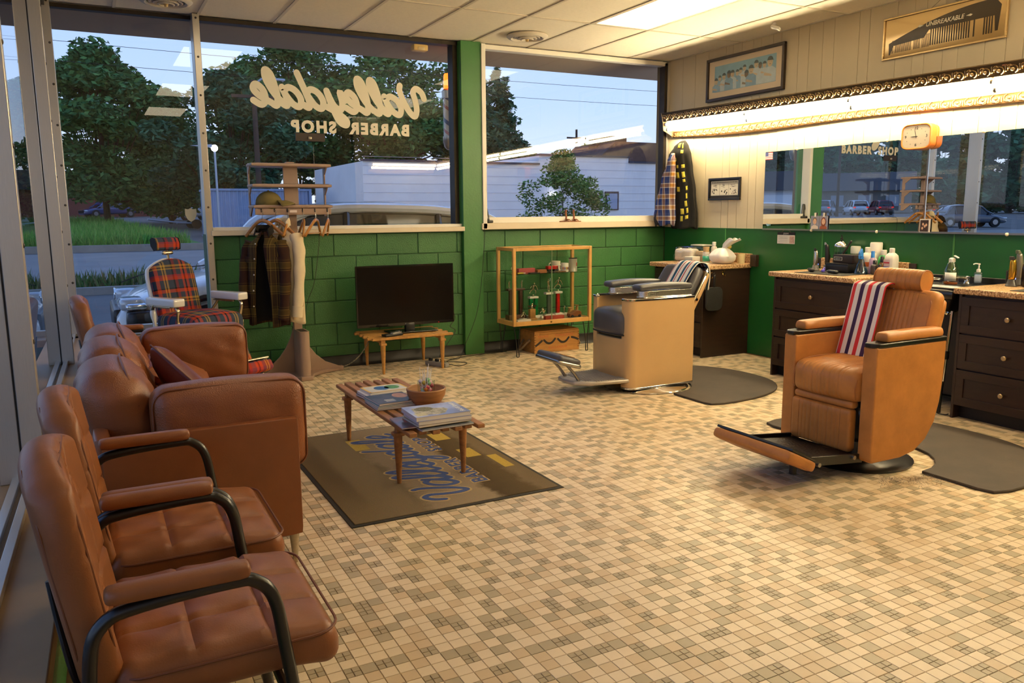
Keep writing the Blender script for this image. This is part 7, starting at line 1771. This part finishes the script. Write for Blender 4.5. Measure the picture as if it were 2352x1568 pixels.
tree('dark spruce showing beside the green pillar', 20.8, 45, 11.0, 3.3, 10000, G3, 16, shape='cone', lobes=54, lsize=.22)
tree('leafy tree filling the storefront pane behind the sofa', -13.5, 38, 9.5, 4.8, 12000, G2, 17, .2, .26)
tree('far round tree over the white building', 33.5, 52, 6.6, 3.0, 6000, G4, 18, .2, .25)
tree('low tree between the lettering tree and the container', 10.0, 60, 7.0, 4.0, 6000, G3, 19, .1, .28)
for i, (u, x, y, h, r) in enumerate(((1770, -92, 90, 11.5, 7), (1860, -96, 85, 12.5, 7), (1950, -100, 81, 11, 7), (2040, -103, 76, 13, 7.5), (2130, -106, 72, 11.5, 7), (2210, -108, 68, 12.5, 7), (2290, -110.5, 64, 12, 7), (2370, -113, 60, 13, 7))):
    tree('distant dark tree seen in the wall mirror, %s in the row from the mirror edge' % ['first', 'second', 'third', 'fourth', 'fifth', 'sixth', 'seventh', 'eighth'][i], x, y, h, r, 4200, G3, 30+i, .0, .8, lobes=34)
# bush by the white building
tree('green leafy bush in front of the white building', 4.15, 9.0, 2.95, 1.05, 11000, ['#6a8a3a', '#4f7430', '#8a9a50', '#3f6228'], 40, .02, .05, name='bush', lobes=120, tr=.006, ls=.85)
# ------------------------------------------------------------------ buildings
def block(parent, name, a, b, mat, bev=.0): return obj(name, MB().b2(a, b), mat, parent, bevel=bev, smooth=False)
WBR = M('white_painted_brick', '#fbeee4', rough=.8, var=.05, vscale=.8, bump=.5, bscale=6)
t = thing('white_building', 'white painted block building with stepped parapet', 'building', (12, 28, gh(12, 26)))
g0 = gh(12, 26)
def wb(n, x0, x1, zt, mat=WBR, y0=26, y1=34): return block(t, n, (x0-12, y0-28, -.2), (x1-12, y1-28, zt-g0), mat)
wb('wall', 4.7, 13.2, 3.55); wb('wall', 13.2, 18.3, 3.98); wb('wall', 18.3, 30, 3.74)
CAPM = M('parapet_cap', '#4a4248', rough=.7)
for x0, x1, zt in ((4.7, 13.2, 3.55), (13.2, 18.3, 3.98), (18.3, 30, 3.74)): block(t, 'parapet_cap', (x0-12, 25.9-28, zt-g0), (x1-12, 26.3-28, zt+.09-g0), CAPM)
for i in range(9): block(t, 'mortar_line', (4.7-12, 25.985-28, .5+i*.37), (30-12, 26-28, .512+i*.37), M('mortar_line', '#d6cbd0', rough=.9))
w_ = obj('window', MB().b2((16.9-12, 25.93-28, 1.45-g0), (17.7-12, 26-28, 2.35-g0)), M('brown_lintel', '#5a3f3a', rough=.7), t, smooth=False); obj('pane', MB().b2((17.0-12, 25.90-28, 1.50-g0), (17.6-12, 25.93-28, 2.25-g0)), M('dull_pane', '#9aa0b4', rough=.2), w_, smooth=False)
obj('wall_lamp', MB().sphere((13.9-12, 25.8-28, 2.2-g0), .09, 10, 7), M('yard_lamp', '#ffffff', emit='#eef4ff', estr=6.), t)
t = thing('siding_house', 'white clapboard house with brown roof behind the white building', 'house', (31, 46, gh(31, 44)))
SID = M('white_siding', '#c2c4d2', rough=.7, bump=.0); BR = M('brown_shingles', '#6a4c3e', rough=.9, var=.15, vscale=3)
block(t, 'wall', (-2.5, -2.2, 0), (9, 3, 4.6), SID)
for i in range(16): block(t, 'clapboard', (-2.5, -2.23, 1.6+i*.19), (9, -2.19, 1.76+i*.19), SID)
obj('roof', MB().prism([(-2.9, 4.5), (9.4, 4.5), (9.0, 5.9), (-1.2, 5.9)], 'y', -2.5, 3.2), BR, t, smooth=False)
obj('chimney', MB().b2((-1.6, -.5, 4.9), (1.2, .6, 6.5)), M('roof_box', '#4a3830', rough=.8), t, smooth=False)
w_ = obj('window', MB().b2((1.2, -2.34, 2.95), (2.3, -2.22, 4.25)), M('red_casing', '#8a3a34', rough=.6), t, smooth=False); obj('pane', MB().b2((1.36, -2.37, 3.05), (2.14, -2.33, 4.12)), M('dark_pane', '#4a4c5a', rough=.15), w_, smooth=False)
# container
t = thing('shipping_container', 'pale blue corrugated shipping container', 'container', (1.2, 31.2, gh(1, 30)))
CB = M('container_blue', '#8f9bb5', rough=.6, var=.10, vscale=2, stretch=(3, 1, .5))
prof = []
n = 26
for i in range(n):
    x = -2.2+4.4*i/n; w = 4.4/n; prof += [(x, 0), (x+w*.25, .035), (x+w*.5, .035), (x+w*.75, 0)]
obj('corrugated_side', MB().prism([(p[0], -1.2-p[1]+.035) for p in prof]+[(2.2, -1.1), (-2.2, -1.1)], 'z', .12, 2.05), CB, t, angle=20)
block(t, 'roof', (-2.25, -1.25, 2.05), (2.25, 1.2, 2.14), CB); block(t, 'end_wall', (-2.2, -1.1, .1), (2.2, 1.2, 2.05), CB); block(t, 'bottom_rail', (-2.25, -1.25, 0), (2.25, 1.2, .12), CB)
for x in (-2.23, 2.23): block(t, 'corner_post', (x-.06, -1.27, 0), (x+.06, -1.1, 2.14), CB)
# red brick store
t = thing('red_brick_store', 'low red brick building with dark roof band across the yard', 'building', (-1, 78, gh(-1, 74)))
RB = M('red_brick_wall', '#7d4038', rough=.9, var=.1, vscale=.6, bump=.2, bscale=4); DKR = M('dark_roof_band', '#33363f', rough=.8)
block(t, 'wall', (-16, -4, 0), (6.5, 4, 2.35), RB); block(t, 'roof_band', (-16.3, -4.4, 2.35), (6.7, 4.2, 4.0), DKR)
for x in (-.1, 2.2, .0): obj('sign_light', MB().sphere((x, -4.6, 3.0 if x else 2.3), .22 if x else .15, 10, 7), M('sign_glow', '#ffffff', emit='#f4f8ff', estr=5.), t)
# distant grey building and white house (met in the mirror)
t = thing('grey_strip_store', 'long grey shop building seen only in the wall mirror', 'building', (-88, 71, gh(-88, 71)), math.atan2(-7, -5.3)+PI)
GB = M('grey_siding', '#6d6a66', rough=.8, var=.1, vscale=.5); block(t, 'wall', (-9, -3, 0), (9, 3, 3.0), GB); obj('roof', MB().prism([(-3.6, 2.9), (3.6, 2.9), (0, 5.4)], 'x', -9.5, 9.5), M('grey_shingles', '#4c4a4c', rough=.9), t, smooth=False)
for i in range(5):
    for s in (-3.03, 3.03): w_ = block(t, 'window', (-7.5+i*3.4, s-.04, .8), (-5.9+i*3.4, s+.04, 2.3), M('store_glass', '#8a94a0', rough=.2))
t = thing('white_garage', 'white garage with a dark roof seen in the mirror corner', 'garage', (-51, 48, gh(-51, 48)), math.atan2(-7, -5.3)+PI)
block(t, 'wall', (-4, -3, 0), (4, 3, 2.6), M('white_garage_wall', '#c9ccd8', rough=.7)); obj('roof', MB().prism([(-3.5, 2.5), (3.5, 2.5), (0, 4.3)], 'x', -4.4, 4.4), M('garage_roof', '#2f2c30', rough=.9), t, smooth=False)
for s in (-3.04, 3.04): block(t, 'garage_door', (-2.5, s-.03, .1), (.5, s+.03, 2.1), M('garage_door', '#e2e4ea', rough=.6))
# ------------------------------------------------------------------ vehicles
TYRE = M('tyre', '#161618', rough=.85); RIM = M('alloy_rim', '#9a9ba0', rough=.3, metal=.9); CGL = M('car_glass', '#0d1013', rough=.06, spec=.8)
def car(label, x, y, rz, colr, kind='sedan', L=4.6, detail=False, name='car', z=None):
    t = thing(name, label, 'car', (x, y, gh(x, y) if z is None else z), rz, 'vehicles outside')
    PT = M('paint_'+colr[1:], colr, rough=.22, coat=.6, var=.02); hw = .91; suv = kind == 'suv'
    hb = .98 if suv else .86; hr = 1.68 if suv else 1.44
    if detail: hb, hr = .96, 1.62
    top = {-1.0: (.70, hb-.02), -.93: (.62, hb+.04), -.7: (.42, hb+.05), -.3: (.34, hb+.04), .15: (.32, hb+.02), .45: (.32, hb), .75: (.34, hb-.10), .92: (.40, hb-.24), .985: (.46, hb-.34), 1.0: (.50, hb-.42)}
    st = sorted(top.items()); vs = []; K = 12
    for u, (zl, zt) in st:
        xx = u*L/2; wv = hw*(1-.28*max(0, abs(u)-.70)**2/.09); zl = .26 if abs(u) < .9 else zl-.2
        sec = [(-wv*.90, zl), (-wv*.985, zl+.10), (-wv, zl+(zt-zl)*.45), (-wv*.985, zt-.09), (-wv*.93, zt-.02), (-wv*.55, zt+.012), (0, zt+.02), (wv*.55, zt+.012), (wv*.93, zt-.02), (wv*.985, zt-.09), (wv, zl+(zt-zl)*.45), (wv*.985, zl+.10), (wv*.90, zl)]
        K = len(sec); vs += [(xx, a, b) for a, b in sec]
    n = len(st); fs = [(i*K+j, (i+1)*K+j, (i+1)*K+(j+1) % K, i*K+(j+1) % K) for i in range(n-1) for j in range(K)] + [tuple(range(K)), tuple((n-1)*K+j for j in range(K))[::-1]]
    obj('body', MB().add(vs, fs), PT, t, subsurf=1, angle=60)
    # greenhouse
    rear = -.93 if suv or detail else -.72; pts = [(rear, hb), (rear+.10 if (suv or detail) else -.50, hr-.12), (-.30, hr), (.02, hr-.01), (.26 if not suv else .2, hr-.14), (.52, hb+.01)]
    gv = []; gk = 7
    for u, zz in pts:
        f = (zz-hb)/(hr-hb); w1 = hw*.93; w2 = hw*(.93-.22*f); xx = u*L/2
        gv += [(xx, -w1, hb-.04), (xx, -w2, zz-.03*f), (xx, -w2*.8, zz+.02*f), (xx, 0, zz+.035*f), (xx, w2*.8, zz+.02*f), (xx, w2, zz-.03*f), (xx, w1, hb-.04)]
    m_ = len(pts); gf = [(i*gk+j, (i+1)*gk+j, (i+1)*gk+j+1, i*gk+j+1) for i in range(m_-1) for j in range(gk-1)] + [tuple(range(gk)), tuple((m_-1)*gk+j for j in range(gk))[::-1]]
    obj('greenhouse', MB().add(gv, gf), CGL, t, angle=50)
    # roof skin and arch rails
    def roof(u, v):
        a = rear+.06+(.34-rear)*u; pz = np.interp(a, [p[0] for p in pts], [p[1] for p in pts]); f = (pz-hb)/(hr-hb); w2 = hw*(.93-.22*f); s = -1+2*v; return (a*L/2, w2*s*.99, pz+.045*f-.035*f*s*s)
    obj('roof', MB().grid(roof, 14, 8), PT, t, solid=.03)
    for s in (-1, 1):
        P = [(u*L/2, s*(hw*(.945-.22*(zz-hb)/(hr-hb))), zz) for u, zz in [(.56, hb-.02), (.40, hb+.30*(hr-hb)), (.26, hb+.80*(hr-hb)), (.02, hr-.03), (-.30, hr-.03), (-.55, hr-.06), (rear+.10, hr-.18), (rear-.02, hb)]]
        obj('roof_rail', MB().tube(catmull(P, 5), .065, 8, flat=(1, .8)), PT, t)
        for u in ((.0, -.45) if not detail else (-.02, -.50)): obj('door_pillar', MB().tube([(u*L/2, s*hw*.94, hb), (u*L/2-.05, s*hw*.73, hr-.03)], .035, 6), CGL if detail else PT, t)
        for u in (.62, -.62):
            c = (u*L/2, s*(hw-.10), .33); obj('tyre', MB().cyl((c[0], c[1]-.11, c[2]), (c[0], c[1]+.11, c[2]), .33, n=26), TYRE, t); obj('rim', MB().cyl((c[0], s*(hw-.03), c[2]), (c[0], s*(hw+.018), c[2]), .21, .17, n=16), RIM, t)
        obj('headlight', MB().rbox((.93*L/2, s*.60, hb-.28), (.22, .34, .12), .04, 5), M('headlight_lens', '#c9d0d6', rough=.1, metal=.2), t)
        obj('tail_light', MB().rbox((-.965*L/2, s*.70, hb-.10), (.10, .28, .12), .03, 5), M('tail_red', '#b02020', rough=.2, emit='#ff2818', estr=.6), t)
        obj('mirror', MB().rbox((.44*L/2, s*(hw+.08), hb+.06), (.12, .18, .12), .04, 4), PT, t)
    obj('lower_grille', MB().rbox((.985*L/2, 0, .50), (.10, 1.15, .26), .04, 5), BLACKP, t); obj('bumper_rear', MB().rbox((-.985*L/2, 0, .45), (.12, 1.5, .22), .05, 5), BLACKP, t)
    if detail:
        for s in (-1, 1):
            obj('side_intake', MB().rbox((.90*L/2, s*.76, .48), (.26, .26, .30), .06, 5), BLACKP, t); obj('marker_lamp', MB().rbox((.915*L/2, s*.70, .66), (.20, .30, .07), .03, 4), M('lamp_chrome', '#d8dce0', rough=.1, metal=.8), t)
            obj('sill_cladding', MB().rbox((0, s*(hw-.03), .30), (L*.56, .10, .16), .04, 4), BLACKP, t); obj('arch_cladding', MB().tube([(.62*L/2+.40*math.cos(a), s*(hw+.0), .33+.40*math.sin(a)) for a in np.linspace(0, PI, 14)], .035, 6), BLACKP, t)
            obj('fender_badge', MB().prism([(.36*L/2, .70), (.52*L/2, .80), (.52*L/2, .70)], 'y', s*(hw+.002), s*(hw-.01)), M('badge_grey', '#8a8f98', rough=.3, metal=.6), t)
        obj('emblem', MB().tube([(.985*L/2, .10*math.cos(a), .73+.055*math.sin(a)) for a in np.linspace(0, 2*PI, 18)[:-1]], .012, 6, closed=True), CHROME, t)
        obj('hood_line', MB().tube(catmull([(.95*L/2, -.35, hb-.14), (.8*L/2, -.52, hb-.05), (.5*L/2, -.62, hb+.005)], 5), .006, 5), BLACKM, t)
    return t
car('white crossover parked right outside the shop windows', -3.30, 2.12, PI, '#d8d6d2', 'suv', 4.5, True, name='parked_crossover', z=-.14)
car('dark blue sedan parked before the red brick building', -3.9, 71.0, PI+.35, '#1f3468', 'sedan', 4.6)
car('white hatchback far across the yard by the trailer', 1.7, 60, .5, '#d5d8de', 'suv', 4.2)
car('grey sedan turning on the lot, seen in the mirror', -47, 25.6, -.05+PI+.55, '#4b5260', 'sedan', 4.8)
car('white crossover in the distant row, seen in the mirror', -74, 57, 2.2, '#d5dae2', 'suv', 4.9)
car('silver crossover in the distant row, seen in the mirror', -68.5, 56.5, 2.6, '#8d97a4', 'suv', 4.7)
car('dark crossover behind the coat rack shelves, seen in the mirror', -66, 42, 2.3, '#23282f', 'suv', 4.6)
car('red pickup coloured car in the distant row, seen in the mirror', -79, 57.5, 2.2, '#8a2026', 'suv', 4.8)
# boat trailer
t = thing('boat_trailer', 'galvanised empty boat trailer across the road', 'trailer', (-1.1, 42, gh(-1, 42)), .1)
GAL = M('galvanised', '#a8adb8', rough=.4, metal=.5)
for s in (-.5, .5): obj('rail', MB().tube([(-1.6, s*.2, .55), (0, s, .34), (1.6, s, .26)], .05, 8), GAL, t)
for x in (-.2, .7, 1.4): obj('cross_beam', MB().tube([(x, -.5, .32), (x, .5, .32)], .04, 6), GAL, t)
for s in (-.7, .7): obj('wheel', MB().cyl((.8, s-.08, .26), (.8, s+.08, .26), .26, n=18), TYRE, t)
# poles, wires and lamps
PW = M('pole_wood', '#4d3d33', rough=.9)
def pole(label, x, y, h, arm=True, lamp=False, name='utility_pole'):
    g = gh(x, y); t = thing(name, label, 'pole', (x, y, g), group='poles outside')
    obj('mast', MB().cyl((0, 0, 0), (0, 0, h), .16, .11, 10), PW, t)
    if arm: obj('crossarm', MB().b2((-1.1, -.06, h-.9), (1.1, .06, h-.75)), PW, t)
    if lamp:
        obj('lamp_arm', MB().tube(catmull([(0, 0, h-.3), (.5, -.1, h+.1), (1.1, -.2, h+.1)], 4), .05, 6), GAL, t); obj('lamp_head', MB().rbox((1.3, -.2, h+.05), (.5, .22, .12), .05, 4), GAL, t)
pole('utility pole left of the container roof', 2.3, 36, 7.6, True, True)
pole('thin utility pole rising behind the bush', 30.0, 60, 8.6, False); pole('utility pole with crossarm over the white building', 38.0, 62, 8.4, True)
pole('utility pole in the mirror near the capitals', -65, 52, 10, True); pole('second utility pole in the mirror past the clock', -70, 44.6, 10, True); pole('third utility pole at the mirror edge', -72.5, 40.5, 10, True)
for i, (z, lab) in enumerate(((8.4, 'lowest overhead wire behind the lettering'), (9.3, 'middle overhead wire behind the lettering'), (10.2, 'highest overhead wire behind the lettering'))):
    tag(obj('overhead_wire', MB().tube(catmull([(-30, 38, z+.8), (0, 37, z), (25, 36, z-.3), (60, 37, z+.4)], 6), .011, 4), BLACKM), lab, 'wire')
t = thing('street_light', 'bright white street light beside the tall window mullion', 'street light', (-1.0, 27, gh(-1, 27)))
obj('mast', MB().cyl((0, 0, 0), (0, 0, 3.6), .05, .04, 8), GAL, t); obj('globe', MB().sphere((0, 0, 3.68), .13, 12, 8), M('street_glow', '#ffffff', emit='#f4f8ff', estr=14.), t); obj('shade', MB().prism([(-.9, 3.75), (-.1, 3.70), (-.1, 3.82)], 'y', -.12, .12), GAL, t)
# soffit over the windows
struct('soffit_roof', MB().b2((-7.2, .14, 2.985), (1.2, 1.03, 3.2)), M('soffit_stucco', '#a08c7c', rough=.9, bump=.3, bscale=60), label='brown soffit over the shop windows', smooth=False)
struct('soffit_roof_side', MB().b2((-7.2, -9, 2.985), (-6.12, .14, 3.2)), MATS['soffit_stucco'], label='brown soffit over the storefront side', smooth=False)
# barber pole outside
t = thing('barber_pole', 'red white and blue barber pole with orange beacon outside', 'barber pole', (-2.43, .37, 2.02))
PM = helix_mat('barber_helix', .24, [(0, '#e6e0d6'), (.22, '#b0463a'), (.36, '#e6e0d6'), (.62, '#2c3c70'), (.80, '#e6e0d6')])
obj('striped_cylinder', MB().lathe([(.055, .13), (.055, .50)], 30), PM, t); obj('glass_sleeve', MB().lathe([(.062, .13), (.062, .50)], 30), glass_mat('pole_glass', (.97, .97, .97), base=.06), t)
obj('lower_cup', MB().lathe([(.001, .0), (.03, .004), (.055, .03), (.062, .06), (.070, .075), (.070, .13), (.001, .13)], 28), STEEL, t); obj('upper_collar', MB().lathe([(.070, .50), (.072, .57), (.05, .59), (.001, .59)], 28), STEEL, t)
obj('beacon', MB().lathe([(.055, .59), (.05, .72), (.042, .735), (.001, .74)], 28), M('beacon_orange', '#ff7a20', rough=.3, emit='#ff6a18', estr=2.4), t); obj('wall_bracket', MB().b2((-.02, -.16, .06), (.02, -.03, .10)), STEEL, t); obj('wall_bracket', MB().b2((-.02, -.16, .53), (.02, -.03, .57)), STEEL, t)
struct('pillar_outer', MB().b2((-2.484, .2, 0), (-2.25, .215, 2.985)), M('brown_cladding', '#54443a', rough=.8), label='brown cladding on the outside of the pillar', smooth=False)
